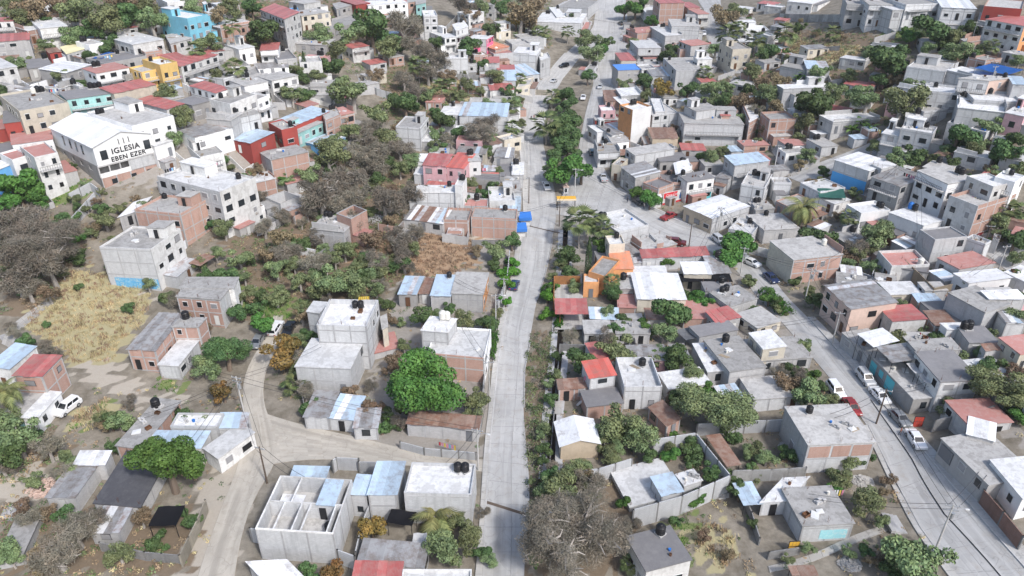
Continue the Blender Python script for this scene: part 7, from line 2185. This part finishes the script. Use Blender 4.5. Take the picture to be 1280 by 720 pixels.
RP_G = [ground_poly([(min(max(x, -40), 1330), y) for x, y in p]) for p in ROADPX]
def infill_shed(n, poly, seed, big=0):
    rng = np.random.default_rng(seed); xs = [p[0] for p in poly]; ys = [p[1] for p in poly]; k = 0; tries = 0
    while k < n and tries < n * 60:
        tries += 1; x, y = rng.uniform(min(xs), max(xs)), rng.uniform(min(ys), max(ys))
        if not inpoly(np.array([x]), np.array([y]), poly)[0] or any(inpoly(np.array([x]), np.array([y]), pp)[0] for pp in PAINT['yellow'] + PAINT['path'] + PAINT['rust'][:1] + PAINT['green'] + [[(90,200),(225,185),(250,225),(140,275),(90,270)], [(520,280),(610,280),(600,350),(500,350)]]): continue
        p = at(x, y); c = [sum(v) / 4 for v in zip(*min(FOOT, key=lambda q: (q[0][0] - p[0]) ** 2 + (q[0][1] - p[1]) ** 2))]
        q = min(FOOT, key=lambda q: (q[0][0] - p[0]) ** 2 + (q[0][1] - p[1]) ** 2); e = Vector(q[1]) - Vector(q[0]); e.normalize(); f = Vector((-e.y, e.x))
        w, d = (rng.uniform(1.5, 2.8), rng.uniform(1.3, 2.3)) if not big else (rng.uniform(2.4, 4.2), rng.uniform(2.0, 3.4)); P = Vector(p[:2])
        pts = [P + e * (w * a) + f * (d * b) for a in (-1.1, 0, 1.1) for b in (-1.1, 0, 1.1)]
        X, Y = np.array([v.x for v in pts]), np.array([v.y for v in pts])
        if not clear_of_houses(X, Y).all() or any(inpoly(X, Y, rp).any() for rp in RP_G) or canal_d(X, Y).min() < 3: continue
        zz = th(P.x, P.y) + (2.6 if big else 2.3); pr = [project((*(P + e * (w * a) + f * (d * b)), zz))[:2] for a, b in ((-1, -1), (1, -1), (1, 1))]
        if big: house(*pr, .95 if rng.random() < .6 else 1.0, ['lb', 'gb', 'wh', 'lb', 'cr', 'rb', 'gb', 'pk'][rng.integers(8)], ['g', 'w', 'g', 'w', 't', 'r', 'g', 'tr'][rng.integers(8)], 'f' if rng.random() < .5 else '', 'outbuilding', 1500 + seed * 50 + k); k += 1; continue  # one-storey infill houses, set at random in the gaps
        house(*pr, .85, ['gb', 'gr', 'rb', 'lb', 'gb'][rng.integers(5)], ['t', 'tb', 'tm', 'g', 't', 'ta'][rng.integers(6)], 'N q', 'shed', 900 + seed * 50 + k); k += 1
for n_, pl_, sd_ in ((16, [(0,60),(330,20),(420,100),(330,240),(100,250),(0,220)], 11), (16, [(560,40),(670,40),(650,300),(520,330),(530,200)], 12), (26, [(770,10),(980,10),(1000,250),(780,240)], 13), (30, [(980,60),(1280,60),(1280,560),(1180,520),(1060,400),(1000,280)], 14), (10, [(320,0),(640,0),(640,80),(330,140)], 15), (8, [(700,300),(860,300),(1000,420),(960,520),(700,460)], 16)): infill_shed(n_, pl_, sd_, 1)
infill_shed(14, [(0,60),(330,30),(330,240),(100,250),(0,220)], 1); infill_shed(12, [(560,60),(660,60),(640,300),(520,330),(530,200)], 2); infill_shed(16, [(770,20),(980,20),(1000,250),(780,240)], 3)
infill_shed(20, [(1000,160),(1280,160),(1280,560),(1180,520),(1060,400),(1000,280)], 4); infill_shed(8, [(695,300),(860,300),(1000,420),(960,520),(700,460)], 5); infill_shed(8, [(320,0),(640,0),(640,80),(330,140)], 6)
def infill(n, codes, rmin, rmax, poly, seed):
    rng = np.random.default_rng(seed); xs = [p[0] for p in poly]; ys = [p[1] for p in poly]; k = 0; tries = 0
    while k < n and tries < n * 40:
        tries += 1; x, y = rng.uniform(min(xs), max(xs)), rng.uniform(min(ys), max(ys))
        if not inpoly(np.array([x]), np.array([y]), poly)[0]: continue
        p = at(x, y); a, b = np.array([p[0]]), np.array([p[1]])
        if any(inpoly(np.array([x]), np.array([y]), pp)[0] for pp in PAINT['yellow'] + PAINT['path'] + PAINT['rust'][:1]): continue
        if not clear_of_houses(a, b)[0] or any(inpoly(a, b, rp)[0] for rp in RP_G) or canal_d(a, b)[0] < 2.5: continue
        f = (y + 160) / 700; tree(codes[rng.integers(len(codes))], x, y - 4 * f, rng.uniform(rmin, rmax) * f); k += 1
infill(70, ['O', 'D', 'S', 'O', 'B'], 7, 13, [(0,40),(330,10),(330,240),(200,330),(0,250)], 1)
infill(60, ['O', 'D', 'S', 'B'], 7, 13, [(560,60),(660,60),(640,300),(520,330),(520,200)], 2)
infill(60, ['O', 'D', 'S', 'F', 'B'], 7, 13, [(770,20),(980,20),(1000,250),(780,240)], 3)
infill(70, ['O', 'D', 'S', 'O', 'B'], 7, 14, [(980,20),(1280,20),(1280,560),(1180,520),(1060,400),(1000,280)], 4)
infill(45, ['O', 'D', 'S', 'F', 'S'], 6, 12, [(695,300),(860,300),(1000,420),(1060,540),(900,640),(700,600)], 5)
infill(40, ['O', 'D', 'S', 'X', 'B'], 7, 13, [(0,330),(320,330),(330,500),(250,700),(0,700)], 6)
infill(35, ['O', 'D', 'S', 'X', 'B'], 7, 14, [(300,300),(620,300),(600,540),(360,540)], 7)
infill(46, ['O', 'X', 'O', 'X', 'D'], 9, 15, [(300,250),(430,160),(530,160),(510,345),(370,395)], 8)
SC = [[(300,250),(350,230),(395,185),(430,160),(530,160),(520,260),(510,345),(440,390),(370,395),(300,345),(290,290)], [(0,262),(60,265),(110,290),(95,330),(50,385),(0,395)], [(480,80),(600,60),(640,110),(600,150),(520,170),(470,165)]]
scrub('undergrowth', 'grey-brown leafless undergrowth over the dry slope', SC, .42, 1.0, ['X', 'O', 'O', 'R', 'O', 'B', 'D'], 44, .26, .8, .4, 3)
scrub('undergrowth', 'mixed green and brown undergrowth between the houses', [[(0,530),(80,540),(110,575),(60,610),(0,650)], [(300,0),(480,0),(480,90),(330,90)], [(940,40),(1130,50),(1160,110),(1100,165),(960,165)], [(890,100),(960,90),(980,190),(920,170)], [(0,640),(230,690),(245,720),(0,720)], [(0,0),(320,0),(300,60),(100,70),(0,60)], [(570,0),(690,0),(690,60),(580,60)]], .22, 1.0, ['O', 'R', 'D', 'B', 'O'], 40, .30, .8, .4, 4)
scrub('weeds', 'rank green and grey weeds on the verge between street and canal', [[(662,420),(692,412),(690,520),(684,600),(664,640),(658,560),(657,470)], [(694,300),(702,300),(698,430),(690,430)]], 1.1, .95, ['O', 'D', 'O', 'D', 'X'], 44, .24, .8, .5, 9)
scrub('weeds', 'weeds on the verges and vacant plots', [[(670,300),(697,300),(690,340),(684,345)], [(612,430),(620,400),(636,380),(630,420),(618,480),(612,470)], [(603,590),(598,700),(560,700),(575,640)], [(1085,560),(1110,590),(1140,640),(1160,700),(1100,720),(960,720),(1000,650),(1060,640)], [(855,640),(900,620),(945,640),(950,720),(860,720)], [(830,430),(900,440),(1000,480),(990,520),(900,520),(820,500)],
      [(750,540),(820,530),(860,545),(730,590),(700,570)], [(1040,560),(1130,590),(1160,660),(1180,720),(960,720),(1000,660)], [(690,430),(780,440),(850,480),(900,520),(700,600)], [(0,520),(90,520),(150,600),(60,720),(0,720)], [(130,640),(250,650),(240,720),(0,720)], [(700,420),(780,440),(760,470),(700,480)], [(930,580),(1060,560),(1060,640),(1010,620)], [(1130,180),(1280,160),(1280,215),(1180,215)], [(1030,290),(1110,290),(1120,340),(1040,350)], [(500,380),(610,380),(600,410),(510,420)], [(190,460),(320,465),(300,505),(200,490)], [(0,480),(320,490),(250,720),(0,720)], [(690,300),(1000,300),(1060,560),(900,660),(690,590)], [(770,20),(1280,20),(1280,560),(1180,520),(1000,380),(780,240)], [(0,60),(330,20),(330,340),(0,330)], [(330,340),(620,330),(600,560),(330,500)]], .16, .5, ['O', 'R', 'D', 'W', 'R'], 24, .2, .8, .5, 5)
scrub('dry_grass', 'short pale dry grass and stubble on the open field', PAINT['yellow'][:1], 1.3, .5, ['W', 'W', 'W', 'R'], 18, seed=6, blades=True)
scrub('dry_grass', 'dry orange-brown grass on the open plots of the slope', PAINT['rust'], 1.0, .5, ['R'], 22, seed=17, blades=True)
scrub('dry_grass', 'dry pale brown grass on vacant plots', PAINT['yellow'][1:], .9, .6, ['R', 'W', 'R'], 26, seed=7, blades=True)
scrub('grass', 'short green grass in gardens and on the plot edges', PAINT['green'], 1.6, .35, ['N', 'O', 'H'], 14, seed=8, blades=True)

def crate_frame():
    p = at(455, 376, 8.2); o = empty('scaffold_frame', (p[0], p[1], p[2] - .3), .1); o.scale = (.7, .7, .7); m = plain('frame_yellow', (.62, .42, .05), .5)
    for x in (-1.3, 0, 1.3):
        for y in (-.7, .7): b = MB(); b.box(x - .05, x + .05, y - .05, y + .05, 0, 1.3); b.build('post', m, o)
    for z in (.05, .6, 1.2):
        for y in (-.7, .7): b = MB(); b.box(-1.3, 1.3, y - .04, y + .04, z, z + .08); b.build('rail', m, o)
        for x in (-1.3, 1.3): b = MB(); b.box(x - .04, x + .04, -.66, .66, z + .09, z + .16); b.build('rail', m, o)
    for k in range(5): b = MB(); b.box(-1.2 + k * .5, -.85 + k * .5, -.6, .6, 1.3, 1.34); b.build('plank', m, o)
    reg(o, 'yellow metal frame standing on the tall block house roof', 455, 376, 'frame')
crate_frame()
# extra landmarks for the labels
for x, y, w in [(112,400,'the dry grass field'),(550,320,'the dry orange plot'),(700,180,'the planted median'),(690,500,'the canal'),(450,230,'the scrubby hillside'),(735,285,'the tall fan palms'),(543,646,'the coconut palm by the shade cloth'),(1078,602,'the stone heap'),(1155,700,'the wide street bottom'),(90,240,'the church lawn'),(300,590,'the dusty side street'),(1005,262,'the coconut palm'),
                (60,690,'the sprawling bare shrubs'),(920,680,'the yellow grass bank'),(360,480,'the spiky agave'),(1075,158,'the banana clump'),(885,50,'the steep top street'),(1050,200,'the concrete ramp'),(630,30,'the brown wooded slope'),(30,395,'the curving footpath')]:
    landmark(x, y, w)
# a little dusty air over the whole valley
hz = MB(); hz.box(-1000, 1000, -250, 1600, -12, 190)
ho = hz.build('haze', NT('haze_air').m); ht = ho.data.materials[0].node_tree
for nd in list(ht.nodes):
    if nd.type == 'BSDF_PRINCIPLED': ht.nodes.remove(nd)
pv = ht.nodes.new('ShaderNodeVolumePrincipled'); pv.inputs['Color'].default_value = (.93, .96, 1.0, 1); pv.inputs['Density'].default_value = .00009
ht.links.new(pv.outputs[0], ht.nodes['Material Output'].inputs['Volume']); tag(ho, 'thin pale haze over the valley', None, None, 'stuff')
assign_labels()
print('objects', len(bpy.data.objects), 'houses', _n, 'tris', sum(len(m.polygons) * 2 for m in bpy.data.meshes))
